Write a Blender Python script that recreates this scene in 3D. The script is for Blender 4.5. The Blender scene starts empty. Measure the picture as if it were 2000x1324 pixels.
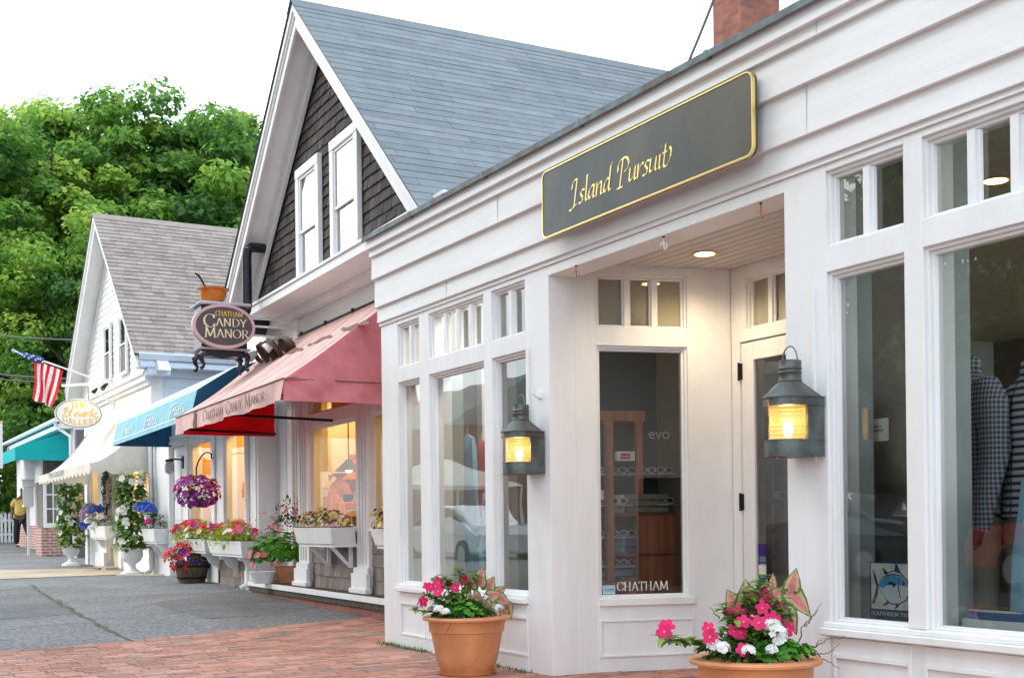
import bpy, math, random
import numpy as np
from mathutils import Vector, Matrix
random.seed(7); np.random.seed(7)
sc = bpy.context.scene
COL = sc.collection
# ---------------------------------------------------------------- camera, sky, sun
CF, RL, CZ = 2400.0, 0.0122, 1.0          # focal length in photo pixels, roll, eye height (m)
cam = bpy.data.cameras.new('camera'); co = bpy.data.objects.new('camera', cam); COL.objects.link(co)
cam.sensor_width = 36.0; cam.lens = 36.0*CF/2000.0; cam.shift_y = 359.5/2000.0
cam.clip_start = 0.05; cam.clip_end = 2000
cR, sR = math.cos(RL), math.sin(RL)
co.matrix_world = Matrix(((cR, sR, 0, 0), (0, 0, -1, 0), (-sR, cR, 0, CZ), (0, 0, 0, 1)))
sc.camera = co
W = bpy.data.worlds.new('World'); sc.world = W; W.use_nodes = True
nt = W.node_tree; nt.nodes.clear()
out = nt.nodes.new('ShaderNodeOutputWorld'); bg = nt.nodes.new('ShaderNodeBackground')
sky = nt.nodes.new('ShaderNodeTexSky'); sky.sky_type = 'NISHITA'; sky.sun_disc = False
SUN_EL, SUN_ROT = math.radians(36), math.radians(-88)
sky.sun_elevation = SUN_EL; sky.sun_rotation = SUN_ROT; sky.dust_density = 3.0
tc = nt.nodes.new('ShaderNodeTexCoord'); mp = nt.nodes.new('ShaderNodeMapping'); mp.inputs['Scale'].default_value = (1, 1, 2.6)
nz = nt.nodes.new('ShaderNodeTexNoise'); nz.inputs['Scale'].default_value = 2.2; nz.inputs['Detail'].default_value = 5
rp = nt.nodes.new('ShaderNodeValToRGB')
rp.color_ramp.elements[0].position = .3; rp.color_ramp.elements[0].color = (7.0, 8.3, 9.6, 1)
rp.color_ramp.elements[1].position = .72; rp.color_ramp.elements[1].color = (10.2, 10.7, 11.0, 1)
ad = nt.nodes.new('ShaderNodeMixRGB'); ad.blend_type = 'ADD'; ad.inputs[0].default_value = .3
L = nt.links.new
L(tc.outputs['Generated'], mp.inputs['Vector']); L(mp.outputs[0], nz.inputs['Vector']); L(nz.outputs[0], rp.inputs[0])
L(rp.outputs[0], ad.inputs[1]); L(sky.outputs[0], ad.inputs[2]); L(ad.outputs[0], bg.inputs[0]); L(bg.outputs[0], out.inputs[0])
bg.inputs[1].default_value = 0.088
sl = bpy.data.lights.new('sun', 'SUN'); sl.energy = .55; sl.angle = math.radians(28); sl.color = (1, .95, .88)
so = bpy.data.objects.new('sun', sl); COL.objects.link(so)
sdir = Vector((math.sin(SUN_ROT)*math.cos(SUN_EL), math.cos(SUN_ROT)*math.cos(SUN_EL), math.sin(SUN_EL)))
so.rotation_euler = sdir.to_track_quat('Z', 'Y').to_euler(); so.location = sdir*50
sc.view_settings.view_transform = 'Standard'; sc.view_settings.look = 'None'
sc.view_settings.exposure = 1.36; sc.view_settings.gamma = 1
sc.render.resolution_x = 1024; sc.render.resolution_y = 677
# ---------------------------------------------------------------- pixel -> plane measuring helpers
def ray(px, py):
    a = (px-1000)/CF; b = -(py-1021.5)/CF
    return Vector((a*cR+b*sR, 1.0, -a*sR+b*cR))
class Fr:
    """vertical measuring plane; u runs to the right, n points out of the wall"""
    def __init__(S, P, u):
        S.P = Vector((P[0], P[1])); S.u = Vector(u).normalized(); S.n = Vector((S.u.y, -S.u.x))
        S.ang = math.atan2(S.u.y, S.u.x)
    def uv(S, px, py, off=0):
        d = ray(px, py); d2 = Vector((d.x, d.y))
        k = (S.n.dot(S.P)+off)/S.n.dot(d2); p = d2*k
        return ((p-S.P).dot(S.u), CZ+d.z*k)
    def U(S, px, py, off=0): return S.uv(px, py, off)[0]
    def Z(S, px, py, off=0): return S.uv(px, py, off)[1]
    def w(S, u, v=0, z=0):                 # v = metres into the wall
        p = S.P+S.u*u-S.n*v; return Vector((p.x, p.y, z))
def dirvp(xv): return (1000-xv, -CF)
def H(px, py, z):
    d = ray(px, py); k = (z-CZ)/d.z; return Vector((d.x*k, k, z))
d = ray(751.6, 1255.7); k = -CZ/d.z; FI = Fr((d.x*k, k), dirvp(-351))
d = ray(750, 1100); FC = Fr((d.x*12, 12.0), dirvp(-254))
d = ray(300, 1100); FG = Fr((d.x*21.7, 21.7), dirvp(-351))
d = ray(132, 1080); FT = Fr((d.x*31, 31.0), dirvp(-351))
GT = [(0, 0), (10.4, 0), (12, .1), (16.3, .185), (20, .2), (23, .18), (26, .21), (30, .3), (33, .38), (37, .46), (50, .6), (80, .8)]
def gz(Y):
    if Y <= 0: return 0.
    for a, b in zip(GT, GT[1:]):
        if Y <= b[0]: return a[1]+(b[1]-a[1])*(Y-a[0])/(b[0]-a[0])
    return .8
def gr(px, py):
    d = ray(px, py); Y = 2.
    while Y < 90:
        if CZ+d.z*Y <= gz(Y): break
        Y += .01
    return Vector((d.x*Y, Y, gz(Y)))
# ---------------------------------------------------------------- materials
def PM(name, col, rough=.6, metal=0, var=.06, scale=6, bump=0, bscale=40, col2=None, rnd=None, stretch=None, spec=.5, sub=0, emit=None, es=0, coat=0, blot=None):
    m = bpy.data.materials.new(name); m.use_nodes = True; t = m.node_tree; N = t.nodes; Lk = t.links.new
    b = N['Principled BSDF']; b.inputs['Roughness'].default_value = rough; b.inputs['Metallic'].default_value = metal
    b.inputs['Specular IOR Level'].default_value = spec
    if coat: b.inputs['Coat Weight'].default_value = coat
    tc = N.new('ShaderNodeTexCoord'); mp = N.new('ShaderNodeMapping'); Lk(tc.outputs['Object'], mp.inputs[0])
    if stretch: mp.inputs['Scale'].default_value = stretch
    n = N.new('ShaderNodeTexNoise'); n.inputs['Scale'].default_value = scale; n.inputs['Detail'].default_value = 6; n.inputs['Roughness'].default_value = .6
    Lk(mp.outputs[0], n.inputs['Vector'])
    cr = N.new('ShaderNodeValToRGB'); Lk(n.outputs[0], cr.inputs[0])
    c0 = tuple(x*(1-var) for x in col); c1 = col2 if col2 else tuple(min(1, x*(1+var)) for x in col)
    cr.color_ramp.elements[0].position = .33; cr.color_ramp.elements[0].color = (*c0, 1)
    cr.color_ramp.elements[1].position = .67; cr.color_ramp.elements[1].color = (*c1, 1)
    o = cr.outputs[0]
    if rnd:
        at = N.new('ShaderNodeAttribute'); at.attribute_name = 'rnd'
        r2 = N.new('ShaderNodeValToRGB'); Lk(at.outputs['Fac'], r2.inputs[0])
        els = r2.color_ramp.elements
        for i, cc in enumerate(rnd):
            e = els[i] if i < 2 else els.new(1)
            e.position = i/(len(rnd)-1) if len(rnd) > 1 else 0; e.color = (*cc, 1)
        if len(rnd) > 2:
            for i, cc in enumerate(rnd): els[i].position = i/(len(rnd)-1)
            for i, cc in enumerate(rnd): els[i].color = (*cc, 1)
        mx = N.new('ShaderNodeMixRGB'); mx.blend_type = 'MULTIPLY'; mx.inputs[0].default_value = 1
        Lk(o, mx.inputs[1]); Lk(r2.outputs[0], mx.inputs[2]); o = mx.outputs[0]
    if blot:
        nb = N.new('ShaderNodeTexNoise'); nb.inputs['Scale'].default_value = blot[0]; nb.inputs['Detail'].default_value = 8; nb.inputs['Roughness'].default_value = .65; nb.inputs['Distortion'].default_value = .6
        mb_ = N.new('ShaderNodeMapping'); mb_.inputs['Scale'].default_value = blot[2] if len(blot) > 2 else (1, 1, 1); Lk(tc.outputs['Object'], mb_.inputs[0]); Lk(mb_.outputs[0], nb.inputs['Vector'])
        rb = N.new('ShaderNodeValToRGB'); rb.color_ramp.elements[0].position = .36; rb.color_ramp.elements[1].position = .62; k = 1-blot[1]; rb.color_ramp.elements[0].color = (k, k*.985, k*.96, 1); rb.color_ramp.elements[1].color = (1, 1, 1, 1)
        m2 = N.new('ShaderNodeMixRGB'); m2.blend_type = 'MULTIPLY'; m2.inputs[0].default_value = 1; Lk(nb.outputs[0], rb.inputs[0]); Lk(o, m2.inputs[1]); Lk(rb.outputs[0], m2.inputs[2]); o = m2.outputs[0]
    Lk(o, b.inputs['Base Color'])
    if bump:
        n2 = N.new('ShaderNodeTexNoise'); n2.inputs['Scale'].default_value = bscale; n2.inputs['Detail'].default_value = 5
        Lk(mp.outputs[0], n2.inputs['Vector'])
        bp = N.new('ShaderNodeBump'); bp.inputs['Strength'].default_value = bump; bp.inputs['Distance'].default_value = .01
        Lk(n2.outputs[0], bp.inputs['Height']); Lk(bp.outputs[0], b.inputs['Normal'])
    if emit: b.inputs['Emission Color'].default_value = (*emit, 1); b.inputs['Emission Strength'].default_value = es
    if sub:                                   # thin translucent cloth or leaf
        tr = N.new('ShaderNodeBsdfTranslucent'); Lk(o, tr.inputs[0]); ms = N.new('ShaderNodeMixShader'); ms.inputs[0].default_value = sub
        Lk(b.outputs[0], ms.inputs[1]); Lk(tr.outputs[0], ms.inputs[2]); Lk(ms.outputs[0], N['Material Output'].inputs[0])
    return m
def glassmat(name, tint=(.93, .97, .95), gain=1.9, rough=0.0):
    m = bpy.data.materials.new(name); m.use_nodes = True; t = m.node_tree; N = t.nodes; Lk = t.links.new; N.clear()
    o = N.new('ShaderNodeOutputMaterial'); tr = N.new('ShaderNodeBsdfTransparent'); tr.inputs[0].default_value = (*tint, 1)
    gl = N.new('ShaderNodeBsdfGlossy'); gl.inputs['Roughness'].default_value = rough
    fr = N.new('ShaderNodeFresnel'); fr.inputs[0].default_value = 1.5
    ma = N.new('ShaderNodeMath'); ma.operation = 'MULTIPLY'; ma.inputs[1].default_value = gain; ma.use_clamp = True
    tcn = N.new('ShaderNodeTexCoord'); nn = N.new('ShaderNodeTexNoise'); nn.inputs['Scale'].default_value = 1.6
    bp = N.new('ShaderNodeBump'); bp.inputs['Strength'].default_value = .05; bp.inputs['Distance'].default_value = .02
    Lk(tcn.outputs['Object'], nn.inputs['Vector']); Lk(nn.outputs[0], bp.inputs['Height']); Lk(bp.outputs[0], gl.inputs['Normal'])
    mx = N.new('ShaderNodeMixShader'); Lk(fr.outputs[0], ma.inputs[0]); Lk(ma.outputs[0], mx.inputs[0]); Lk(tr.outputs[0], mx.inputs[1]); Lk(gl.outputs[0], mx.inputs[2]); Lk(mx.outputs[0], o.inputs[0])
    return m
def emat(name, col, st):
    m = bpy.data.materials.new(name); m.use_nodes = True; N = m.node_tree.nodes; N.clear()
    o = N.new('ShaderNodeOutputMaterial'); e = N.new('ShaderNodeEmission'); e.inputs[0].default_value = (*col, 1); e.inputs[1].default_value = st
    m.node_tree.links.new(e.outputs[0], o.inputs[0]); return m
def pattern(name, c1, c2, kind, scale, rough=.8, rot=(0, 0, 0)):
    m = bpy.data.materials.new(name); m.use_nodes = True; t = m.node_tree; N = t.nodes; Lk = t.links.new; b = N['Principled BSDF']; b.inputs['Roughness'].default_value = rough
    tc = N.new('ShaderNodeTexCoord'); mp = N.new('ShaderNodeMapping'); mp.inputs['Rotation'].default_value = rot; Lk(tc.outputs['Object'], mp.inputs[0])
    sp = N.new('ShaderNodeSeparateXYZ'); Lk(mp.outputs[0], sp.inputs[0])
    def band(o):
        a = N.new('ShaderNodeMath'); a.operation = 'MULTIPLY'; a.inputs[1].default_value = scale; Lk(o, a.inputs[0])
        f = N.new('ShaderNodeMath'); f.operation = 'FRACT'; Lk(a.outputs[0], f.inputs[0])
        g = N.new('ShaderNodeMath'); g.operation = 'GREATER_THAN'; g.inputs[1].default_value = .55; Lk(f.outputs[0], g.inputs[0]); return g.outputs[0]
    if kind == 'stripe': fac = band(sp.outputs[2])
    elif kind == 'gingham':
        a = band(sp.outputs[2]); bx = N.new('ShaderNodeMath'); bx.operation = 'ADD'; Lk(sp.outputs[0], bx.inputs[0]); Lk(sp.outputs[1], bx.inputs[1]); bb = band(bx.outputs[0])
        mm = N.new('ShaderNodeMath'); mm.operation = 'ADD'; Lk(a, mm.inputs[0]); Lk(bb, mm.inputs[1])
        hh = N.new('ShaderNodeMath'); hh.operation = 'MULTIPLY'; hh.inputs[1].default_value = .5; Lk(mm.outputs[0], hh.inputs[0]); fac = hh.outputs[0]
    elif kind == 'vor':
        v = N.new('ShaderNodeTexVoronoi'); v.inputs['Scale'].default_value = scale; Lk(mp.outputs[0], v.inputs['Vector'])
        g = N.new('ShaderNodeMath'); g.operation = 'GREATER_THAN'; g.inputs[1].default_value = .42; Lk(v.outputs['Distance'], g.inputs[0]); fac = g.outputs[0]
    mx = N.new('ShaderNodeMixRGB'); mx.inputs[1].default_value = (*c1, 1); mx.inputs[2].default_value = (*c2, 1); Lk(fac, mx.inputs[0]); Lk(mx.outputs[0], b.inputs['Base Color'])
    return m
def brickmat(name, c1, c2, mortar, bw=.2, bh=.067, msz=.008, bias=0, axes='xz'):
    m = bpy.data.materials.new(name); m.use_nodes = True; t = m.node_tree; N = t.nodes; Lk = t.links.new; b = N['Principled BSDF']; b.inputs['Roughness'].default_value = .85
    tc = N.new('ShaderNodeTexCoord'); sp = N.new('ShaderNodeSeparateXYZ'); Lk(tc.outputs['Object'], sp.inputs[0])
    ad = N.new('ShaderNodeMath'); ad.operation = 'ADD'; Lk(sp.outputs[0], ad.inputs[0]); Lk(sp.outputs[1], ad.inputs[1])
    cb = N.new('ShaderNodeCombineXYZ'); Lk(ad.outputs[0], cb.inputs[0]); Lk(sp.outputs[2], cb.inputs[1])
    br = N.new('ShaderNodeTexBrick'); br.inputs['Scale'].default_value = 1; br.inputs['Brick Width'].default_value = bw; br.inputs['Row Height'].default_value = bh
    br.inputs['Mortar Size'].default_value = msz; br.inputs['Color1'].default_value = (*c1, 1); br.inputs['Color2'].default_value = (*c2, 1); br.inputs['Mortar'].default_value = (*mortar, 1)
    Lk(cb.outputs[0], br.inputs['Vector'])
    nz = N.new('ShaderNodeTexNoise'); nz.inputs['Scale'].default_value = 9; Lk(tc.outputs['Object'], nz.inputs['Vector'])
    mx = N.new('ShaderNodeMixRGB'); mx.blend_type = 'OVERLAY'; mx.inputs[0].default_value = .5; Lk(br.outputs[0], mx.inputs[1]); Lk(nz.outputs[0], mx.inputs[2]); Lk(mx.outputs[0], b.inputs['Base Color'])
    bp = N.new('ShaderNodeBump'); bp.inputs['Strength'].default_value = .6; bp.inputs['Distance'].default_value = .01; bp.invert = True
    Lk(br.outputs['Fac'], bp.inputs['Height']); Lk(bp.outputs[0], b.inputs['Normal']); return m
M = {}
M['white'] = PM('white_paint', (.80, .805, .81), .45, var=.02, scale=3, bump=.10, bscale=22, blot=(2.3, .07, (1.6, 1.6, .45)))
M['whiteb'] = PM('white_board', (.80, .80, .80), .5, var=.03, scale=2.2, bump=.12, bscale=12, stretch=(.6, 1, 8), blot=(1.4, .06, (.5, 1, 2.5)))
M['cream'] = PM('cream_interior', (.55, .5, .38), .7, var=.08)
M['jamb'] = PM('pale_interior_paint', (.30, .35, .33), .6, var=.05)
M['dim'] = PM('wall_paint_and_shade', (.16, .14, .12), .8, var=.15)  # dark wall tone, also used by the shade panels inside the shop
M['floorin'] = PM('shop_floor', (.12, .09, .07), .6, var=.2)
M['ceil'] = PM('beadboard_paint', (.62, .56, .52), .5, var=.04)
M['glass'] = glassmat('window_glass', gain=2.8); M['glassw'] = glassmat('warm_shop_glass', gain=.75); M['glassr'] = glassmat('sky_glass', gain=3.2); M['glass2'] = PM('lantern_lens', (.45, .34, .14), .08, var=.1, scale=4, emit=(1, .60, .16), es=.25, coat=1)
_b = M['glass2'].node_tree.nodes['Principled BSDF']; _b.inputs['Alpha'].default_value = .42
M['shade'] = PM('roller_shade', (.62, .54, .42), .8, var=.04)
M['coping'] = PM('weathered_copper_coping', (.20, .14, .11), .6, metal=.2, var=.4, scale=7, col2=(.16, .24, .26))
M['brass'] = PM('aged_brass_reflection', (.03, .052, .055), .36, metal=.4, var=.2, scale=.8, col2=(.12, .105, .08), stretch=(1, 1, .6), bump=.05, bscale=90)  # dark slate and brown tones imitate reflections, mixed into the plate colour
M['gold'] = PM('gold_leaf', (.9, .68, .24), .3, metal=.7, var=.1)
M['goldp'] = PM('gold_paint', (.78, .5, .1), .5, metal=.1, var=.1)
M['creamp'] = PM('cream_letter_paint', (.8, .68, .48), .5, var=.1)
M['verd'] = PM('verdigris_copper', (.14, .115, .105), .45, metal=.55, var=.3, scale=5, col2=(.15, .195, .19), bump=.25, bscale=25, blot=(6, .35))
M['darkm'] = PM('dark_iron', (.02, .02, .02), .45, metal=.6, var=.2)
M['black'] = PM('black_enamel', (.012, .012, .016), .25, var=.2)
M['copper'] = PM('copper_hook', (.5, .2, .1), .4, metal=.8)
M['terra'] = PM('terracotta', (.66, .28, .12), .55, var=.10, scale=5, bump=.15, bscale=60, blot=(3.5, .22))
M['soil'] = PM('potting_soil', (.03, .02, .015), .95, var=.4, scale=30, bump=1, bscale=60)
M['brick'] = brickmat('red_brick', (.30, .09, .055), (.22, .06, .04), (.16, .12, .1))
M['brickl'] = brickmat('old_brick', (.42, .2, .16), (.34, .13, .11), (.55, .48, .43), .21, .075, .012)
M['pave'] = PM('brick_paver', (1, 1, 1), .8, var=.16, scale=14, bump=.5, bscale=70, rnd=[(.34, .25, .21), (.50, .22, .16), (.60, .28, .205), (.62, .34, .265), (.40, .18, .135)], blot=(.9, .3))
M['joint'] = PM('paver_joint_sand', (.25, .18, .15), .95, var=.3, scale=20)
M['asph'] = PM('asphalt', (.16, .164, .17), .9, var=.35, scale=26, bump=.8, bscale=90, col2=(.31, .318, .325), blot=(.55, .30))
M['road'] = PM('road_asphalt', (.10, .105, .11), .9, var=.2, scale=2)
M['conc'] = PM('concrete', (.44, .38, .30), .85, var=.15, scale=3, bump=.3, bscale=50, blot=(.8, .25))
M['crack'] = PM('crack_moss', (.10, .095, .06), .95, var=.5, scale=5)
M['yline'] = PM('yellow_road_paint', (.6, .4, .05), .6)
M['shing'] = PM('weathered_cedar_shingle', (1, 1, 1), .85, var=.6, scale=7, stretch=(14, 14, 1.2), bump=.5, bscale=20, rnd=[(.035, .03, .03), (.075, .066, .066), (.07, .05, .04), (.12, .108, .108)])
M['shing2'] = PM('pale_cedar_shingle', (1, 1, 1), .85, var=.4, scale=7, stretch=(14, 14, 1.2), bump=.4, bscale=20, rnd=[(.20, .16, .14), (.32, .27, .24), (.26, .2, .17), (.38, .33, .30)])
M['roofg'] = PM('slate_grey_roof_shingle', (1, 1, 1), .9, var=.2, scale=5, bump=.6, bscale=150, rnd=[(.145, .175, .20), (.175, .205, .23), (.20, .228, .25)])
M['roofb'] = PM('brown_roof_shingle', (1, 1, 1), .9, var=.2, scale=5, bump=.5, bscale=120, rnd=[(.235, .195, .175), (.285, .24, .22), (.33, .285, .26), (.26, .21, .19)])
M['bluew'] = PM('blue_shade_siding', (.58, .66, .78), .6, var=.04)  # side of the white house; its blue-grey shade is put into the colour
M['pinkp'] = PM('faded_pink_canvas', (.90, .64, .60), .8, var=.08, scale=4, sub=.25, bump=.25, bscale=9, blot=(2.2, .12, (2.2, 1, .7)))
M['rose'] = PM('rose_canvas', (.97, .37, .41), .8, var=.10, scale=5, sub=.45, bump=.25, bscale=9, blot=(2.2, .12, (2.2, 1, .7)))
M['red'] = PM('red_canvas', (.75, .01, .02), .8, var=.05, sub=.55)
M['brownr'] = PM('brown_ribbon', (.075, .035, .022), .55, var=.2)
M['ribf'] = PM('faded_brown_ribbon', (.2, .11, .085), .8, var=.2)
M['blueaw'] = PM('sky_blue_canvas', (.30, .62, .74), .8, var=.06, scale=4, sub=.2, blot=(2.2, .12, (2.2, 1, .7)))
M['bluelt'] = PM('faded_blue_canvas', (.50, .70, .84), .8, var=.06, scale=4, sub=.2, blot=(2.2, .12, (2.2, 1, .7)))
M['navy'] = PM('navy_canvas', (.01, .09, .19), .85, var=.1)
M['teal'] = PM('teal_canvas', (.0, .45, .47), .8, var=.06, sub=.2)
M['cream2'] = PM('ivory_canvas', (.76, .73, .67), .85, var=.07, scale=3, sub=.25, bump=.2, bscale=8, blot=(2.2, .12, (2.2, 1, .7)))
M['signb'] = PM('taupe_sign_paint', (.085, .062, .068), .5, var=.1)
M['signp'] = PM('pink_rim_paint', (.62, .42, .42), .5, var=.1)
M['orange'] = PM('orange_ceramic', (.62, .17, .02), .3, var=.12, scale=8)
M['galv'] = PM('painted_shelf', (.45, .45, .5), .4, var=.1)
M['screen'] = PM('insect_screen', (.13, .13, .14), .7, var=.05)
M['wood'] = PM('brown_wood', (.30, .11, .06), .4, var=.3, scale=3, stretch=(8, 8, .6))
M['barrel'] = PM('old_barrel_stave', (.11, .075, .045), .8, var=.5, scale=5, stretch=(10, 10, 1), bump=.5)
M['curtain'] = PM('white_curtain', (.6, .65, .68), .8, var=.1)
M['yellowwall'] = PM('yellow_panelled_wall', (.72, .42, .07), .7, var=.12, scale=2, stretch=(9, 9, .3))
M['bulb'] = emat('warm_bulb', (1, .62, .2), 14); M['spot'] = emat('warm_spot', (1, .78, .4), 9)
M['grass'] = PM('grass_tuft', (.10, .17, .03), .8, var=.4, scale=10, sub=.3)
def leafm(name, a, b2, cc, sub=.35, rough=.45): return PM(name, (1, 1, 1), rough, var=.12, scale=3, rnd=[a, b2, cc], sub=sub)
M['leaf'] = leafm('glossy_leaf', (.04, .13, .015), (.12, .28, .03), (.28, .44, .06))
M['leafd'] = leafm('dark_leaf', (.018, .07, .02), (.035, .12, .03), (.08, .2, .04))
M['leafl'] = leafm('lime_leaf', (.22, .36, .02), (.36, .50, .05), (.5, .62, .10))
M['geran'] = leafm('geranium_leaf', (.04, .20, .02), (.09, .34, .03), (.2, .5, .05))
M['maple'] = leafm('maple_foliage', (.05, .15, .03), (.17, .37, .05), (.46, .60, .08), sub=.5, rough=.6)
M['bark'] = PM('bark', (.07, .055, .045), .9, var=.4, scale=5, stretch=(6, 6, 1), bump=.6)
def fl(n, col, sub=.3): return PM(n, col, .6, var=.18, scale=25, sub=sub)
M['mag'] = fl('magenta_petal', (.80, .012, .16)); M['pink'] = fl('pink_petal', (.75, .05, .32)); M['redp'] = fl('red_petal', (.70, .015, .05)); M['purp'] = fl('purple_petal', (.36, .03, .36))
M['navyp'] = fl('deep_violet_petal', (.05, .02, .22)); M['whitep'] = fl('white_petal', (.85, .86, .82)); M['yelp'] = fl('pale_yellow_petal', (.85, .72, .28)); M['bluep'] = fl('blue_hydrangea_petal', (.03, .10, .5))
M['lil'] = fl('lilac_hydrangea_petal', (.42, .28, .5)); M['salm'] = fl('salmon_petal', (.75, .18, .2)); M['maroon'] = fl('maroon_petal', (.16, .01, .05)); M['thr'] = fl('yellow_throat', (.85, .35, .05))
M['twig'] = PM('grey_twig', (.10, .08, .06), .8)
def caladium():
    return PM('caladium_leaf', (1, 1, 1), .45, var=.12, scale=30, rnd=[(.70, .18, .22), (.72, .30, .28), (.60, .5, .22), (.10, .24, .05)], sub=.35, blot=(30, .25))
M['cal'] = caladium()
# ---------------------------------------------------------------- mesh builder
class MB:
    def __init__(S): S.v = []; S.f = []; S.m = []; S.a = []; S.cur = 0; S.r = 0.5
    def add(S, vs, fs):
        o = len(S.v); S.v += [tuple(p) for p in vs]
        for f in fs: S.f.append(tuple(i+o for i in f)); S.m.append(S.cur); S.a.append(S.r)
        return S
    def box(S, x0, x1, y0, y1, z0, z1):
        return S.add([(x0, y0, z0), (x1, y0, z0), (x1, y1, z0), (x0, y1, z0), (x0, y0, z1), (x1, y0, z1), (x1, y1, z1), (x0, y1, z1)],
                     [(0, 3, 2, 1), (4, 5, 6, 7), (0, 1, 5, 4), (1, 2, 6, 5), (2, 3, 7, 6), (3, 0, 4, 7)])
    def prism(S, pts, ext):                 # planar polygon extruded by a vector
        n = len(pts); e = Vector(ext); P = [Vector(p) for p in pts]
        nrm = Vector((0, 0, 0))
        for i in range(n): nrm += P[i].cross(P[(i+1) % n])
        if nrm.dot(e) > 0: P = P[::-1]
        return S.add([tuple(p) for p in P]+[tuple(p+e) for p in P], [tuple(range(n)), tuple(range(2*n-1, n-1, -1))]+[((i+1) % n, i, i+n, (i+1) % n+n) for i in range(n)])
    def quad(S, a, b, c2, d): return S.add([a, b, c2, d], [(0, 1, 2, 3)])
    def tube(S, pts, r, n=8, cap=True):
        P = [Vector(p) for p in pts]; rs = r if isinstance(r, (list, tuple)) else [r]*len(P); o = len(S.v); V = []
        prev = None
        for i, p in enumerate(P):
            t = (P[min(i+1, len(P)-1)]-P[max(i-1, 0)]).normalized()
            if prev is None: a = t.orthogonal().normalized()
            else: a = (prev-t*prev.dot(t)).normalized()
            prev = a; b = t.cross(a)
            V += [p+(a*math.cos(2*math.pi*k/n)+b*math.sin(2*math.pi*k/n))*rs[i] for k in range(n)]
        F = [(i*n+k, i*n+(k+1) % n, (i+1)*n+(k+1) % n, (i+1)*n+k) for i in range(len(P)-1) for k in range(n)]
        if cap: F += [tuple(range(n-1, -1, -1)), tuple(range((len(P)-1)*n, len(P)*n))]
        return S.add(V, F)
    def lathe(S, prof, n=32, cx=0, cy=0, a0=0, a1=2*math.pi, sy=1):
        full = abs(a1-a0-2*math.pi) < 1e-6; m = n if full else n+1; V = []
        for r, z in prof:
            for k in range(m):
                a = a0+(a1-a0)*k/n; V.append((cx+r*math.cos(a), cy+sy*r*math.sin(a), z))
        F = []
        for i in range(len(prof)-1):
            for k in range(n):
                k2 = (k+1) % m if full else k+1; F.append((i*m+k, i*m+k2, (i+1)*m+k2, (i+1)*m+k))
        return S.add(V, F)
    def build(S, name, mats, parent=None, smooth=False, bevel=0, loc=None, rotz=None, ang=40):
        me = bpy.data.meshes.new(name); me.from_pydata(S.v, [], S.f)
        if not isinstance(mats, (list, tuple)): mats = [mats]
        for m in mats: me.materials.append(M[m] if isinstance(m, str) else m)
        me.polygons.foreach_set('material_index', S.m)
        at = me.attributes.new('rnd', 'FLOAT', 'FACE'); at.data.foreach_set('value', S.a)
        if smooth:
            me.polygons.foreach_set('use_smooth', [True]*len(S.f))
            try: me.set_sharp_from_angle(angle=math.radians(ang))
            except Exception: pass
        me.update(); o = bpy.data.objects.new(name, me); COL.objects.link(o)
        if parent: o.parent = parent
        if loc is not None: o.location = loc
        if rotz is not None: o.rotation_euler = (0, 0, rotz)
        if bevel:
            b = o.modifiers.new('bevel', 'BEVEL'); b.width = bevel; b.segments = 1; b.limit_method = 'ANGLE'; b.angle_limit = math.radians(50)
        return o
def tag(o, label=None, cat=None, group=None, kind=None):
    if label: o['label'] = label
    if cat: o['category'] = cat
    if group: o['group'] = group
    if kind: o['kind'] = kind
    return o
def thing(name, label, cat, loc=(0, 0, 0), rotz=0, group=None, rot=None):
    o = bpy.data.objects.new(name, None); COL.objects.link(o); o.empty_display_size = .1
    o.location = loc; o.rotation_euler = rot if rot else (0, 0, rotz)
    return tag(o, label, cat, group)
def copy_thing(r, loc, rotz=None, label=None):
    q = r.copy(); COL.objects.link(q); q.location = loc
    if rotz is not None: q.rotation_euler = (0, 0, rotz)
    if label: q['label'] = label
    for ch in list(r.children):
        c1 = ch.copy(); COL.objects.link(c1); c1.parent = q
        for g2 in list(ch.children): c2 = g2.copy(); COL.objects.link(c2); c2.parent = c1
    return q
def subpart(o, name, mb, mats, **kw): return mb.build(name, mats, o, **kw)
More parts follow.
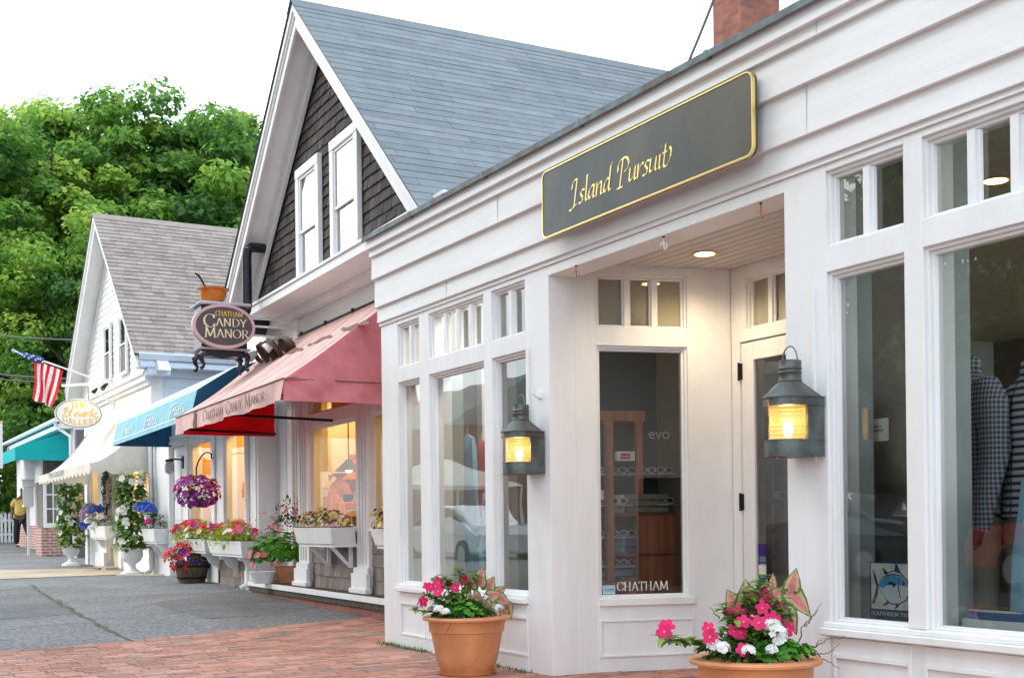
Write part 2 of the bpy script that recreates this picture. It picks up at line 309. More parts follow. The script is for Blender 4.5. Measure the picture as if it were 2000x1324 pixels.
# ---------------------------------------------------------------- pen lettering
def arc(cx, cy, rx, ry, a0, a1, n=12): return [(cx+rx*math.cos(math.radians(a0+(a1-a0)*i/n)), cy+ry*math.sin(math.radians(a0+(a1-a0)*i/n))) for i in range(n+1)]
def sf(x, y, w=.11): return [(x-w, y), (x+w, y)]
CAP = {
 'A': (.78, [[(.08, 0), (.38, 1)], [(.38, 1), (.70, 0)], [(.18, .34), (.58, .34)], sf(.08, 0), sf(.70, 0)]),
 'C': (.76, [arc(.42, .5, .36, .5, 50, 310, 18), [(.66, .98), (.66, .72)], [(.66, .05), (.68, .28)]]),
 'D': (.82, [[(.14, 0), (.14, 1)], [(.03, 1), (.35, 1)]+arc(.35, .5, .38, .5, 90, -90, 14)+[(.03, 0)]]),
 'E': (.66, [[(.14, 0), (.14, 1)], [(.03, 1), (.58, 1), (.58, .82)], [(.14, .52), (.46, .52)], [(.46, .62), (.46, .42)], [(.03, 0), (.6, 0), (.62, .2)]]),
 'G': (.82, [arc(.42, .5, .36, .5, 50, 330, 18), [(.68, .98), (.68, .74)], [(.70, .05), (.70, .42)], sf(.68, .42, .13)]),
 'H': (.84, [[(.14, 0), (.14, 1)], [(.66, 0), (.66, 1)], [(.14, .52), (.66, .52)], sf(.14, 0), sf(.14, 1), sf(.66, 0), sf(.66, 1)]),
 'I': (.36, [[(.16, 0), (.16, 1)], sf(.16, 0, .13), sf(.16, 1, .13)]),
 'L': (.64, [[(.14, 0), (.14, 1)], sf(.14, 1), [(.03, 0), (.56, 0), (.58, .24)]]),
 'M': (1.0, [[(.12, 0), (.18, 1)], [(.18, 1), (.49, .1)], [(.49, .1), (.80, 1)], [(.80, 1), (.86, 0)], sf(.12, 0), sf(.86, 0), sf(.12, 1, .08), sf(.86, 1, .08)]),
 'N': (.86, [[(.14, 0), (.14, 1)], [(.14, 1), (.68, 0)], [(.68, 0), (.68, 1)], sf(.14, 0), sf(.1, 1, .08), sf(.68, 1)]),
 'O': (.88, [arc(.42, .5, .38, .5, 0, 360, 24)]),
 'R': (.80, [[(.14, 0), (.14, 1)], [(.03, 1), (.35, 1)]+arc(.35, .76, .24, .24, 90, -90, 10)+[(.14, .52)], [(.36, .52), (.68, 0)], sf(.14, 0), sf(.70, 0, .08)]),
 'S': (.62, [arc(.3, .76, .22, .24, 40, 270, 12)+arc(.3, .26, .25, .26, 90, -140, 12), [(.5, .98), (.5, .78)], [(.06, .02), (.06, .24)]]),
 'T': (.70, [[(.33, 0), (.33, 1)], [(.04, .8), (.04, 1), (.62, 1), (.62, .8)], sf(.33, 0)]),
 'U': (.84, [[(.14, 1), (.14, .3)]+arc(.4, .3, .26, .3, 180, 360, 12)+[(.66, 1)], sf(.14, 1), sf(.66, 1)]),
 'Y': (.76, [[(.36, 0), (.36, .45)], [(.36, .45), (.08, 1)], [(.36, .45), (.66, 1)], sf(.36, 0), sf(.08, 1), sf(.66, 1)]),
 ' ': (.42, [])}
ITA = {
 'I': (.5, [[(.0, .68), (.02, .85)]+arc(.2, .85, .17, .15, 180, 60, 6), [(.3, 1), (.22, 0)], [(.22, 0), (.08, -.12), (-.05, -.1)], [(.12, -.08), (.38, .04)]]),
 'P': (.62, [[(.0, .55)]+arc(.2, .7, .2, .26, 190, 60, 8), [(.25, .95), (.18, -.05)], arc(.3, .72, .27, .26, 120, -80, 12), sf(.18, -.06, .15)]),
 's': (.30, [[(.3, .46), (.17, .5), (.08, .4), (.12, .3), (.22, .2), (.2, .06), (.08, 0), (0, .05)]]),
 'l': (.22, [[(.04, .92), (.1, .98), (.09, .1), (.13, .02), (.2, .06)]]),
 'a': (.44, [[(.34, .46), (.22, .5), (.08, .36), (.04, .14), (.1, .02), (.2, .08), (.32, .34)], [(.35, .5), (.32, .1), (.36, .01), (.43, .06)]]),
 'n': (.44, [[(.0, .44), (.06, .5), (.05, 0)], [(.05, .2), (.16, .42), (.27, .5), (.32, .42), (.31, .08), (.35, .01), (.42, .06)]]),
 'd': (.46, [[(.3, .46), (.2, .5), (.07, .36), (.03, .14), (.1, .02), (.2, .08), (.3, .3)], [(.46, 1.0), (.36, .92), (.34, .5), (.32, .1), (.36, .01), (.44, .06)]]),
 'u': (.44, [[(.0, .44), (.06, .5), (.04, .12), (.1, .02), (.2, .08), (.31, .3)], [(.34, .5), (.32, .1), (.36, .01), (.43, .06)]]),
 'r': (.32, [[(.0, .44), (.06, .5), (.05, 0)], [(.05, .2), (.16, .42), (.26, .5), (.3, .44)]]),
 'i': (.22, [[(.0, .44), (.07, .5), (.06, .1), (.1, .01), (.17, .06)], [(.08, .74), (.11, .80)]]),
 't': (.5, [[(.1, .78), (.06, .1), (.12, 0), (.25, .02), (.38, .25), (.40, .5), (.32, .62), (.27, .58)], [(-.03, .5), (.2, .5)]]),
 'e': (.36, [[(.04, .22), (.2, .28), (.28, .4), (.22, .5), (.1, .42), (.03, .2), (.08, .04), (.2, .02), (.33, .14)]]),
 'H': (.85, [[(-.02, .6), (.05, .95), (.2, .95), (.18, .5), (.1, 0), (-.05, .02)], [(.75, .98), (.6, .9), (.5, .3), (.5, .03), (.62, .02)], [(.0, .45), (.3, .55), (.6, .52)]]),
 ' ': (.3, [])}
def pentext(mb, txt, font, x, z, h, nib=(.055, .012), y=0, t=.004, sx=1., slant=0, track=0, fn=None):
    """sweeps a broad nib along each stroke; returns end x"""
    i = 0
    for ch in txt:
        adv, st = font.get(ch, font[' '])
        for stroke in st:
            for p, q in zip(stroke, stroke[1:]):
                hx, hz = nib; pts = []
                dx, dz = q[0]-p[0], q[1]-p[1]
                for (px, pz, sg) in ((p[0], p[1], -1), (p[0], p[1], 1), (q[0], q[1], 1), (q[0], q[1], -1)):
                    xx = px+sg*hx; zz = pz+sg*hz
                    pts.append((x+(xx*sx+slant*zz)*h, z+zz*h))
                # make sure a horizontal stroke still has thickness
                if abs(dz*hx-dx*hz) < .02*math.hypot(dx, dz):
                    th = .017; pts = [(x+((p[0])*sx+slant*(p[1]-th))*h, z+(p[1]-th)*h), (x+(q[0]*sx+slant*(q[1]-th))*h, z+(q[1]-th)*h), (x+(q[0]*sx+slant*(q[1]+th))*h, z+(q[1]+th)*h), (x+(p[0]*sx+slant*(p[1]+th))*h, z+(p[1]+th)*h)]
                i += 1; yy = y-.00012*(i % 17)
                P3 = [fn(a, b, yy) if fn else (a, yy, b) for a, b in pts]
                mb.prism(P3, (0, t, 0) if not fn else (fn(0, 0, yy+t)-fn(0, 0, yy)))
        x += (adv+track)*h*sx
    return x
def textw(txt, font, h, sx=1., track=0): return sum((font.get(ch, font[' '])[0]+track) for ch in txt)*h*sx
def sanstext(name, txt, size, mat, parent, loc, rot=(math.pi/2, 0, 0), ext=.001, align='LEFT', sx=1):
    cu = bpy.data.curves.new(name, 'FONT'); cu.body = txt; cu.size = size; cu.extrude = ext; cu.align_x = align
    t = bpy.data.objects.new(name, cu); COL.objects.link(t); dg = bpy.context.evaluated_depsgraph_get()
    me = bpy.data.meshes.new_from_object(t.evaluated_get(dg)); bpy.data.objects.remove(t)
    me.materials.clear(); me.materials.append(M[mat]); o = bpy.data.objects.new(name, me); COL.objects.link(o); o.parent = parent; o.location = loc; o.rotation_euler = rot; o.scale = (sx, 1, 1); return o
# ================================================================ GROUND
def sheet(name, rows, mat, kind='structure'):
    mb = MB(); n = len(rows[0])
    V = [p for r in rows for p in r]; F = []
    for i in range(len(rows)-1):
        for j in range(n-1): F.append((i*n+j, i*n+j+1, (i+1)*n+j+1, (i+1)*n+j))
    mb.add(V, F); o = mb.build(name, mat, smooth=True); o['kind'] = kind; return o
ys = [-250, -60, -20, -5, 0, 4, 7, 9, 10.4, 11, 12, 13, 14.5, 16.3, 18, 20, 21.5, 23, 24.5, 26, 28, 30, 33, 37, 42, 50, 65, 80, 140, 400, 1200]
xs = [-600, -200, -80, -40, -25, -15, -10, -6, -3, 0, 3, 8, 15, 30, 80, 300, 600]
sheet('ground', [[(x, y, gz(y)-.012) for x in xs] for y in ys], 'asph')
# brick paving: near side of the seam against the asphalt (seam measured along the photo)
SA = gr(0, 1271); SB = gr(690, 1208); seam = Vector((SB.x-SA.x, SB.y-SA.y)).normalized(); sper = Vector((seam.y, -seam.x))
def bp_pt(a, b): p = Vector((SA.x, SA.y))+seam*a+sper*b; return p
mb = MB()
rows = []
for i in range(26):
    row = []
    for j in range(30):
        p = bp_pt(-3+i*.5, j*.45); row.append((p.x, p.y, gz(p.y)-.006))
    rows.append(row)
sheet('sidewalk', rows, 'joint')
random.seed(3)
BL, BW = .203, .098
for r in range(int(9.2/(BW+.004))):
    b0 = r*(BW+.004)+.0
    a = -3+random.uniform(0, .2)+(.1 if r % 2 else 0)
    while a < 9.0:
        p = bp_pt(a+BL/2, b0+BW/2)
        vv = -(FI.n.dot(p-FI.P)); uu = (p-FI.P).dot(FI.u)
        ok = (vv < .01) or (uu < .02 and vv < .72) or (2.78 < uu < 4.95 and vv < 1.28)
        if ok and p.y > 2.2 and abs(p.x) < p.y*.55+1.2:
            h = gz(p.y)+random.uniform(0, .0035); an = random.gauss(0, .012)
            ux = Vector((seam.x*math.cos(an)-seam.y*math.sin(an), seam.x*math.sin(an)+seam.y*math.cos(an))); uy = Vector((ux.y, -ux.x))
            hl, hw = BL/2-.001, BW/2-.001; tl = random.gauss(0, .0012)
            top = [p+ux*sx*hl+uy*sy*hw for sx, sy in ((-1, -1), (1, -1), (1, 1), (-1, 1))]
            mb.r = random.random()
            mb.add([(q.x, q.y, h-.02) for q in top]+[((q.x-p.x)*.975+p.x, (q.y-p.y)*.965+p.y, h+(tl if k < 2 else -tl)+gz(q.y)-gz(p.y)) for k, q in enumerate(top)], [(7, 6, 5, 4), (0, 1, 5, 4), (1, 2, 6, 5), (2, 3, 7, 6), (3, 0, 4, 7)])
        a += BL+.004
bpv = mb.build('brick_pavement', 'pave'); bpv['kind'] = 'structure'
# pale concrete apron before the gallery
A0, A1, A2 = gr(0, 1138), gr(130, 1127), gr(285, 1119); B2, B1, B0 = gr(262, 1108), gr(130, 1100), gr(0, 1112)
rows = []
for t in np.linspace(0, 1, 9):
    r = []
    for k in np.linspace(0, 1, 12):
        near = A0.lerp(A2, k); far = B0.lerp(B2, k); q = near.lerp(far, t); 
        r.append((q.x-(1-k)*2, q.y, gz(q.y)-.004))
    rows.append(r)
sheet('path', rows, 'conc')
# asphalt cracks with moss
def crack(pts, w, seed, mat='crack'):
    random.seed(seed); mb = MB(); P = [gr(*p) for p in pts]; Q = []
    for a, b in zip(P, P[1:]):
        n = max(2, int((b-a).length/.12))
        for i in range(n): Q.append(a.lerp(b, i/n))
    Q.append(P[-1]); V = []
    for i, p in enumerate(Q):
        t = (Q[min(i+1, len(Q)-1)]-Q[max(0, i-1)]); t.z = 0; t.normalize(); nn = Vector((t.y, -t.x, 0)); p = p+nn*random.gauss(0, w*.5); ww = w*random.uniform(.3, 1.2)
        for sg in (-1, 1): q = p+nn*ww*sg; V.append((q.x, q.y, gz(q.y)-.007))
    mb.add(V, [(2*i, 2*i+1, 2*i+3, 2*i+2) for i in range(len(Q)-1)]); o = mb.build('pavement_crack', mat); o['kind'] = 'structure'
crack([(62, 1140), (80, 1155), (105, 1170), (150, 1196), (200, 1222), (262, 1250)], .028, 1)
crack([(0, 1225), (90, 1219), (180, 1213)], .008, 2); crack([(200, 1205), (330, 1196), (420, 1187)], .007, 3)
crack([(470, 1177), (530, 1171), (580, 1165)], .012, 4); crack([(130, 1167), (280, 1160), (400, 1160)], .006, 5)
# grass tufts and litter along the wall feet
def tufts(name, pts, n, hgt, seed, spread=.05):
    random.seed(seed); mb = MB()
    for _ in range(n):
        a, b = random.choice(list(zip(pts, pts[1:]))); t = random.random(); p = a.lerp(b, t)+Vector((random.gauss(0, spread), random.gauss(0, spread), 0))
        an = random.uniform(0, 6.28); h = hgt*random.uniform(.4, 1.2); w = .004; L2 = Vector((math.cos(an), math.sin(an), 0)); tip = p+L2*h*.7+Vector((0, 0, h)); sd = Vector((-L2.y, L2.x, 0))*w
        mb.r = random.random(); mb.add([p-sd, p+sd, tip], [(0, 1, 2)])
    o = mb.build(name, 'grass'); o['kind'] = 'stuff'; tag(o, 'short green tufts growing at the foot of the walls', 'grass'); return o
w0 = [FI.w(u, -.03, 0) for u in (.0, .5, .9)]; w1 = [FI.w(u, -.03, 0) for u in (1.9, 2.5)]
tufts('grass', w0, 300, .035, 1, .035)
tufts('grass', w1, 160, .03, 2, .05)
tufts('grass', [gr(470, 1145), gr(520, 1152)], 120, .05, 3, .06)
tufts('grass', [gr(110, 1172), gr(150, 1196)], 60, .03, 4, .02)
# street behind the camera (seen in the window reflections)
rf = Fr((FI.w(0, -4.6).x, FI.w(0, -4.6).y), FI.u)
for nm, v0, v1, mt, dz in (('road', 0, -8.2, 'road', -.14+.03), ):
    mb = MB(); P = [rf.w(u, v, dz+.12) for u, v in ((-60, v0), (14, v0), (14, v1), (-60, v1))]; mb.add(P, [(3, 2, 1, 0)]); o = mb.build(nm, mt); o['kind'] = 'structure'
mb = MB()
for v in (-2.15, -2.35):
    P = [rf.w(u, vv, .022) for u, vv in ((-60, v), (14, v), (14, v-.1), (-60, v-.1))]; mb.add(P, [(3, 2, 1, 0)])
o = mb.build('road_marking', 'yline'); o['kind'] = 'structure'
mb = MB(); P = [rf.w(u, v, 0) for u, v in ((-60, .0), (14, .0), (14, .14), (-60, .14))]; mb.prism([(p.x, p.y, -.05) for p in P], (0, 0, .0515)); o = mb.build('kerb', 'conc'); o['kind'] = 'structure'
# ================================================================ WHITE CORNER SHOP
SH = thing('shop_building', 'white painted shop front with corner entry, tall display windows and stepped parapet', 'building', (FI.P.x, FI.P.y, 0), FI.ang)
def wall(name, boxes, mat='white', parent=SH, bevel=.003, **k):
    if name in ('entry_return_wall', 'window_reveal', 'display_plinth', 'window_rail', 'side_wall', 'recess_wall', 'recess_panel', 'pilaster_fluting', 'display_back', 'roller_shade') and len(boxes) > 1:
        for b in boxes: q = MB(); q.box(*b); o = q.build(name, mat, parent, bevel=bevel, **k)
        return o
    mb = MB()
    for b in boxes: mb.box(*b)
    return mb.build(name, mat, parent, bevel=bevel, **k)
ZT = 2.671; EN = 8.2
u1a, u1b = .333, .749; u2a, u2b = .925, 1.831; u3a, u3b = 1.953, 2.427; UA = 2.735; UB = 4.98
r1a, r1b, r2a, r2b, r3a, r3b = 5.265, 5.741, 5.845, 6.757, 6.87, 7.35
ZS, ZW, ZR, ZTT = .52, 2.163, 2.285, 2.637
WT = .2
posts = [(0, u1a), (u1b, u2a), (u2b, u3a), (u3b, UA), (UB, r1a), (r1b, r2a), (r2b, r3a), (r3b, EN)]
wb = [(a, b, 0, WT, (0 if (b-a) > .2 else ZS), ZT) for a, b in posts]
for a, b in ((u1a, u1b), (u2a, u2b), (u3a, u3b), (r1a, r1b), (r2a, r2b), (r3a, r3b)):
    wb += [(a, b, 0, WT, ZW, ZR), (a, b, 0, WT, ZTT, ZT)]
wb += [(u1a, u3b, .006, WT, 0, ZS), (r1a, r3b, .006, WT, 0, ZS)]
wall('wall', [b for b in wb if b[0] < UA-.01]); wall('wall', [b for b in wb if b[0] > UA])
# base panels: raised rails round sunk fields
pb = []
for a, b in ((u1a, u1b+.08), (u1b+.09, u3a-.08), (u3a-.07, u3b), (r1a+.02, r1b+.02), (r1b+.09, r2b+.02), (r2b+.1, r3b)):
    pb += [(a, b, -.004, .0059, 0, .10), (a, b, -.004, .0059, .375, .448)]
    for z0, z1, y in ((.10, .118, -.010), (.352, .375, -.012)): pb.append((a+.02, b-.02, y, .0059, z0, z1))
    pb += [(a, a+.02, -.009, .0059, .10, .375), (b-.02, b, -.009, .0059, .10, .375)]
wall('base_panel', [b for b in pb if b[0] < UA], bevel=.002); wall('base_panel', [b for b in pb if b[0] > UA], bevel=.002)
for a, b in ((u1a-.03, u3b), (r1a-.03, r3b)):
    wall('window_sill', [(a, b, -.045, .05, .458, .492), (a, b, -.02, .055, .492, ZS-.004)], bevel=.004)
def shopwin(a, b, z0, z1, nm=1, parent=SH, y0=0.0, gy=.058, fw=.03, mw=.04, name='window', glass='glass'):
    if parent is not SH:
        glass = 'glassw'
    mb = MB(); w = .016
    for k, (ww, yy) in enumerate(((w, y0+.018), (w*2, y0+.036))):
        e = w*k
        mb.box(a+e, a+ww, yy, gy+.03, z0+e*.5, z1-e); mb.box(b-ww, b-e, yy, gy+.03, z0+e*.5, z1-e)
        mb.box(a+ww, b-ww, yy, gy+.03, z1-ww, z1-e); mb.box(a+ww, b-ww, yy, gy+.03, z0+e*.5, z0+ww*.6)
    f = mb.build(name, 'white', parent, bevel=.002)
    g = MB(); g.add([(a+w, gy+.004, z0), (b-w, gy+.004, z0), (b-w, gy+.004, z1), (a+w, gy+.004, z1)], [(0, 1, 2, 3)]); g.build('pane', glass, f)
    if nm > 1:
        m2 = MB()
        for i in range(1, nm):
            x = a+w*2+(b-a-4*w)*i/nm; m2.box(x-mw/2, x+mw/2, y0+.02, gy+.002, z0, z1-.033); m2.box(x-mw/2-.011, x+mw/2+.011, y0+.038, gy+.0025, z0+.012, z1-.0345)
        m2.build('muntin', 'white', f, bevel=.002)
    return f
for a, b, n in ((u1a, u1b, 2), (u2a, u2b, 4), (u3a, u3b, 2), (r1a, r1b, 2), (r2a, r2b, 4), (r3a, r3b, 2)):
    shopwin(a, b, ZS, ZW); shopwin(a, b, ZR, ZTT, n, name='transom_window')
# parapet: stacked boards, each standing a little further out than the one below
cour = [(ZT, 2.700, .0136), (2.700, 2.825, .030), (2.825, 3.059, .052), (3.059, 3.245, .077), (3.245, 3.306, .098), (3.306, 3.385, .126)]
for i, (z0, z1, pr) in enumerate(cour):
    mb = MB(); x0 = -.012-.001*i
    mb.prism([(x0, -pr, z0), (x0, -pr+.006, z1+.012), (x0, .1, z1+.012), (x0, .1, z0)], (EN-x0, 0, 0))
    mb.box(x0, .1, .1001, 6, z0, z1-.001)
    mb.build('parapet_board', 'whiteb', SH, bevel=.002)
mb = MB(); mb.box(-.03, EN, -.150, .14, 3.398, 3.414); mb.box(-.034, EN, -.154, -.1435, 3.376, 3.4135); mb.box(-.03, .12, .1401, 6, 3.3985, 3.413)
for u in np.arange(.9, 8, 1.22): mb.box(u, u+.03, -.157, .141, 3.374, 3.418)
mb.build('coping', 'coping', SH)
wall('side_wall', [(0, .2, .2002, 7, 0, 2.67)], 'whiteb')
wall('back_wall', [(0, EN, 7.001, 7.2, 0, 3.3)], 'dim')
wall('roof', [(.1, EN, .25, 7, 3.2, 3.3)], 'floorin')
wall('header_beam', [(UA, UB, .0, .2, 2.607, 2.6695)], 'white')
# entry recess
P0 = FI.w(UA, .353); P1 = FI.w(3.0, 1.295); FS = Fr((P0.x, P0.y), (P1.x-P0.x, P1.y-P0.y)); LS = Vector((P1.x-P0.x, P1.y-P0.y)).length
wall('entry_return_wall', [(UA-.12, UA, .2005, .353, 0, 2.74), (UB, UB+.12, .2005, .353, 0, 2.74)])
CH = 2.715
ls = lambda x, y, z: (x, y, z)
s0, s1 = .012, FS.U(1345, 900); t0, t1 = FS.Z(1250, 640)-.0, FS.Z(1250, 536)
zs_, zt_ = FS.Z(1250, 1166), FS.Z(1250, 676)
sloc = (UA, .353, 0); srot = FS.ang-FI.ang
mb = MB()
for bx in ((-.02, s0, 0, .12, 0, CH), (s1, LS, 0, .12, 0, CH), (s0, s1, 0, .12, 0, zs_), (s0, s1, 0, .12, zt_, t0), (s0, s1, 0, .12, t1, CH)): mb.box(*bx)
sw = mb.build('entry_side_wall', 'white', SH, loc=sloc, rotz=srot, bevel=.002)
mb = MB(); mb.box(s0+.002, s1+.025, -.03, -.0005, zs_-.05, zs_-.004); mb.box(s0, s1+.02, -.014, -.0005, .335, .35); mb.box(s0, s1+.02, -.014, -.0005, .10, .115); mb.box(s0, s0+.016, -.013, -.0005, .115, .335); mb.box(s1+.004, s1+.02, -.013, -.0005, .115, .335)
mb.build('panel_moulding', 'white', sw, bevel=.002)
f = shopwin(s0, s1, zs_, zt_, parent=SH, gy=.05); f.location = sloc; f.rotation_euler = (0, 0, srot)
f = shopwin(s0, s1, t0, t1, 3, parent=SH, gy=.05, name='transom_window'); f.location = sloc; f.rotation_euler = (0, 0, srot)
mb = MB(); mb.box(s0+.01, s1-.01, .066, .075, t0, t1); mb.build('roller_shade', 'shade', SH, loc=sloc, rotz=srot)
# mirrored side wall (right of the door)
mb = MB(); q0 = (UB, .353); q1 = (UB-.265, 1.295); mb.prism([(q0[0], q0[1], 0), (q1[0], q1[1], 0), (q1[0]+.12, q1[1]+.03, 0), (q0[0]+.12, q0[1]+.03, 0)], (0, 0, CH)); mb.build('entry_side_wall', 'white', SH)
DV = 1.295; du = lambda px, py=900: FI.U(px, py, -DV)
dz = lambda px, py: FI.Z(px, py, -DV)
dl = du(1447); dg = du(1471); dtop = dz(1450, 668); tz0, tz1 = dz(1470, 640), dz(1470, 536); tl = du(1456, 600); tb = du(1487, 600); dr = dl+.86
wall('entry_back_wall', [(3.0, dl, DV, DV+.12, 0, CH), (dl, 4.72, DV, DV+.12, dtop, tz0), (dl, 4.72, DV, DV+.12, tz1, CH), (dl, tl-.0, DV, DV+.12, tz0, tz1), (dr+.02, 4.72, DV, DV+.12, 0, dtop)], 'white')
f = shopwin(tl, tl+.82, tz0, tz1, 4, y0=DV, gy=DV+.05, name='transom_window')
wall('roller_shade', [(tl+.01, tl+.81, DV+.066, DV+.075, tz0, tz1)], 'shade')
mb = MB(); zb, zg0, zg1 = .05, .30, dz(1471, 702)
mb.box(dl+.004, dg, DV+.01, DV+.05, zb, dtop-.008); mb.box(dr-.12, dr, DV+.01, DV+.05, zb, dtop-.008); mb.box(dg, dr-.12, DV+.01, DV+.05, zb, zg0); mb.box(dg, dr-.12, DV+.01, DV+.05, zg1, dtop-.008)
door = mb.build('door', 'white', SH, bevel=.003)
g = MB(); g.add([(dg, DV+.03, zg0), (dr-.12, DV+.03, zg0), (dr-.12, DV+.03, zg1), (dg, DV+.03, zg1)], [(0, 1, 2, 3)]); g.build('pane', 'glass', door)
for z in (dz(1445, 726), dz(1447, 980), .35):
    h = MB(); h.box(dl-.018, dl+.018, DV-.006, DV+.0095, z-.055, z+.055); h.tube([(dl, DV-.01, z-.06), (dl, DV-.01, z+.06)], .008, 6); h.build('hinge', 'darkm', door)
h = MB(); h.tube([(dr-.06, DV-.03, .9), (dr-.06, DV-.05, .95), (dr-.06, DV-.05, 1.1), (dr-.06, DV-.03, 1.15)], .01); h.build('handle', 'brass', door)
st = [((.02, .3), 'navyp', 1062, 1103), ((.0, .0), 'bluelt', 1086, 1097), ((0, 0), 'whitep', 1100, 1122), ((0, 0), 'navy', 1124, 1145)]
for _, m_, ya, yb in st:
    h = MB(); h.box(dg+.012, dg+.085, DV+.026, DV+.028, dz(1480, yb), dz(1480, ya)); h.build('door_sticker', m_, door)
wall('ceiling', [(UA+.001, UB-.001, .2005, DV-.001, CH, CH+.03)], 'ceil')
mb = MB()
for v in np.arange(.26, DV, .085): mb.box(UA+.002, UB-.002, v, v+.006, CH-.004, CH-.0002)
mb.build('ceiling_bead', 'ceil', SH)
wall('threshold', [(3.0, 4.72, DV-.12, DV-.001, 0, .035)], 'conc')
# interior shell
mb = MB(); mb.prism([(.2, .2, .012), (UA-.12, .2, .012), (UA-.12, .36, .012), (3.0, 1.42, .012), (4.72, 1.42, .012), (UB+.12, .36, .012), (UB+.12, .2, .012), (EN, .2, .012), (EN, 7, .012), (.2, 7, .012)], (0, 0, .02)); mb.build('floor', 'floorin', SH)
mb = MB(); mb.prism([(.2, .2, 2.9), (UA-.12, .2, 2.9), (UA-.12, .36, 2.9), (3.0, 1.42, 2.9), (4.72, 1.42, 2.9), (UB+.12, .36, 2.9), (UB+.12, .2, 2.9), (EN, .2, 2.9), (EN, 7, 2.9), (.2, 7, 2.9)], (0, 0, .05)); mb.build('inner_ceiling', 'cream', SH)
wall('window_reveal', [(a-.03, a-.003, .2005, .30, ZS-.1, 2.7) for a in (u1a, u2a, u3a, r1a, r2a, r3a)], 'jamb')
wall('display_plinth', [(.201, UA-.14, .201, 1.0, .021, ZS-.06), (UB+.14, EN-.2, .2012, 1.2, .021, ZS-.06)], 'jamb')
wall('display_back', [(6.62, 7.9, 1.15, 1.2, ZS-.06, 1.35)], 'cream')
mb = MB(); mb.prism([(UB+.122, .40, .03), (UB-.14, 1.33, .03), (UB-.13, 1.335, .03), (UB+.132, .40, .03)], (0, 0, 2.86)); mb.build('shade_panel', 'dim', SH)  # added dark panels stand for the unlit shop interior behind the glass
wall('shade_panel', [(.2005, .21, .38, 6.9, .035, 2.89)], 'dim'); wall('shade_panel', [(3.0, 4.72, DV+.1205, DV+.13, .035, 2.89)], 'dim')
# chimney through the roof
p1_ = FI.uv(1447, 60, -4.6); cu = p1_[0]
mb = MB(); mb.box(cu-.47, cu, 4.6, 5.15, 3.28, 7.9); mb.build('chimney', 'brick', SH)
for u, z0, z1, pr in ((5.32, 3.245, 3.306, .098), (5.2, 2.825, 3.059, .052), (2.2, 3.059, 3.245, .077), (1.3, 2.70, 2.825, .030), (7.0, 3.059, 3.245, .077)):
    mb = MB(); mb.box(u, u+.0025, -pr-.0006, -pr+.01, z0+.004, z1-.002); mb.build('board_joint', 'galv', SH)
# exterior hardware
cab = MB()
for px in (1033, 1590):
    u = FI.U(px, 700); cab.box(u, u+.012, -.012, -.0005, FI.Z(px, 900), FI.Z(px, 680 if px < 1100 else 560))
cab.build('cable_cover', 'white', SH)
hk = FI.U(1056, 770); MBc = MB(); MBc.tube([FIv for FIv in [(hk, -.0, FI.Z(1056, 772)), (hk, -.035, FI.Z(1056, 772)), (hk, -.05, FI.Z(1056, 766))]], .012); MBc.lathe([(.03, 0), (.03, .01)], 10); 
o = MB(); o.tube([(0, 0, 0), (0, -.03, -.01), (0, -.055, .01), (0, -.05, .035)], .009); o.lathe([(0, -.028), (.022, -.02), (.022, .02), (0, .028)], 10)
kn = thing('wall_hook', 'small white hook screwed to the corner pilaster above the nearer-door side of the smaller lantern', 'hook', tuple(FI.w(hk, -.001, FI.Z(1056, 772))), FI.ang); o.build('hook', 'white', kn, smooth=True)
kn['label'] = 'small white painted hook on the corner pilaster, beside the left lantern'
# loose brick
lb = gr(1200, 1305); mb = MB(); mb.box(-.075, .075, -.045, .045, 0, .045); q = thing('loose_brick', 'single loose red brick lying against the entry wall', 'brick', (lb.x, lb.y+.05, .004), .05); mb.build('brick', 'terra', q, bevel=.006)
# hooks under the header beam
def hook(px, py, mat, label, grp=None):
    p = H(px, py, 2.607); t = thing('ceiling_hook', label, 'hook', tuple(p), FI.ang+.6, grp); mb = MB()
    mb.tube([(0, 0, 0), (0, 0, -.035)]+[(.02*math.sin(a)*1.0, 0, -.057-.022*math.cos(a)+.0) for a in np.linspace(0.2, 4.4, 12)], .0035, 6); mb.build('hook', mat, t, smooth=True)
    b = MB(); b.lathe([(0, .0), (.009, -.001), (.007, -.008), (0, -.009)], 8); b.build('base', 'darkm', t)
hook(1125, 518, 'copper', 'copper hook under the entry header, nearest the left corner'); hook(1486, 396, 'copper', 'copper hook under the entry header, nearest the right pilaster'); hook(1296, 462, 'white', 'white painted hook in the middle of the entry header')
# downlights
def downlight(p, label, rotz=0, pw=14, grp='recessed ceiling downlights'):
    t = thing('ceiling_light', label, 'light', tuple(p), rotz, grp)
    mb = MB(); mb.lathe([(.088, -.004), (.082, -.010), (.066, -.006), (.064, .02)], 28); mb.build('trim_ring', 'goldp', t, smooth=True)
    mb = MB(); mb.lathe([(0, -.0065), (.062, -.0065)], 24); mb.build('lamp', 'spot', t)
    l = bpy.data.lights.new('lamp_light', 'SPOT'); l.energy = pw; l.spot_size = 2.7; l.spot_blend = .8; l.color = (1, .78, .5); l.shadow_soft_size = .06
    lo = bpy.data.objects.new('lamp_light', l); COL.objects.link(lo); lo.location = (p[0], p[1], p[2]-.03); return t
downlight(H(1376, 495, CH-.0005), 'round recessed downlight glowing in the beadboard entry ceiling', pw=15)
z_ = 2.8995; downlight(H(1945, 352, z_), 'round recessed downlight glowing inside the upper right window', pw=6)
ip = FI.w(1.6, 2.2, 2.6)
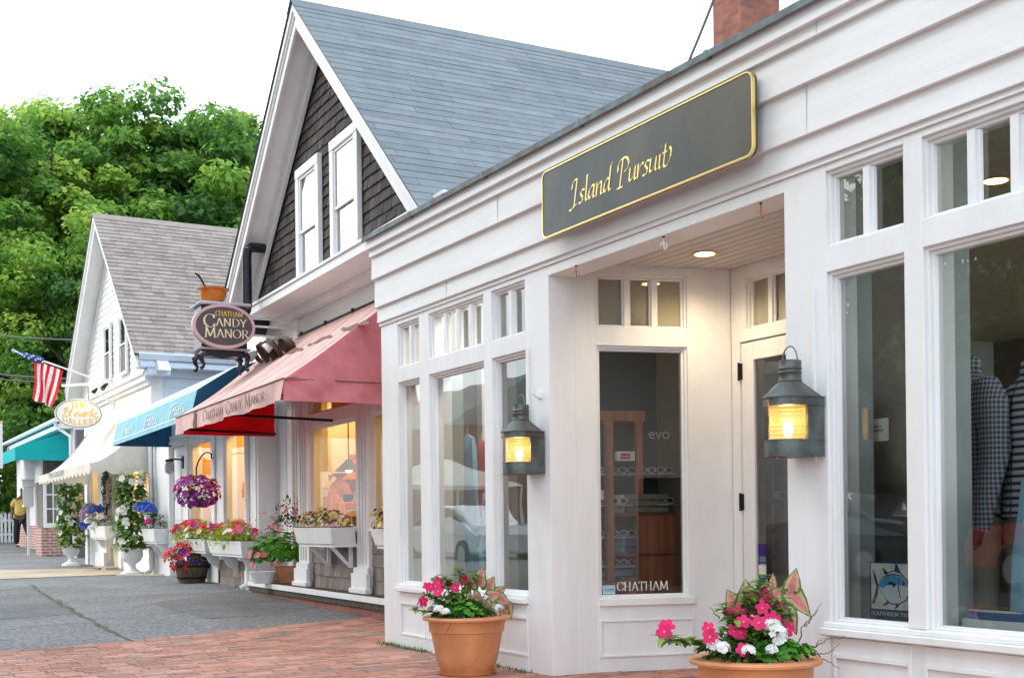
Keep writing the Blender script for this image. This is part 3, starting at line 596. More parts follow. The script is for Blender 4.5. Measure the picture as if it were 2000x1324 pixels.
for (u, v, e) in ((1.4, .7, 14), (6.5, 1.3, 2.5), (3.9, 2.6, 10)):
    l = bpy.data.lights.new('room_light', 'AREA'); l.energy = e; l.size = .8; l.color = (1, .9, .75); lo = bpy.data.objects.new('room_light', l); COL.objects.link(lo); lo.location = FI.w(u, v, 2.88)
# ---- brass sign
sg = thing('shop_sign', 'long aged brass plaque with rounded corners and gold italic lettering on the white parapet', 'sign', tuple(FI.w(2.90, -.135, 2.795)), FI.ang)
SWd, SHt = 2.015, .418
def rrect(w, h, r, x0=0, z0=0, n=6):
    P = []
    for cx, cz, a in ((w-r, h-r, 0), (r, h-r, 90), (r, r, 180), (w-r, r, 270)):
        for i in range(n+1): an = math.radians(a+90*i/n); P.append((x0+cx+r*math.cos(an), z0+cz+r*math.sin(an)))
    return P
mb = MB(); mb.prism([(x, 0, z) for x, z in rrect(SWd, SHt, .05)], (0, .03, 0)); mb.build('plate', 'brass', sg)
mb = MB(); RR = rrect(SWd+.004, SHt+.004, .052, -.002, -.002); RI = rrect(SWd-.012, SHt-.012, .044, .006, .006); n = len(RR)
for y in (-.004,):
    V = [(x, y, z) for x, z in RR]+[(x, y, z) for x, z in RI]+[(x, .014, z) for x, z in RR]+[(x, .003, z) for x, z in RI]
    F = []
    for i in range(n): j = (i+1) % n; F += [(i, i+n, j+n, j), (i, j, j+2*n, i+2*n), (i+n, i+3*n, j+3*n, j+n)]
    mb.add(V, F)
mb.build('border', 'gold', sg)
mb = MB(); mb.box(.1, SWd-.1, .0301, .05, .06, SHt-.06); mb.build('spacer', 'black', sg)
mb = MB(); tw = textw('Island Pursuit', ITA, 1, 1.25)
hT = .155; tx = FI.U(1113, 390, .14)-2.90; te = FI.U(1312, 315, .14)-2.90
pentext(mb, 'Island Pursuit', ITA, tx, .125, hT, nib=(.030, .030), y=-.001, t=.003, sx=(te-tx)/(textw('Island Pursuit', ITA, hT)), slant=.16)
mb.build('lettering', 'gold', sg)
mb = MB()
for x, z in ((.03, SHt-.035),): mb.lathe([(0, 0), (.006, 0), (.006, .004)], 8, x, -.004)
# ---- ship lanterns
def lantern(loc, rotz, label, en):
    t = thing('ship_lantern', label, 'lantern', loc, rotz, 'copper ship lanterns on the white shop'); t.scale = (.82, .82, .82)
    # local: x along wall, -y out of wall; body centre .16 out
    R = .135; cy = -.165; n = 28; a0, a1 = math.radians(150), math.radians(390)     # round front, flat back on the wall
    def dsec(r, z0, z1, wall_=True):
        P = [(r*math.cos(a), cy+r*math.sin(a)) for a in np.linspace(math.pi, 2*math.pi, 20)]+[(r, -.012), (-r, -.012)]
        return [(x, y, z0) for x, y in P], (0, 0, z1-z0)
    mb = MB(); p, e = dsec(R, 0, .085); mb.prism(p, e); p, e = dsec(R+.006, -.006, 0-.0001); mb.prism(p, e); p, e = dsec(R+.004, .0851, .09); mb.prism(p, e); mb.build('base_tank', 'verd', t)
    mb = MB(); p, e = dsec(R+.006, .285, .33); mb.prism(p, e); p, e = dsec(R+.014, .3301, .336); mb.prism(p, e); mb.build('top_band', 'verd', t)
    mb = MB(); mb.box(-R, R, -.035, -.012, .0901, .2849); mb.box(-R, -R+.02, cy+.03, -.0351, .0901, .2849); mb.box(R-.02, R, cy+.03, -.0351, .0901, .2849); mb.build('back_housing', 'verd', t)
    mb = MB(); m0 = [(R+.012)*1.0]; V = []; k = 28
    for i in range(k):
        a = 2*math.pi*i/k; x, y = math.cos(a)*(R+.014), math.sin(a)*(R+.014)+cy
        if math.sin(a) > 0: y = min(cy+math.sin(a)*(R+.02)*1.05, -.012); x = (R+.014)*max(-1, min(1, math.cos(a)*1.6))
        V.append((x, y, .3362))
    V += [(math.cos(2*math.pi*i/k)*.065, cy+.02+math.sin(2*math.pi*i/k)*.065, .43) for i in range(k)]
    mb.add(V, [(i, (i+1) % k, (i+1) % k+k, i+k) for i in range(k)]); mb.build('hood', 'verd', t, smooth=True, ang=50)
    mb = MB(); mb.lathe([(.066, .428), (.07, .432), (.066, .437), (.066, .475), (.071, .48), (.066, .485), (.066, .498), (.071, .503), (.066, .508), (.066, .55), (.06, .553), (0, .553)], 28, 0, cy+.02); mb.build('chimney', 'verd', t, smooth=True, ang=50)
    mb = MB(); mb.tube([(-.066*math.cos(a)*1.0+0.0, cy+.02-.0, .535+.1*math.sin(a)) for a in np.linspace(0, math.pi, 14)], .0045, 6); mb.build('handle', 'copper' if en < 0 else 'coping', t, smooth=True)
    pr = []; z = .091
    for i in range(9):
        zz = .091+i*.0243; bul = .006 if i not in (4, 5) else .0
        pr += [(.108, zz), (.108+bul, zz+.008), (.108, zz+.016)]
    pr[-1] = (.108, .2848)
    mb = MB(); mb.lathe(pr, 26, 0, cy); mb.build('lens', 'glass2', t, smooth=True, ang=70)
    mb = MB(); mb.lathe([(0, .105), (.014, .11), (.026, .135), (.03, .16), (.022, .185), (0, .195)], 14, 0, cy); mb.build('bulb', 'bulb', t, smooth=True)
    mb = MB(); mb.tube([(0, cy-R, .31), (0, cy-R-.012, .31)], .012, 8); mb.tube([(0, cy-R-.005, .30), (0, cy-R-.006, .27)], .004, 6); mb.tube([(0, cy-R*.6, -.006), (0, cy-R*.6, -.02)], .008, 6); mb.build('latch', 'copper', t)
    l = bpy.data.lights.new('lantern_light', 'POINT'); l.energy = 1.0; l.color = (1, .62, .22); l.shadow_soft_size = .03; lo = bpy.data.objects.new('lantern_light', l); COL.objects.link(lo)
    m = Matrix.Translation(loc) @ Matrix.Rotation(rotz, 4, 'Z'); lo.location = m @ Vector((0, cy*.82, .176)); return t
u_l = FI.U(1036, 925, .16)
ul_ = FI.U(1015, 925, .135); zl_ = FI.Z(1015, 925, .135)
lantern(tuple(FI.w(ul_, -.001, zl_)), FI.ang, 'weathered copper ship lantern with lit ribbed lens, on the pilaster left of the entry', 1)
ul_ = FI.U(1540, 890, .135); zl_ = FI.Z(1540, 890, .135)
lantern(tuple(FI.w(ul_, -.001, zl_)), FI.ang, 'weathered copper ship lantern with lit amber lens, on the pilaster right of the entry', 1)
# ================================================================ shared house builders
def shingle_rows(mb, fx, x0, x1, z0, z1, rowh, wmin, wmax, lift, clip=None, butt=.0, gap=.004, thick=.002):
    """rows of overlapping shingles in a plane; fx(x, z, outward) -> 3D point"""
    z = z0
    while z < z1:
        x = x0-random.uniform(0, wmax); zt = min(z+rowh*1.06, z1)
        while x < x1:
            w = random.uniform(wmin, wmax); a, b = max(x, x0), min(x+w-gap, x1)
            if clip: ca, cb = clip(z+rowh*.35); a = max(a, ca); b = min(b, cb)
            if b-a > .01:
                zz = z+random.uniform(-butt, butt); lf = lift*random.uniform(.75, 1.25); mb.r = random.random()
                mb.add([fx(a, zz, lf), fx(b, zz, lf), fx(b, zt, thick), fx(a, zt, thick), fx(a, zz, 0), fx(b, zz, 0)], [(0, 1, 2, 3), (4, 5, 1, 0), (0, 3, 4), (1, 5, 2)])
            x += w
        z += rowh
def gable_roof(parent, cu, cz, m, hw, offw, offf, back, roofmat, rowh, wmn, wmx, lift, fr0=.14, fr1=.47, zfoot=None, whitem='white', hwl=None):
    for sd in (1, -1):
        h_ = hw if sd > 0 or hwl is None else hwl
        def band(d0, d1, y0, y1, name, mat):
            mb = MB(); P = [(cu, y0, cz-d0), (cu+sd*h_, y0, cz-m*h_-d0), (cu+sd*h_, y0, cz-m*h_-d1), (cu, y0, cz-d1)]
            if sd < 0: P = P[::-1]
            mb.prism(P, (0, y1-y0, 0)); return mb.build(name, mat, parent, bevel=.002)
        band(.03, .26, -offf+.004, -offf+.03, 'rake_board', whitem)
        band(.03, .10, -offf-.03, -offf+.003, 'rake_crown', whitem); band(.1005, .145, -offf-.012, -offf+.0035, 'rake_crown', whitem)
        band(.13, .15, -offf+.0305, -offw, 'soffit', whitem)
        band(fr0+.015, fr1, -offw-.028, -offw-.0005, 'frieze_board', whitem); band(fr1-.04, fr1-.005, -offw-.045, -offw-.0285, 'frieze_moulding', whitem)
        # deck
        mb = MB(); P = [(cu, -offf-.035, cz), (cu+sd*(h_+.02), -offf-.035, cz-m*(h_+.02)), (cu+sd*(h_+.02), -offf-.035, cz-m*(h_+.02)-.028), (cu, -offf-.035, cz-.028)]
        mb.prism(P, (0, back+offf, 0)); dk = mb.build('roof', 'darkm', parent)
        nrm = Vector((sd*m, 0, 1)).normalized(); dn = Vector((sd, 0, -m)).normalized(); SLn = h_*math.hypot(1, m)
        def fx(x, z, o): # x along depth, z up-slope from the eave
            return Vector((cu, -offf-.045+x, cz))+dn*(SLn+.035-z)+nrm*(o+.001)
        mb = MB(); shingle_rows(mb, fx, 0, back+offf, 0, SLn+.035, rowh, wmn, wmx, lift)
        mb.build('shingles', roofmat, dk)
    mb = MB(); mb.prism([(cu-.12, -offf-.05, cz-.12*m+.006), (cu, -offf-.05, cz+.012), (cu+.12, -offf-.05, cz-.12*m+.006), (cu+.12, -offf-.05, cz-.12*m+.016), (cu, -offf-.05, cz+.026), (cu-.12, -offf-.05, cz-.12*m+.016)], (0, back+offf, 0)); mb.build('ridge_cap', roofmat, parent)
def sash(parent, a, b, z0, z1, y, cas=.085, screen=False, grid=None, glass='glass', back='curtain', mid=.5):
    mb = MB(); mb.box(a, a+cas, y-.03, y+.02, z0, z1-cas); mb.box(b-cas, b, y-.03, y+.02, z0, z1-cas); mb.box(a-.0, b+.0, y-.034, y+.02, z1-cas+.0005, z1); mb.box(a-.01, b+.01, y-.05, y+.02, z0-.04, z0-.0005)
    f = mb.build('window', 'white', parent, bevel=.003); a2, b2 = a+cas, b-cas; zt = z1-cas; zm = z0+(zt-z0)*mid
    mb = MB(); fr = .03
    for (q0, q1, yy) in ((z0, zm+.02, y-.004), (zm-.02, zt, y-.016)):
        mb.box(a2+.001, a2+fr, yy, yy+.02, q0+fr, q1-fr); mb.box(b2-fr, b2-.001, yy, yy+.02, q0+fr, q1-fr); mb.box(a2+.001, b2-.001, yy, yy+.02, q0+.0005, q0+fr-.0005); mb.box(a2+.001, b2-.001, yy, yy+.02, q1-fr+.0005, q1-.0005)
    mb.build('sash', 'white', f)
    g = MB(); g.add([(a2, y+.008, zm), (b2, y+.008, zm), (b2, y+.008, z0+.01), (a2, y+.008, z0+.01)], [(3, 2, 1, 0)]); g.build('pane', 'screen' if screen else glass, f)
    g = MB(); g.add([(a2, y-.006, zm), (b2, y-.006, zm), (b2, y-.006, zt), (a2, y-.006, zt)], [(0, 1, 2, 3)]); g.build('pane', glass, f)
    g = MB(); n = 16; V = []
    for i in range(n+1):
        x = a2+(b2-a2)*i/n; V += [(x, y+.09+.015*math.sin(i*2.3), z0), (x, y+.09+.015*math.sin(i*2.3), zt)]
    g.add(V, [(2*i, 2*i+2, 2*i+3, 2*i+1) for i in range(n)]); g.build('curtain', back, f, smooth=True)
    if grid:
        g = MB(); xm = (a2+b2)/2; g.box(xm-.008, xm+.008, y-.012, y-.007, zm+.02, zt-.03)
        for k in (1, 2): zz = zm+(zt-zm)*k/3; g.box(a2+.03, b2-.03, y-.0125, y-.0065, zz-.007, zz+.007)
        g.build('muntin', 'white', f)
    return f
# ================================================================ CANDY SHOP
CB = thing('shop_building', 'white candy shop with steep dark shingled gable above a pink awning', 'building', (FC.P.x, FC.P.y, 0), FC.ang)
def cw(name, boxes, mat='white', bevel=.003): return wall(name, boxes, mat, CB, bevel)
CUa, CZa, CM = -.72, 6.27, .888
mb = MB(); zb = 3.60; ap = 6.2
mb.prism([(CUa, -.299, ap), (CUa-(ap-zb)/CM, -.299, zb), (CUa+(ap-zb)/CM, -.299, zb)], (0, .3, 0)); mb.build('gable_wall', 'shing', CB)
mb = MB(); random.seed(11)
shingle_rows(mb, lambda x, z, o: Vector((x, -.2995-o, z)), -3.8, 2.4, zb, 6.0, .105, .07, .17, .018, clip=lambda z: (CUa-(ap-z)/CM, CUa+(ap-z)/CM), butt=.006, gap=.005)
mb.build('gable_shingles', 'shing', CB)
gable_roof(CB, CUa, CZa, CM, 3.32, .33, .60, 7.6, 'roofg', .124, .7, 1.1, .0055, hwl=3.2)
for px0, px1, y0 in ((583, 628, 440), (650, 705, 400)):
    a, b = FC.U(px0, y0, .33), FC.U(px1, y0+30, .33); sash(CB, a, b, 3.625, 4.80, -.335, .10, grid=False, mid=.46, glass='glassr')
cw('ledge', [(-3.32, 2.5, -.44, .0, 3.486, 3.60), (-3.34, 2.5, -.46, -.4405, 3.575, 3.605), (-3.3, 2.5, -.12, -.001, 3.40, 3.4855)])
cw('upper_wall', [(-4.80, 1.5, 0, .2, 2.62, 3.485), (-3.9, 1.5, .001, .2, 3.486, 3.7)], 'whiteb')
cw('side_wall', [(-3.75, -3.55, .2002, 7.5, 0, 3.7), (1.6, 1.8, .2, 7.5, 0, 3.7)], 'whiteb')
FL = .31
cw('pilaster', [(-2.62, -2.25, -.02, .15, FL, 2.62)]); cw('pilaster', [(-.70, -.36, -.02, .15, FL, 2.62)]); cw('pilaster', [(1.15, 1.5, -.02, .15, FL, 2.62)])
for a, b in ((-2.62, -2.25), (-.70, -.36)):
    cw('pilaster_fluting', [(a+.07+k*.085, a+.10+k*.085, -.032, -.0205, FL+.3, 2.55) for k in range(3)], bevel=.004)
    cw('pilaster_base', [(a-.05, b+.05, -.07, -.0205, FL, FL+.2), (a-.03, b+.03, -.05, -.0206, FL+.2005, FL+.26), (a-.07, b+.07, -.09, -.0207, FL-.001, FL+.05)], bevel=.006)
for a, b in ((-2.25, -.70), (-.36, 1.15)):
    cw('window_rail', [(a, b, .0, .15, 2.12, 2.26), (a, b, .0, .15, 2.58, 2.62), (a, b, -.0, .15, .90, .97)]); cw('window_sill', [(a+.002, b-.002, -.05, -.0005, .935, .975)])
    shopwin(a, b, .97, 2.12, parent=CB, gy=.05); shopwin(a, b, 2.26, 2.58, parent=CB, gy=.05, name='transom_window')
    mb = MB(); mb.box(a, b, .03, .15, FL, .8995); bw_ = mb.build('base_wall', 'shing2', CB); mb = MB(); random.seed(5)
    shingle_rows(mb, lambda x, z, o: Vector((x, .0295-o, z)), a, b, FL, .90, .135, .10, .22, .014, butt=.002, gap=.005); mb.build('shingles', 'shing2', bw_)
cw('porch_edge', [(-4.3, 1.5, -.17, -.02, .245, .305)]); cw('porch_floor', [(-4.3, 1.5, -.15, .6, .18, .3085)], 'bark'); 
mb = MB(); mb.box(-4.25, 1.5, -.13, .1, -.1, .2445); mb.build('foundation', 'brick', CB)
# left column, recess and side window
cw('corner_column', [(-4.80, -4.28, -.02, .3, .18, 2.62), (-4.74, -4.34, -.035, -.0205, .55, 2.5)]); cw('column_base', [(-4.85, -4.22, -.06, -.0205, .17, .42)])
cw('recess_wall', [(-4.279, -3.42, .25, .35, FL, 2.62), (-4.2, -3.9, .235, .2495, .6, 2.5), (-3.8, -3.5, .235, .2495, .6, 2.5), (-3.42, -2.62, .25, .35, FL, 1.0), (-3.42, -2.62, .25, .35, 2.4, 2.62), (-2.7, -2.621, .2501, .35, 1.0, 2.4)], 'white')
f = shopwin(-3.42, -2.7, 1.0, 2.4, parent=CB, y0=.25, gy=.30)
mb = MB()
for z in (1.35, 1.72, 2.05): mb.box(-3.39, -2.73, .28, .303, z-.012, z+.012)
mb.build('muntin', 'white', f)
cw('recess_return', [(-2.621, -2.5, .151, .25, FL, 2.62)])
cw('recess_panel', [(-3.4, -2.75, .236, .2495, .35, .9)], 'darkm')
# candy shop inside
cw('inner_wall', [(-3.5, 1.6, 1.5, 1.55, .0, 2.9)], 'yellowwall'); cw('inner_ceiling', [(-3.5, 1.6, .2005, 1.5, 2.66, 2.7)], 'cream'); cw('inner_floor', [(-3.5, 1.6, .36, 1.5, FL, FL+.02)], 'floorin')
cw('inner_header', [(-2.2, 1.1, .25, .3, 2.2, 2.655)], 'yellowwall')
def roomlight(F, u, v, z, e, col=(1, .62, .22), size=.5):
    l = bpy.data.lights.new('room_light', 'AREA'); l.energy = e*.62; l.size = size; l.color = col; lo = bpy.data.objects.new('room_light', l); COL.objects.link(lo); lo.location = F.w(u, v, z)
roomlight(FC, -1.4, .8, 2.6, 11); roomlight(FC, .4, .8, 2.6, 6); roomlight(FC, -3.0, .8, 2.6, 9)
# ---- pink awning
AW = thing('awning', 'large pink canvas awning with brown ribbon and bow over the candy shop window', 'awning', (FC.P.x, FC.P.y, 0), FC.ang)
AL, AR, AO, AZ0, AZ1, AZ2 = -3.6, .70, 1.2, 3.2, 2.297, 2.104
def slope_pt(u, t, lift=0):
    sag = .035*math.sin(math.pi*t)+(.012*math.sin(u*5.3+t*2)+.007*math.sin(u*13+t*5))*math.sin(math.pi*min(1, t*1.05))
    return Vector((u, -AO*t, AZ0+(AZ1-AZ0)*t-sag))+Vector((0, -.6, .8))*lift
def gridmesh(f, nu, nt_):
    mb = MB(); V = [f(i/nu, j/nt_) for j in range(nt_+1) for i in range(nu+1)]; n = nu+1
    mb.add(V, [(j*n+i, (j+1)*n+i, (j+1)*n+i+1, j*n+i+1) for j in range(nt_) for i in range(nu)]); return mb
gridmesh(lambda a, t: slope_pt(AL+(AR-AL)*a, t), 110, 20).build('canopy', 'pinkp', AW, smooth=True)
gridmesh(lambda a, t: slope_pt(AL+.01+(AR-AL-.02)*a, t)+Vector((0, .006, -.014)), 110, 20).build('lining', 'red', AW, smooth=True)
def valf(u, t, o=0): return Vector((u, -AO+(.024*math.sin(u*7)+.012*math.sin(u*17+1))*t-.015*t+o, AZ1+(AZ2-AZ1)*t+.009*math.sin(u*4.1)*t))
gridmesh(lambda a, t: valf(AL+(AR-AL)*a, t), 60, 4).build('valance', 'pinkp', AW, smooth=True)
gridmesh(lambda a, t: valf(AL+.01+(AR-AL-.02)*a, t, .008), 60, 4).build('lining', 'red', AW, smooth=True)
for uu, mt, sg in ((AR, 'rose', 1), (AL, 'rose', -1)):
    def sidef(a, t, o=0):
        y = -AO*a; top = slope_pt(uu, a).z
        z = AZ1+(top-AZ1)*(1-t*2) if t <= .5 else AZ1+(AZ2-AZ1)*(t-.5)*2
        return Vector((uu+o+sg*(.014*math.sin(a*9+t*3)+.009*math.sin(a*16-t*7)+.006*math.sin(a*31+t*13))*min(1, t*1.6), y, z))
    gridmesh(lambda a, t: sidef(a, t), 60, 24).build('side_panel', mt, AW, smooth=True)
    gridmesh(lambda a, t: sidef(a, t, -sg*.010), 60, 24).build('lining', 'red', AW, smooth=True)
mb = MB(); mb.tube([slope_pt(AL, 1, .006), slope_pt(AR, 1, .006)], .007, 6); mb.tube([(AR+.004, -AO, AZ1), (AR+.004, 0, AZ1)], .006, 6); mb.build('piping', 'ribf', AW); mb = MB()
for us in (-2.9, -2.1, -1.3, -.5, .25): mb.tube([slope_pt(us, t, .002) for t in np.linspace(0.01, .99, 16)], .003, 4)
mb.build('seam', 'pinkp', AW)
mb = MB(); mb.tube([(AL, -.01, AZ0+.005), (AR+.8, -.01, AZ0+.005)], .012, 6)
for u in np.arange(AL+.3, AR+.8, .85): mb.box(u-.02, u+.02, -.03, -.0005, AZ0-.02, AZ0+.03)
for u in (AL+.05, -1.45, AR-.05): mb.tube([(u, -AO+.03, AZ2+.06), (u, -.0, AZ2+.03)], .016, 6); mb.tube([(u, -AO+.03, AZ1-.03), (u, -AO+.03, AZ2+.02)], .012, 6)
mb.tube([(AL+.05, -AO+.03, AZ2+.06), (AR-.05, -AO+.03, AZ2+.06)], .014, 6); mb.build('frame', 'darkm', AW)
def on_slope(px, py):
    lo, hi = 0., 1.
    for _ in range(30):
        t = (lo+hi)/2; z = FC.Z(px, py, AO*t)
        if z > AZ0+(AZ1-AZ0)*t: hi = t
        else: lo = t
    return FC.U(px, py, AO*t), t
mb = MB()
for (xa, ya, xb, yb) in ((668, 637, 722, 624), (602, 667, 648, 652), (545, 690, 592, 675), (496, 712, 520, 702)):
    ua, ta = on_slope(xa, ya); ub, tb_ = on_slope(xb, yb); n = 8
    for k in range(n):
        f0, f1 = k/n, (k+1)/n
        w0_, w1_ = .035*math.sin(math.pi*max(.06, f0))+.004, .035*math.sin(math.pi*min(.94, f1))+.004
        P = [slope_pt(ua+(ub-ua)*f0, ta+(tb_-ta)*f0-w0_, .006), slope_pt(ua+(ub-ua)*f1, ta+(tb_-ta)*f1-w1_, .006), slope_pt(ua+(ub-ua)*f1, ta+(tb_-ta)*f1+w1_, .006), slope_pt(ua+(ub-ua)*f0, ta+(tb_-ta)*f0+w0_, .006)]
        mb.add(P, [(3, 2, 1, 0)])
ur = FC.U(382, 830, AO)
for k in range(6):
    t0_, t1_ = k/6, (k+1)/6; w = .035; dx = .015*math.sin(k*1.3); mb.add([valf(ur-w+dx, t0_, -.012), valf(ur+w+dx, t0_, -.012), valf(ur+w+dx, t1_, -.012), valf(ur-w+dx, t1_, -.012)], [(3, 2, 1, 0)])
mb.build('ribbon', 'ribf', AW)
# bow: loops of wide ribbon standing off the canvas
bu, bt = on_slope(545, 690); mb = MB()
def loop(c0, du_, r1, r2, w, ph):
    V = []; n = 22
    for i in range(n+1):
        a = 2*math.pi*i/n; p = Vector(c0)+Vector((du_*(1-math.cos(a))/2, 0, 0))+Vector((0, -.62, .78))*(r1*math.sin(a)*.6)+Vector((0, -.78, -.62))*0
        for sg in (-1, 1): V.append(p+Vector((0, -.78, -.62))*(w*sg)+Vector((0, -.62, .78))*.05)
    mb.add(V, [(2*i, 2*i+2, 2*i+3, 2*i+1) for i in range(n)])
cb = slope_pt(bu, bt, .03)
loop(cb, .44, .20, .1, .035, 0); loop(cb, -.44, .20, .1, .035, 0); loop(cb+Vector((0, -.05, -.03)), .28, .26, .1, .03, 1); loop(cb+Vector((0, -.05, -.03)), -.28, .26, .1, .03, 1); loop(cb+Vector((-.34, 0, 0)), -.36, .15, .1, .03, 1); loop(cb+Vector((.3, 0, 0)), .32, .17, .1, .03, 1)
mb.tube([cb+Vector((-.05, 0, .05)), cb+Vector((.05, 0, .05))], .045, 8)
mb.build('bow', 'brownr', AW, smooth=True)
ta_, tb2 = FC.U(402, 815, AO), FC.U(523, 775, AO)
mb = MB(); hh = .105; tx_ = ta_
wd = textw('HATHAM', CAP, hh*.8)+textw('C', CAP, hh*1.15)+textw('ANDY', CAP, hh*.8)+textw('C', CAP, hh*1.15)+textw('ANOR', CAP, hh*.8)+textw('M', CAP, hh*1.15)+textw('  ', CAP, hh)
kx = (tb2-ta_)/wd
for w_, in (('CHATHAM',), ('CANDY',), ('MANOR',)):
    tx_ = pentext(mb, w_[0], CAP, tx_, AZ2+.035, hh*1.15, nib=(.05, .01), y=-AO-.034, t=.002, sx=kx); tx_ = pentext(mb, w_[1:], CAP, tx_, AZ2+.045, hh*.8, nib=(.05, .01), y=-AO-.034, t=.002, sx=kx)+.5*hh*kx
mb.build('lettering', 'ribf', AW)
# ---- hanging stove sign (plane at right angles to the wall)
SU = -2.6; pw_ = FC.w(SU, 0); FSg = Fr((pw_.x, pw_.y), (-FC.n.x, -FC.n.y))
def sg_pt(px, py): u, z = FSg.uv(px, py); return u, z
ST = thing('hanging_sign', 'oval painted sign on a black antique stove with stovepipe, hung above the pink awning', 'sign', (pw_.x, pw_.y, 0), FSg.ang)
ox, oz = sg_pt(431, 641); orx = (sg_pt(491, 641)[0]-sg_pt(370, 641)[0])/2; orz = (sg_pt(431, 598)[1]-sg_pt(431, 684)[1])/2
def ell(rx, rz, y, n=48): return [(ox+rx*math.cos(2*math.pi*i/n), y, oz+rz*math.sin(2*math.pi*i/n)) for i in range(n)]
mb = MB(); mb.prism(ell(orx, orz, -.16), (0, .09, 0)); mb.build('rim', 'signp', ST, smooth=True)
mb = MB(); mb.prism(ell(orx-.035, orz-.035, -.166), (0, .01, 0)); mb.build('board', 'signb', ST)
def fit(mb, txt, x0, x1, z, h, y, first=1.0, nib=(.05, .012)):
    w = textw(txt[0], CAP, h*first)+textw(txt[1:], CAP, h); k = (x1-x0)/w; x = pentext(mb, txt[0], CAP, x0, z-(first-1)*h*.35, h*first, nib=nib, y=y, t=.004, sx=k); pentext(mb, txt[1:], CAP, x, z, h, nib=nib, y=y, t=.004, sx=k)
mb = MB(); X = lambda px: sg_pt(px, 641)[0]; Zs = lambda py: sg_pt(431, py)[1]
fit(mb, 'CHATHAM', X(414), X(467), Zs(622), Zs(612)-Zs(622), -.168, nib=(.07, .012)); mb.build('lettering', 'goldp', ST)
mb = MB(); fit(mb, 'CANDY', X(390), X(475), Zs(641), Zs(626)-Zs(641), -.168, 1.65, nib=(.06, .012)); fit(mb, 'MANOR', X(392), X(479), Zs(663), Zs(647)-Zs(663), -.168, 1.2, nib=(.06, .012)); mb.build('lettering', 'creamp', ST)
# stove body
bx0, bx1 = X(391), X(480); bz0, bz1 = Zs(683), Zs(599)
mb = MB(); mb.box(bx0, bx1, -.06, .30, bz0, bz1); mb.box(bx0+.02, bx1-.02, -.045, .28, bz0-.07, bz0-.0005); mb.build('stove_body', 'black', ST, bevel=.01)
mb = MB(); mb.box(X(385), X(486), -.12, .36, bz1+.0005, bz1+.035); mb.build('stove_top', 'galv', ST, bevel=.012); mb = MB(); mb.box(X(385), X(486), -.1, .34, bz0-.01, bz0+.012); mb.build('stove_shelf', 'galv', ST, bevel=.012)
for lx, sgn in ((bx0+.03, -1), (bx1-.03, 1)):
    for ly in (-.05, .26):
        mb = MB(); mb.tube([(lx, ly, bz0-.05), (lx+sgn*.035, ly, bz0-.08), (lx+sgn*.03, ly, bz0-.13), (lx+sgn*.005, ly, bz0-.18), (lx+sgn*.02, ly, bz0-.215), (lx+sgn*.045, ly, bz0-.225)], [.045, .036, .026, .019, .02, .026], 8); mb.build('leg', 'black', ST, smooth=True)
mb = MB(); mb.prism([(bx0+.03, -.055, bz0-.02), (bx1-.03, -.055, bz0-.02), (bx1-.05, -.055, bz0-.09), (ox+.14, -.055, bz0-.075), (ox, -.055, bz0-.105), (ox-.14, -.055, bz0-.075), (bx0+.05, -.055, bz0-.09)], (0, .009, 0)); mb.build('apron', 'black', ST)
e1 = X(488); zt_ = FSg.Z(488, 479); zb_ = FSg.Z(487, 612)
mb = MB(); pr_ = .057; xe = FSg.U(530, 479)
mb.tube([(bx1-.03, .1, zb_), (e1-.045, .1, zb_+.005), (e1-.01, .1, zb_+.05), (e1, .1, zb_+.11), (e1, .1, zt_-.12), (e1+.01, .1, zt_-.04), (e1+.055, .1, zt_), (xe+.12, .1, zt_)], pr_, 14); mb.build('stovepipe', 'black', ST, smooth=True, ang=25)
mb = MB(); mb.tube([(bx1, -.02, Zs(634)), (-.02, -.02, FSg.Z(520, 639))], .013, 6); mb.tube([(bx1, -.02, Zs(650)), (-.0, -.02, FSg.Z(560, 664))], .010, 6); mb.tube([(bx1-.05, .1, bz1-.05), (.0, .1, FSg.Z(530, 625))], .013, 6); mb.box(-.03, -.001, -.05, .13, FSg.Z(540, 672), FSg.Z(535, 618)); mb.build('bracket', 'whiteb', ST)
bwp = ST.matrix_basis  # placement of bowl on the stove top
def at_sign(x, y, z): p = Vector((pw_.x, pw_.y))+Vector((math.cos(FSg.ang), math.sin(FSg.ang)))*x+Vector((-math.sin(FSg.ang), math.cos(FSg.ang)))*y; return (p.x, p.y, z)
bz = bz1+.036; bxm = X(421)
BO = thing('mixing_bowl', 'orange ceramic mixing bowl standing on top of the stove sign', 'bowl', at_sign(bxm, .1, bz), FSg.ang)
mb = MB(); mb.lathe([(0, .0), (.10, .0), (.105, .012), (.13, .05), (.148, .11), (.152, .15), (.185, .165), (.186, .172), (.15, .168), (.14, .12), (.09, .03), (0, .02)], 32); mb.build('bowl', 'orange', BO, smooth=True)
LD = thing('ladle', 'black ladle leaning in the orange bowl', 'ladle', at_sign(bxm-.05, .1, bz+.06), FSg.ang)
mb = MB(); mb.tube([(0.06, 0, -.03), (-.02, 0, .09), (-.07, 0, .2), (-.11, 0, .26), (-.15, 0, .28)], [.012, .010, .012, .014, .012], 8); mb.build('ladle', 'black', LD, smooth=True)
LD2 = thing('spoon', 'short dark spoon handle at the back rim of the orange bowl', 'spoon', at_sign(bxm+.09, .1, bz+.1), FSg.ang)
mb = MB(); mb.tube([(-.04, 0, -.04), (.0, 0, .07), (.06, .0, .09)], .012, 8); mb.build('spoon', 'black', LD2, smooth=True)
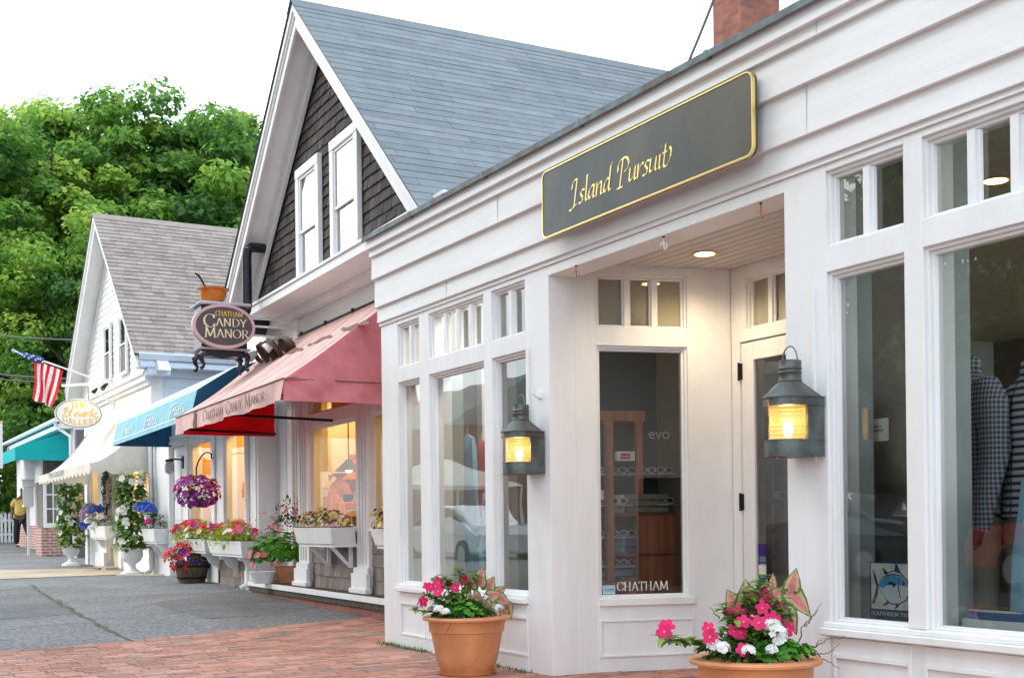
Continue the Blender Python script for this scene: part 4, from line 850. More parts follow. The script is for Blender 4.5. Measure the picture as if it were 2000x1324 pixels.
# floodlights beside the bow
for (px, py, lb_) in ((500, 688, 'white floodlight on a thin arm just left of the brown bow'), (535, 668, 'white floodlight on a thin arm above the brown bow')):
    u = FC.U(px, py, .45); z = FC.Z(px, py, .45); t = thing('floodlight', lb_, 'light', tuple(FC.w(u, -.45, z)), FC.ang)
    mb = MB(); mb.tube([(0, 0, 0), (-.02, -.06, -.05), (-.03, -.09, -.08)], [.03, .055, .058], 12); mb.build('lamp_head', 'white', t, smooth=True)
    mb = MB(); mb.tube([(0, .01, 0), (.06, .2, .02), (.05, .449, .0)], .01, 6); mb.tube([(.05, .43, .0), (.05, .4495, 0)], .04, 10); mb.build('arm', 'white', t)
# ================================================================ CONNECTING SHOP under the blue awning
CN = thing('shop_building', 'low white shop front with panelled door and two yellow-lit windows under the blue awning', 'building', (FC.P.x, FC.P.y, 0), FC.ang)
def nw(name, boxes, mat='white', bevel=.003): return wall(name, boxes, mat, CN, bevel)
nl = FC.U(303, 1000); d0, d1 = FC.U(334, 1000), FC.U(366, 1000)
W1a, W1b, W2a, W2b = FC.U(371, 1000)+.02, FC.U(413, 1000), FC.U(437, 1000), FC.U(478, 1000)
nw('wall', [(nl, d0, 0, .2, 0, 2.5), (d0, d1, 0, .2, 2.32, 2.5), (d1, W1a, 0, .2, 0, 2.5), (W1b, W2a, 0, .2, .0, 2.5), (W2b, -4.801, 0, .2, 0, 2.5), (W1a, W1b, 0, .2, 2.3, 2.5), (W2a, W2b, 0, .2, 2.3, 2.5), (W1a, W1b, 0, .2, 0, .95), (W2a, W2b, 0, .2, .0, .95)], 'white')
nw('fascia', [(nl, -4.801, -.0, .2, 2.501, 3.19)], 'whiteb'); nw('roof', [(nl, -4.801, .2, 6, 3.05, 3.12)], 'floorin')
nw('trim', [(nl+.02, nl+.14, -.03, -.0005, .2, 2.48), (nl+.0, -4.81, -.04, -.0005, 2.42, 2.5), (d0-.16, d0-.01, -.025, -.0006, .2, 2.36), (d1+.01, d1+.14, -.025, -.0006, .2, 2.36), (d0-.2, d1+.18, -.05, -.0007, 2.3605, 2.41), (W1b+.1, W1b+.3, -.03, -.0006, .5, 2.41), (W1b+.12, W1b+.5, -.045, -.0308, .2, .5)])
mb = MB(); mb.box(d0+.01, d1-.01, .06, .1, .22, 2.31)
for z0, z1 in ((.35, 1.0), (1.12, 2.2)):
    for a, b in ((d0+.1, (d0+d1)/2-.04), ((d0+d1)/2+.04, d1-.1)): mb.box(a, b, .045, .0598, z0, z1)
mb.build('door', 'white', CN, bevel=.004)
shopwin(W1a, W1b, .95, 2.3, parent=CN, gy=.06); shopwin(W2a, W2b, .95, 2.3, parent=CN, gy=.06)
nw('window_reveal', [(W1a-.02, W1a-.001, .2005, .6, .9, 2.45), (W2a-.02, W2a-.001, .2005, .6, .9, 2.45)], 'yellowwall')
nw('inner_wall', [(nl+.1, -4.9, 1.6, 1.65, 0, 3.04)], 'yellowwall'); nw('inner_ceiling', [(nl, -4.81, .2005, 1.6, 2.6, 2.64)], 'yellowwall'); nw('display_shelf', [(W1a-.4, W2b+.2, .25, .8, .86, .94)], 'wood')
mb = MB(); random.seed(6); shingle_rows(mb, lambda x, z, o: Vector((x, -.001-o, z)), W1b+.5, -4.81, .17, .92, .135, .1, .22, .014, gap=.005); mb.build('shingles', 'shing2', CN)
roomlight(FC, W1a+.6, .7, 2.55, 15); roomlight(FC, W2a+.5, .7, 2.55, 15)
sanstext('house_number', '86', .13, 'darkm', CN, (FC.U(322, 865), -.004, FC.Z(322, 866)), sx=1.5)
# pipes
def downpipe(F, u, z0, z1, label, parent=None, kick=.1, r=.035, off=-.06):
    t = thing('downpipe', label, 'pipe', tuple(F.w(u, off, 0)), F.ang); mb = MB()
    mb.tube([(0, 0, z1), (0, 0, z0+.12), (-.01, -.02, z0+.05), (-.02, -kick, z0+.01)], r, 10); mb.build('pipe', 'white', t, smooth=True)
    mb = MB()
    for z in (z0+.5, (z0+z1)/2, z1-.3): mb.box(-r-.006, r+.006, -r-.004, r+.01, z-.012, z+.012)
    mb.build('strap', 'whiteb', t); return t
downpipe(FC, FC.U(486, 1100, .05), gz(16.2)+.0, 2.55, 'white downpipe at the corner column of the candy shop')
downpipe(FG, .12, gz(21.6), 2.9, 'white downpipe between the gallery and the panelled door')
# ---- blue awning
BA = thing('awning', 'sky blue canvas awning with white script lettering over the panelled door', 'awning', (FC.P.x, FC.P.y, 0), FC.ang)
o1, o2, o3 = .40, .86, .95
ul = FC.U(230, 828, o2); zf = FC.Z(230, 828, o2); zt2 = FC.Z(257, 801, o1); zb2 = FC.Z(216, 872, o3); ur_ = FC.U(437, 735, o1)+.5; zt3 = FC.Z(437, 735, o1)
ztt = (zt2+zt3)/2
gridmesh(lambda a, t: Vector((ul+(ur_-ul)*a, -(o1+(o2-o1)*t), ztt+(zf-ztt)*t-.01*math.sin(a*30)*t*(1-t))), 30, 4).build('canopy', 'bluelt', BA, smooth=True)
fr_ = lambda u, t, o=0: Vector((u, -(o2+(o3-o2)*t)-o, zf+(zb2-zf)*t))
gridmesh(lambda a, t: fr_(ul+(ur_-ul)*a, t), 30, 4).build('valance', 'blueaw', BA, smooth=True)
gridmesh(lambda a, t: fr_(ul+.01+(ur_-ul-.02)*a, t, -.01), 30, 4).build('lining', 'navy', BA)
for uu in (ul, ur_):
    mb = MB(); P = [(uu, -.0, ztt+.12), (uu, -o1, ztt), (uu, -o2, zf), (uu, -o3, zb2), (uu, 0, zb2)]; mb.prism([(x-.004, y, z) for x, y, z in P], (.008, 0, 0)); mb.build('side_panel', 'navy', BA)
mb = MB(); mb.add([(ul, -.001, ztt+.12), (ur_, -.001, ztt+.12), (ur_, -o1, ztt), (ul, -o1, ztt)], [(0, 1, 2, 3)]); mb.build('back_flap', 'bluelt', BA)
mb = MB(); P = [fr_(ul+.05, .78, .006), fr_(ur_, .78, .006), fr_(ur_, .83, .006), fr_(ul+.05, .83, .006)]; mb.add(P, [(3, 2, 1, 0)]); mb.build('stripe', 'whitep', BA)
tilt = math.atan2(o3-o2, zf-zb2)
for px, py in ((242, 852), (286, 840), (336, 826)):
    u = FC.U(px, py, o2+.05); t = .68; p = fr_(u, t, .008); sanstext('lettering', "Mald's", .20, 'whitep', BA, tuple(p), rot=(math.pi/2-tilt, 0, 0), sx=1.5)
    mb = MB(); mb.add([fr_(u-.12, .2, .008), fr_(u-.07, .2, .008), fr_(u-.07, .78, .008), fr_(u-.12, .78, .008)], [(3, 2, 1, 0)]); mb.add([fr_(u-.07, .2, .0085), fr_(u+.25, .18, .0085), fr_(u+.25, .22, .0085), fr_(u-.07, .24, .0085)], [(3, 2, 1, 0)]); mb.build('bracket_mark', 'whitep', BA)
# ================================================================ GALLERY HOUSE
GA = thing('gallery_building', 'white clapboard gallery house with brown shingled gable roof and side wall tinted blue for shade', 'building', (FG.P.x, FG.P.y, 0), FG.ang)
def gw(name, boxes, mat='white', bevel=.003): return wall(name, boxes, mat, GA, bevel)
GU, GZ_, GM = -3.13, 7.19, .905
def clap(name, u0, u1, z0, z1, y, step, parent, mat='white', clip=None):
    mb = MB(); z = z0
    while z < z1-.01:
        a, b = u0, u1; zt = min(z+step, z1)
        if clip: ca, cb = clip(z+step*.6); a = max(a, ca); b = min(b, cb)
        if b-a > .02: mb.prism([(a, y-.001, z), (a, y-.016, z), (a, y-.003, zt), (a, y-.001, zt)], (b-a, 0, 0))
        z += step
    return mb.build(name, mat, parent)
mb = MB(); ap = 7.1; zb = 3.72; mb.prism([(GU, .0, ap), (GU-(ap-zb)/GM, .0, zb), (GU+(ap-zb)/GM, .0, zb)], (0, .2, 0)); mb.build('gable_wall', 'white', GA)
clap('clapboard', -7, 1, 3.74, 6.9, 0, .125, GA, clip=lambda z: (GU-(ap-z)/GM+.1, GU+(ap-z)/GM-.1))
gable_roof(GA, GU, GZ_, GM, 3.5, .0, .34, 8.2, 'roofb', .135, .14, .32, .014, fr0=.14, fr1=.36)
for pa, pb, yt, yb in ((205.6, 219, 631, 742), (235.5, 251, 610, 727)):
    a, b = FG.U(pa, 690, .03), FG.U(pb, 680, .03); sash(GA, a, b, FG.Z((pa+pb)/2, yb, .05), FG.Z((pa+pb)/2, yt, .05), -.05, .07, screen=True, mid=.52)
vu = FG.U(225, 545); mb = MB(); mb.box(vu-.16, vu+.16, -.03, -.004, 5.6, 6.25); vp = mb.build('vent', 'white', GA); mb = MB()
for k in range(6): mb.box(vu-.11, vu+.11, -.036, -.0305, 5.68+k*.09, 5.70+k*.09)
mb.build('slats', 'screen', vp)
gw('trim_band', [(-6.75, .05, -.12, .0, 3.60, 3.735), (-6.8, .06, -.16, -.1205, 3.70, 3.745), (-6.7, .03, -.06, -.0, 3.53, 3.5995)]); gw('eave_return', [(.0515, .36, -.14, .25, 3.66, 3.775)], 'bluew')
gw('front_wall', [(-6.3, 0, .0005, .2, 2.95, 3.715)], 'whiteb'); clap('clapboard', -6.3, 0, 3.03, 3.5, 0, .48, GA)
gw('side_wall', [(-.2, 0, .2003, 8.3, 0, 3.9)], 'bluew'); gw('side_wall', [(-6.3, -6.1, .2003, 8.3, 0, 3.9)], 'white')
for k, z in enumerate(np.arange(3.15, 3.6, .33)): gw('side_board_line', [(.0, .006, .21, 8.2, z, z+.33-.012)], 'bluew')
# eave with gutter on the side wall
gw('eave_soffit', [(.0005, .34, .01, 8.2, 3.88, 3.90), (.0005, .06, .005, 8.2, 3.66, 3.879)], 'bluew')
mb = MB(); zg = 4.0; mb.prism([(.34, -.3, zg-.10), (.34, -.3, zg+.03), (.45, -.3, zg+.03), (.46, -.3, zg), (.41, -.3, zg-.09)], (0, 8.5, 0)); mb.build('gutter', 'bluew', GA)
mb = MB(); mb.box(.02, .38, -.28, 8.2, 3.78, 3.8795); mb.build('eave_fascia', 'bluew', GA, bevel=.01)
# ground floor openings
gp = lambda px: FG.U(px, 1000)
g1a, g1b, gda, gdb, g2a, g2b = gp(177), gp(197), gp(213), gp(234), gp(258), gp(291)
gw('wall', [(-6.3, g1a, 0, .2, 0, 2.95), (g1a, g1b, 0, .2, 0, .95), (g1a, g1b, 0, .2, 2.3, 2.95), (g1b, gda, 0, .2, 0, 2.95), (gda, gdb, 0, .2, 2.3, 2.95), (gdb, g2a, 0, .2, 0, 2.95), (g2a, g2b, 0, .2, 0, .95), (g2a, g2b, 0, .2, 2.3, 2.95), (g2b, 0, 0, .2, 0, 2.95)])
clap('clapboard', g1a-.1, g1b+.05, .2, .9, 0, .17, GA); clap('clapboard', g2a-.1, g2b, .2, .9, 0, .17, GA)
shopwin(g1a, g1b, .95, 2.3, parent=GA); shopwin(g2a, g2b, .95, 2.3, parent=GA)
gw('pilaster', [(g1b+.02, gda-.02, -.06, -.0005, .2, 2.9), (g1b-.03, gda+.03, -.12, -.0605, .2, .5)]); gw('pilaster', [(gdb+.05, gdb+.25, -.05, -.0005, .2, 2.9)]); gw('pilaster', [(g1a-.4, g1a-.1, -.05, -.0005, .2, 2.9)])
mb = MB(); mb.box(gda+.02, gdb-.02, .06, .1, .2, 2.28); mb.build('door', 'cream', GA)
gw('door_step', [(gda-.1, gdb+.1, -.3, -.001, .14, .235)], 'conc')
gw('inner_wall', [(-6.1, -.3, 1.4, 1.45, 0, 2.9)], 'yellowwall'); gw('inner_ceiling', [(-6.1, -.21, .201, 1.4, 2.7, 2.74)], 'cream')
roomlight(FG, (g1a+g1b)/2, .8, 2.6, 16); roomlight(FG, (g2a+g2b)/2, .8, 2.6, 30)
# small rear wing with its own gable end just left of the big one
WG = thing('house_wing', 'narrow white eave of a lower wing showing left of the gallery gable', 'building', (FG.P.x, FG.P.y, 0), FG.ang)
wu = -7.15; mb = MB(); mb.prism([(wu+.3, 1.0, 6.0), (wu-.55, 1.0, 4.75), (wu-.55, 1.0, 4.55), (wu+.3, 1.0, 5.75)], (0, 3, 0)); mb.build('roof', 'white', WG); mb = MB(); mb.box(wu-.2, wu+.8, 1.4, 4, 0, 4.9); mb.build('wall', 'white', WG)
# scalloped ivory hood
GH = thing('awning', 'ivory scalloped canvas hood with concave top over the gallery entrance', 'awning', (FG.P.x, FG.P.y, 0), FG.ang)
hl_, hr_ = FG.U(75, 930, 1.05), -.03; ho = 1.05; zc = FG.Z(178, 903, ho); zv = FG.Z(178, 922, ho); zw_ = 3.12
def hood(a, t): u = hl_+(hr_ - hl_)*a; k = t; return Vector((u+(.3*(1-t) if a < .001 else 0), -ho*k, zc+(zw_-zc)*(1-k)**1.7))
gridmesh(hood, 24, 12).build('canopy', 'cream2', GH, smooth=True)
def scal(P0_, P1_, n, per):
    mb = MB(); V = []
    for i in range(n+1):
        p = P0_.lerp(P1_, i/n); ph = abs(math.sin(math.pi*i/per)); V += [p, p+Vector((0, 0, -(.13+.065*ph)))]
    mb.add(V, [(2*i, 2*i+2, 2*i+3, 2*i+1) for i in range(n)]); mb.add(V, [(2*i, 2*i+1, 2*i+3, 2*i+2) for i in range(0)]); return mb
scal(Vector((hl_, -ho, zc)), Vector((hr_, -ho, zc)), 120, 8).build('valance', 'cream2', GH, smooth=True)
for uu in (hr_, hl_):
    scal(Vector((uu, -ho, zc)), Vector((uu, -.0, zc)), 32, 8).build('valance', 'cream2', GH, smooth=True)
    mb = MB(); V = []; n = 12
    for j in range(n+1): t = j/n; V += [(uu, -ho*t, zc), (uu, -ho*t, zc+(zw_-zc)*(1-t)**1.7)]
    mb.add(V, [(2*i, 2*i+2, 2*i+3, 2*i+1) for i in range(n)]); mb.build('side_panel', 'cream2', GH)
mb = MB(); pentext(mb, 'THE GALLERY', CAP, FG.U(96, 930, ho), zc-.105, .10, nib=(.05, .01), y=-ho-.012, t=.002, sx=2.4); mb.build('lettering', 'darkm', GH)
# oval gallery sign on a bracket at right angles to the wall
su_ = FG.U(224, 780); pg = FG.w(su_, 0); FH = Fr((pg.x, pg.y), (-FG.n.x, -FG.n.y))
HS = thing('hanging_sign', 'white oval sign with gold lettering hanging from a white wall bracket', 'sign', (pg.x, pg.y, 0), FH.ang)
hx, hz = FH.uv(153.5, 808); hrx = (FH.U(200, 808)-FH.U(107, 808))/2; hrz = (FH.Z(153, 779)-FH.Z(153, 837))/2
def el2(rx, rz, y, n=40): return [(hx+rx*math.cos(2*math.pi*i/n), y, hz+rz*math.sin(2*math.pi*i/n)) for i in range(n)]
mb = MB(); mb.prism(el2(hrx, hrz, -.03), (0, .05, 0)); mb.build('board', 'white', HS)
mb = MB(); A_ = el2(hrx-.015, hrz-.015, -.0315); B_ = el2(hrx-.028, hrz-.028, -.0315); n = 40; mb.add(A_+B_, [(i, (i+1) % n, (i+1) % n+n, i+n) for i in range(n)]); mb.build('rim_line', 'darkm', HS)
HX = lambda px: FH.U(px, 808); HZ = lambda py: FH.Z(153, py)
mb = MB()
def fit2(txt, font, xa, xb, z, h, nib, slant=0):
    k = (xb-xa)/textw(txt, font, h); pentext(mb, txt, font, xa, z, h, nib=nib, y=-.034, t=.003, sx=k, slant=slant)
fit2('THE', CAP, HX(137), HX(169), HZ(796), HZ(785)-HZ(796), (.10, .02)); fit2('Hearle', ITA, HX(121), HX(188), HZ(813), HZ(796)-HZ(813), (.06, .04), .3)
for i, ch in enumerate('GALLERY'):
    t = (i-3)/3; px = 123+i*10.2; k = math.sqrt(max(0, 1-(abs(t)*.72)**2)); zz = HZ(831)+(1-k)*(HZ(808)-HZ(831))*.95
    pentext(mb, ch, CAP, HX(px-1), zz, HZ(820)-HZ(831.5), nib=(.10, .02), y=-.034, t=.003, sx=.9)
mb.build('lettering', 'goldp', HS)
mb = MB(); mb.tube([(FH.U(120, 753), 0, FH.Z(120, 753)), (.0, 0, FH.Z(222, 747))], .035, 4); mb.tube([(FH.U(172, 750), 0, FH.Z(172, 752)), (0, 0, FH.Z(224, 792))], .022, 6); mb.box(-.03, -.001, -.05, .05, FH.Z(224, 800), FH.Z(224, 738)); mb.build('bracket', 'white', HS)
for px in (124, 172): mb = MB(); mb.tube([(FH.U(px, 755), 0, FH.Z(px, 754)), (FH.U(px+5 if px < 150 else px+1, 785), 0, FH.Z(px, 792))], .008, 5); mb.build('hanger', 'darkm', HS)
# little spotlights on the bracket
for px, py, lit, lb_ in ((182, 766, 1, 'small lit spotlight just above the oval gallery sign'), (203, 755, 0, 'small unlit grey spotlight near the gallery windows')):
    x, z = FH.uv(px, py); p = Vector((pg.x, pg.y))+Vector((math.cos(FH.ang), math.sin(FH.ang)))*x; t = thing('spotlight', lb_, 'light', (p.x, p.y, z), FH.ang)
    mb = MB(); mb.tube([(.08, 0, .08), (.0, -.02, 0), (-.04, -.05, -.05)], [.02, .04, .05], 10); mb.build('housing', 'darkm', t, smooth=True)
    mb = MB(); mb.tube([(-.041, -.051, -.051), (-.05, -.06, -.06)], [.045, .03], 10); mb.build('lamp', 'bulb' if lit else 'screen', t); mb = MB(); mb.tube([(.08, 0, .08), (.1, 0, .14)], .01, 5); mb.build('stem', 'white', t)
    if lit:
        l = bpy.data.lights.new('sign_light', 'POINT'); l.energy = 1.6; l.color = (1, .7, .3); l.shadow_soft_size = .04; lo = bpy.data.objects.new('sign_light', l); COL.objects.link(lo); lo.location = (p.x+.0, p.y-.35, z-.12)
# flag on its pole
fp0 = FH.uv(186, 740); fp1 = FH.uv(29, 686)
FLg = thing('flag', 'american flag hanging from an angled white pole on the gallery', 'flag', (pg.x, pg.y, 0), FH.ang)
mb = MB(); mb.tube([(-.02, 0, FH.Z(190, 741)), (fp0[0], 0, fp0[1]), (fp1[0], 0, fp1[1])], .018, 8)
mb.build('pole', 'white', FLg, smooth=True)
mb = MB(); mb.tube([(fp1[0]-.05, 0, fp1[1]+.015), (fp1[0], 0, fp1[1])], [.03, .035], 8); mb.build('finial', 'galv', FLg, smooth=True)
tx0 = FH.U(66, 700), FH.Z(66, 700); 
def lp(t): return Vector((fp0[0]+(fp1[0]-fp0[0])*t, 0, fp0[1]+(fp1[1]-fp0[1])*t))
def pxp(px, py): u, z = FH.uv(px, py); return Vector((u, 0, z))
TL, TR, BLf, BR = pxp(67, 703), pxp(124, 724), pxp(66, 780), pxp(104, 797)
mats = ['redp', 'whitep']
for k in range(9):
    mb = MB(); a0, a1 = k/9, (k+1)/9; nn = 14
    def fpnt(a, t):
        top = TR.lerp(TL, a); bot = BR.lerp(BLf, a); p = top.lerp(bot, t); p = p+Vector((0, .09*math.sin(a*15+t*2.2)*(.35+t*.65)+.03*math.sin(t*7), 0)); p.x += .035*math.sin(t*4+a*7)*t; return p
    for j in range(nn):
        for q in range(3):
            b0_, b1_ = a0+(a1-a0)*q/3, a0+(a1-a0)*(q+1)/3
            mb.add([fpnt(b0_, j/nn), fpnt(b1_, j/nn), fpnt(b1_, (j+1)/nn), fpnt(b0_, (j+1)/nn)], [(0, 1, 2, 3)])
    mb.build('stripe', mats[k % 2], FLg, smooth=True)
c0, c1_ = pxp(35, 690), pxp(84, 705)
mb = MB(); mb.tube([c0, c0.lerp(c1_, .4), c0.lerp(c1_, .8), c1_], [.035, .055, .075, .06], 8); mb.build('canton', PM('flag_blue', (.02, .06, .25), .8), FLg, smooth=True)
random.seed(9); mb = MB()
for k in range(11):
    p = c0.lerp(c1_, (k+.5)/11)+Vector((0, -.075, random.uniform(-.04, .04)));
    P = []
    for i in range(10): r = .028 if i % 2 == 0 else .012; a = math.pi/2+i*math.pi/5; P.append((p.x+r*math.cos(a), p.y, p.z+r*math.sin(a)))
    mb.add(P, [tuple(range(10))])
mb.build('stars', 'whitep', FLg)
# overhead wires in front of the trees and cable above the shop roof
def wire(pts, r, label):
    q = [Vector(p) for p in pts]; t = thing('overhead_wire', label, 'wire', tuple(q[0])); mb = MB(); P = []
    for a, b in zip(q, q[1:]):
        for i in range(10): f = i/10; p = a.lerp(b, f)-q[0]; p.z -= .25*math.sin(math.pi*f)*min(1, (b-a).length/12); P.append(p)
    P.append(q[-1]-q[0]); mb.tube(P, r, 5); mb.build('wire', 'screen', t)
def far(px, py, Y): d = ray(px, py); return Vector((d.x*Y, Y, CZ+d.z*Y))
wire([far(-120, 640, 30), far(165, 664, 31)], .02, 'thin overhead wire crossing the trees, the uppermost at left'); wire([far(-120, 714, 30), far(150, 740, 31)], .022, 'thick overhead wire behind the flag, second of the three at left'); wire([far(-120, 726, 30), far(160, 748, 31)], .018, 'lowest overhead wire behind the flag at left')
wire([far(1345, 121, 10.2), far(1420, -70, 9.8)], .012, 'dark service cable rising above the shop roof near the chimney')
# ================================================================ TEAL SHOP
TB = thing('shop_building', 'brick and white shop with bow window and teal awning at the far left', 'building', (FT.P.x, FT.P.y, 0), FT.ang)
def tw_(name, boxes, mat='white', bevel=.003): return wall(name, boxes, mat, TB, bevel)
tw_('wall', [(-9, -5.2, 0, .2, 1.1, 3.55), (-3.4, -3.1, 0, .2, 1.1, 2.5), (-.9, 1.2, 0, .2, .1, 3.55), (-5.2, -.9, 0, .2, 2.5, 3.55)], 'whiteb'); tw_('base_wall', [(-9, -.9, -.02, .2, .1, 1.0995)], 'brickl'); shopwin(-5.2, -3.4, 1.1, 2.5, 3, parent=TB); shopwin(-3.1, -.9, 1.1, 2.5, 3, parent=TB); tw_('side_wall', [(1.2, 1.4, .0, 6, 0, 3.4)], 'screen')
tw_('inner_wall', [(-6, 0, 1.2, 1.25, 0, 3.5)], 'yellowwall'); roomlight(FT, -1.9, .7, 2.4, 20)
bo = .62; bu0 = FT.U(83, 1000, bo)
tw_('base_wall', [(-.9, .0, -bo, -.001, .1, FT.Z(100, 1030, bo))], 'brickl'); tw_('corner_pier', [(-.9, -.0, -bo+.05, -.001, FT.Z(100, 1030, bo)+.001, 2.75)], 'dim'); tw_('bay_head', [(-.9, .0, -bo, -.001, FT.Z(100, 936, bo), 2.9)], 'white')
# window in the return facing the camera: plane at right angles
pb_ = FT.w(.035, -bo); FTp = Fr((pb_.x, pb_.y), (-FT.n.x, -FT.n.y)); xl, xr = FTp.U(84, 900), FTp.U(140, 900); z0_, z1_ = FTp.Z(100, 1021), FTp.Z(100, 938)
BWn = MB(); BWn.box(xl, xl+.07, -.03, .03, z0_, z1_); BWn.box(xr-.05, xr, -.03, .03, z0_, z1_); BWn.box(xl+.0, xr, -.04, .03, z0_-.12, z0_-.0005); BWn.box(xl, xr, -.032, .03, z1_+.0005, z1_+.1)
bwin = BWn.build('window', 'white', TB); bwin.location = FT_loc = (0, 0, 0)
m_ = Matrix.Translation((FT.P.x, FT.P.y, 0)) @ Matrix.Rotation(FT.ang, 4, 'Z'); bwin.matrix_basis = m_.inverted() @ (Matrix.Translation((pb_.x, pb_.y, 0)) @ Matrix.Rotation(FTp.ang, 4, 'Z'))
mb = MB(); w_ = xr-xl
for k in (1, 2): mb.box(xl+w_*k/3-.014, xl+w_*k/3+.014, -.02, .01, z0_, z1_)
for k in (1, 2): zz = z0_+(z1_-z0_)*k/3; mb.box(xl+.07, xr-.05, -.021, .011, zz-.016, zz+.016)
mb.build('muntin', 'white', bwin); mb = MB(); mb.add([(xl+.07, .0, z0_), (xr-.05, .0, z0_), (xr-.05, .0, z1_), (xl+.07, .0, z1_)], [(0, 1, 2, 3)]); mb.build('pane', 'glass', bwin)
mb = MB(); mb.box(xl, xr, .25, .3, z0_-.1, z1_); mb.build('curtain', 'curtain', bwin)
# roof, gutter
ez = FT.Z(124, 822, .3); mb = MB(); mb.prism([(-12, -.35, ez+.08), (-12, 3.0, ez+1.9), (-12, 3.0, ez+1.8), (-12, -.35, ez)], (13.1, 0, 0)); mb.build('roof', 'roofb', TB)
mb = MB(); mb.tube([(-12, -.4, ez+.06), (1.1, -.4, ez+.06)], .06, 8); mb.box(-12, 1.05, -.33, -.05, ez-.14, ez-.02); mb.build('gutter', 'white', TB)
mb = MB(); mb.tube([(.9, -.4, ez+.02), (.9, -.38, ez-.1), (1.1, -.08, ez-.35), (1.1, -.06, .4)], .045, 8); mb.build('downpipe', 'white', TB, smooth=True)
TA = thing('awning', 'teal canvas awning with flat side panel at the far left shop', 'awning', (FT.P.x, FT.P.y, 0), FT.ang)
to = 1.27; tu = FT.U(30, 890, to); tz0, tz1 = FT.Z(30, 898, to), FT.Z(30, 873, to); ttz = FT.Z(128, 845, 0); tuw = tu
mb = MB(); mb.prism([(tuw, 0, ttz), (tuw, -to, tz1), (tuw, -to, tz0), (tuw, 0, tz0)], (-.02, 0, 0)); mb.build('side_panel', 'teal', TA)
mb = MB(); mb.add([(tuw-8, 0, ttz), (tuw, 0, ttz), (tuw, -to, tz1), (tuw-8, -to, tz1)], [(3, 2, 1, 0)]); mb.build('canopy', 'teal', TA)
mb = MB(); mb.prism([(tuw-8, -to, tz0), (tuw, -to, tz0), (tuw, -to, tz1), (tuw-8, -to, tz1)], (0, .01, 0)); mb.build('valance', 'teal', TA)
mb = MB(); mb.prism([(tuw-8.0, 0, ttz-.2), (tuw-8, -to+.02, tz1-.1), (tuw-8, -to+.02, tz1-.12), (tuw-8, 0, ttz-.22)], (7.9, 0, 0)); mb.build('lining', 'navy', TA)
# lantern box / mailbox on the pier, white fence behind the walker
tl_ = FT.w(-1.25, -.75, 0); t = thing('display_case', 'small white house-shaped display case on the brick pier behind the walking man', 'case', (tl_.x, tl_.y, 0), FT.ang)
zq0, zq1 = FT.Z(68, 988, .75), FT.Z(68, 948, .75); mb = MB(); mb.box(-.14, .14, -.12, .12, zq0, zq1); mb.build('box', 'white', t); mb = MB(); mb.prism([(-.18, -.15, zq1+.0005), (.18, -.15, zq1+.0005), (0, -.15, zq1+.2)], (0, .3, 0)); mb.build('roof', 'white', t); mb = MB(); mb.box(-.09, .09, -.125, -.1205, zq0+.06, zq1-.05); mb.build('pane', 'screen', t); mb = MB(); mb.box(-.03, .03, -.03, .03, .3, zq0-.001); mb.build('post', 'white', t)
fn = thing('picket_fence', 'white picket fence behind the walking man at the far left', 'fence', tuple(far(-60, 1050, 44).to_2d())+(0,), 0); mb = MB()
for i in range(34):
    x = i*.14; mb.prism([(x, 0, gz(44)), (x+.08, 0, gz(44)), (x+.08, 0, gz(44)+1.0), (x+.04, 0, gz(44)+1.08), (x, 0, gz(44)+1.0)], (0, .02, 0))
mb.build('pickets', 'white', fn); mb = MB(); mb.box(0, 4.8, .0205, .05, gz(44)+.25, gz(44)+.33); mb.box(0, 4.8, .0205, .05, gz(44)+.75, gz(44)+.83); mb.build('rail', 'white', fn)
sb = far(-6, 900, 20); t = thing('sign_board', 'edge of a white sign board at the left border', 'sign', (sb.x-.55, sb.y, 0), .2); mb = MB(); mb.box(0, .6, 0, .04, 2.0, 2.75); mb.build('board', 'white', t); mb = MB(); mb.box(.27, .33, .0405, .1, .1, 2.8); mb.build('post', 'white', t); mb = MB(); mb.box(-.01, .61, -.01, .05, 2.7505, 2.78); mb.build('cap', 'goldp', t)
# ================================================================ TREES
def npmesh(name, V, nper, mat, rnd=None):
    n = len(V)//nper; me = bpy.data.meshes.new(name); me.vertices.add(len(V)); me.vertices.foreach_set('co', np.asarray(V, dtype=np.float32).ravel())
    me.loops.add(n*nper); me.loops.foreach_set('vertex_index', np.arange(n*nper, dtype=np.int32)); me.polygons.add(n)
    me.polygons.foreach_set('loop_start', np.arange(0, n*nper, nper, dtype=np.int32)); me.polygons.foreach_set('loop_total', np.full(n, nper, dtype=np.int32))
    at = me.attributes.new('rnd', 'FLOAT', 'FACE'); at.data.foreach_set('value', np.asarray(rnd, dtype=np.float32)); me.materials.append(M[mat]); me.update(calc_edges=True); return me
STAR = np.array([[0, 0], [.25, -.12], [.5, -.1], [.38, .16], [.62, .38], [.3, .42], [0, 1.0], [-.3, .42], [-.62, .38], [-.38, .16], [-.5, -.1], [-.25, -.12]])
def leafcards(C, Nn, S, rng, shape=STAR):
    n = len(C); t = rng.normal(size=(n, 3)); t -= Nn*(t*Nn).sum(1)[:, None]; t /= np.linalg.norm(t, axis=1)[:, None]; b = np.cross(Nn, t)
    k = len(shape); V = C[:, None, :]+(t[:, None, :]*shape[None, :, 1, None]+b[:, None, :]*shape[None, :, 0, None])*S[:, None, None]
    V += Nn[:, None, :]*(-.25*(shape[None, :, 0, None]**2))*S[:, None, None]
    return V.reshape(-1, 3)
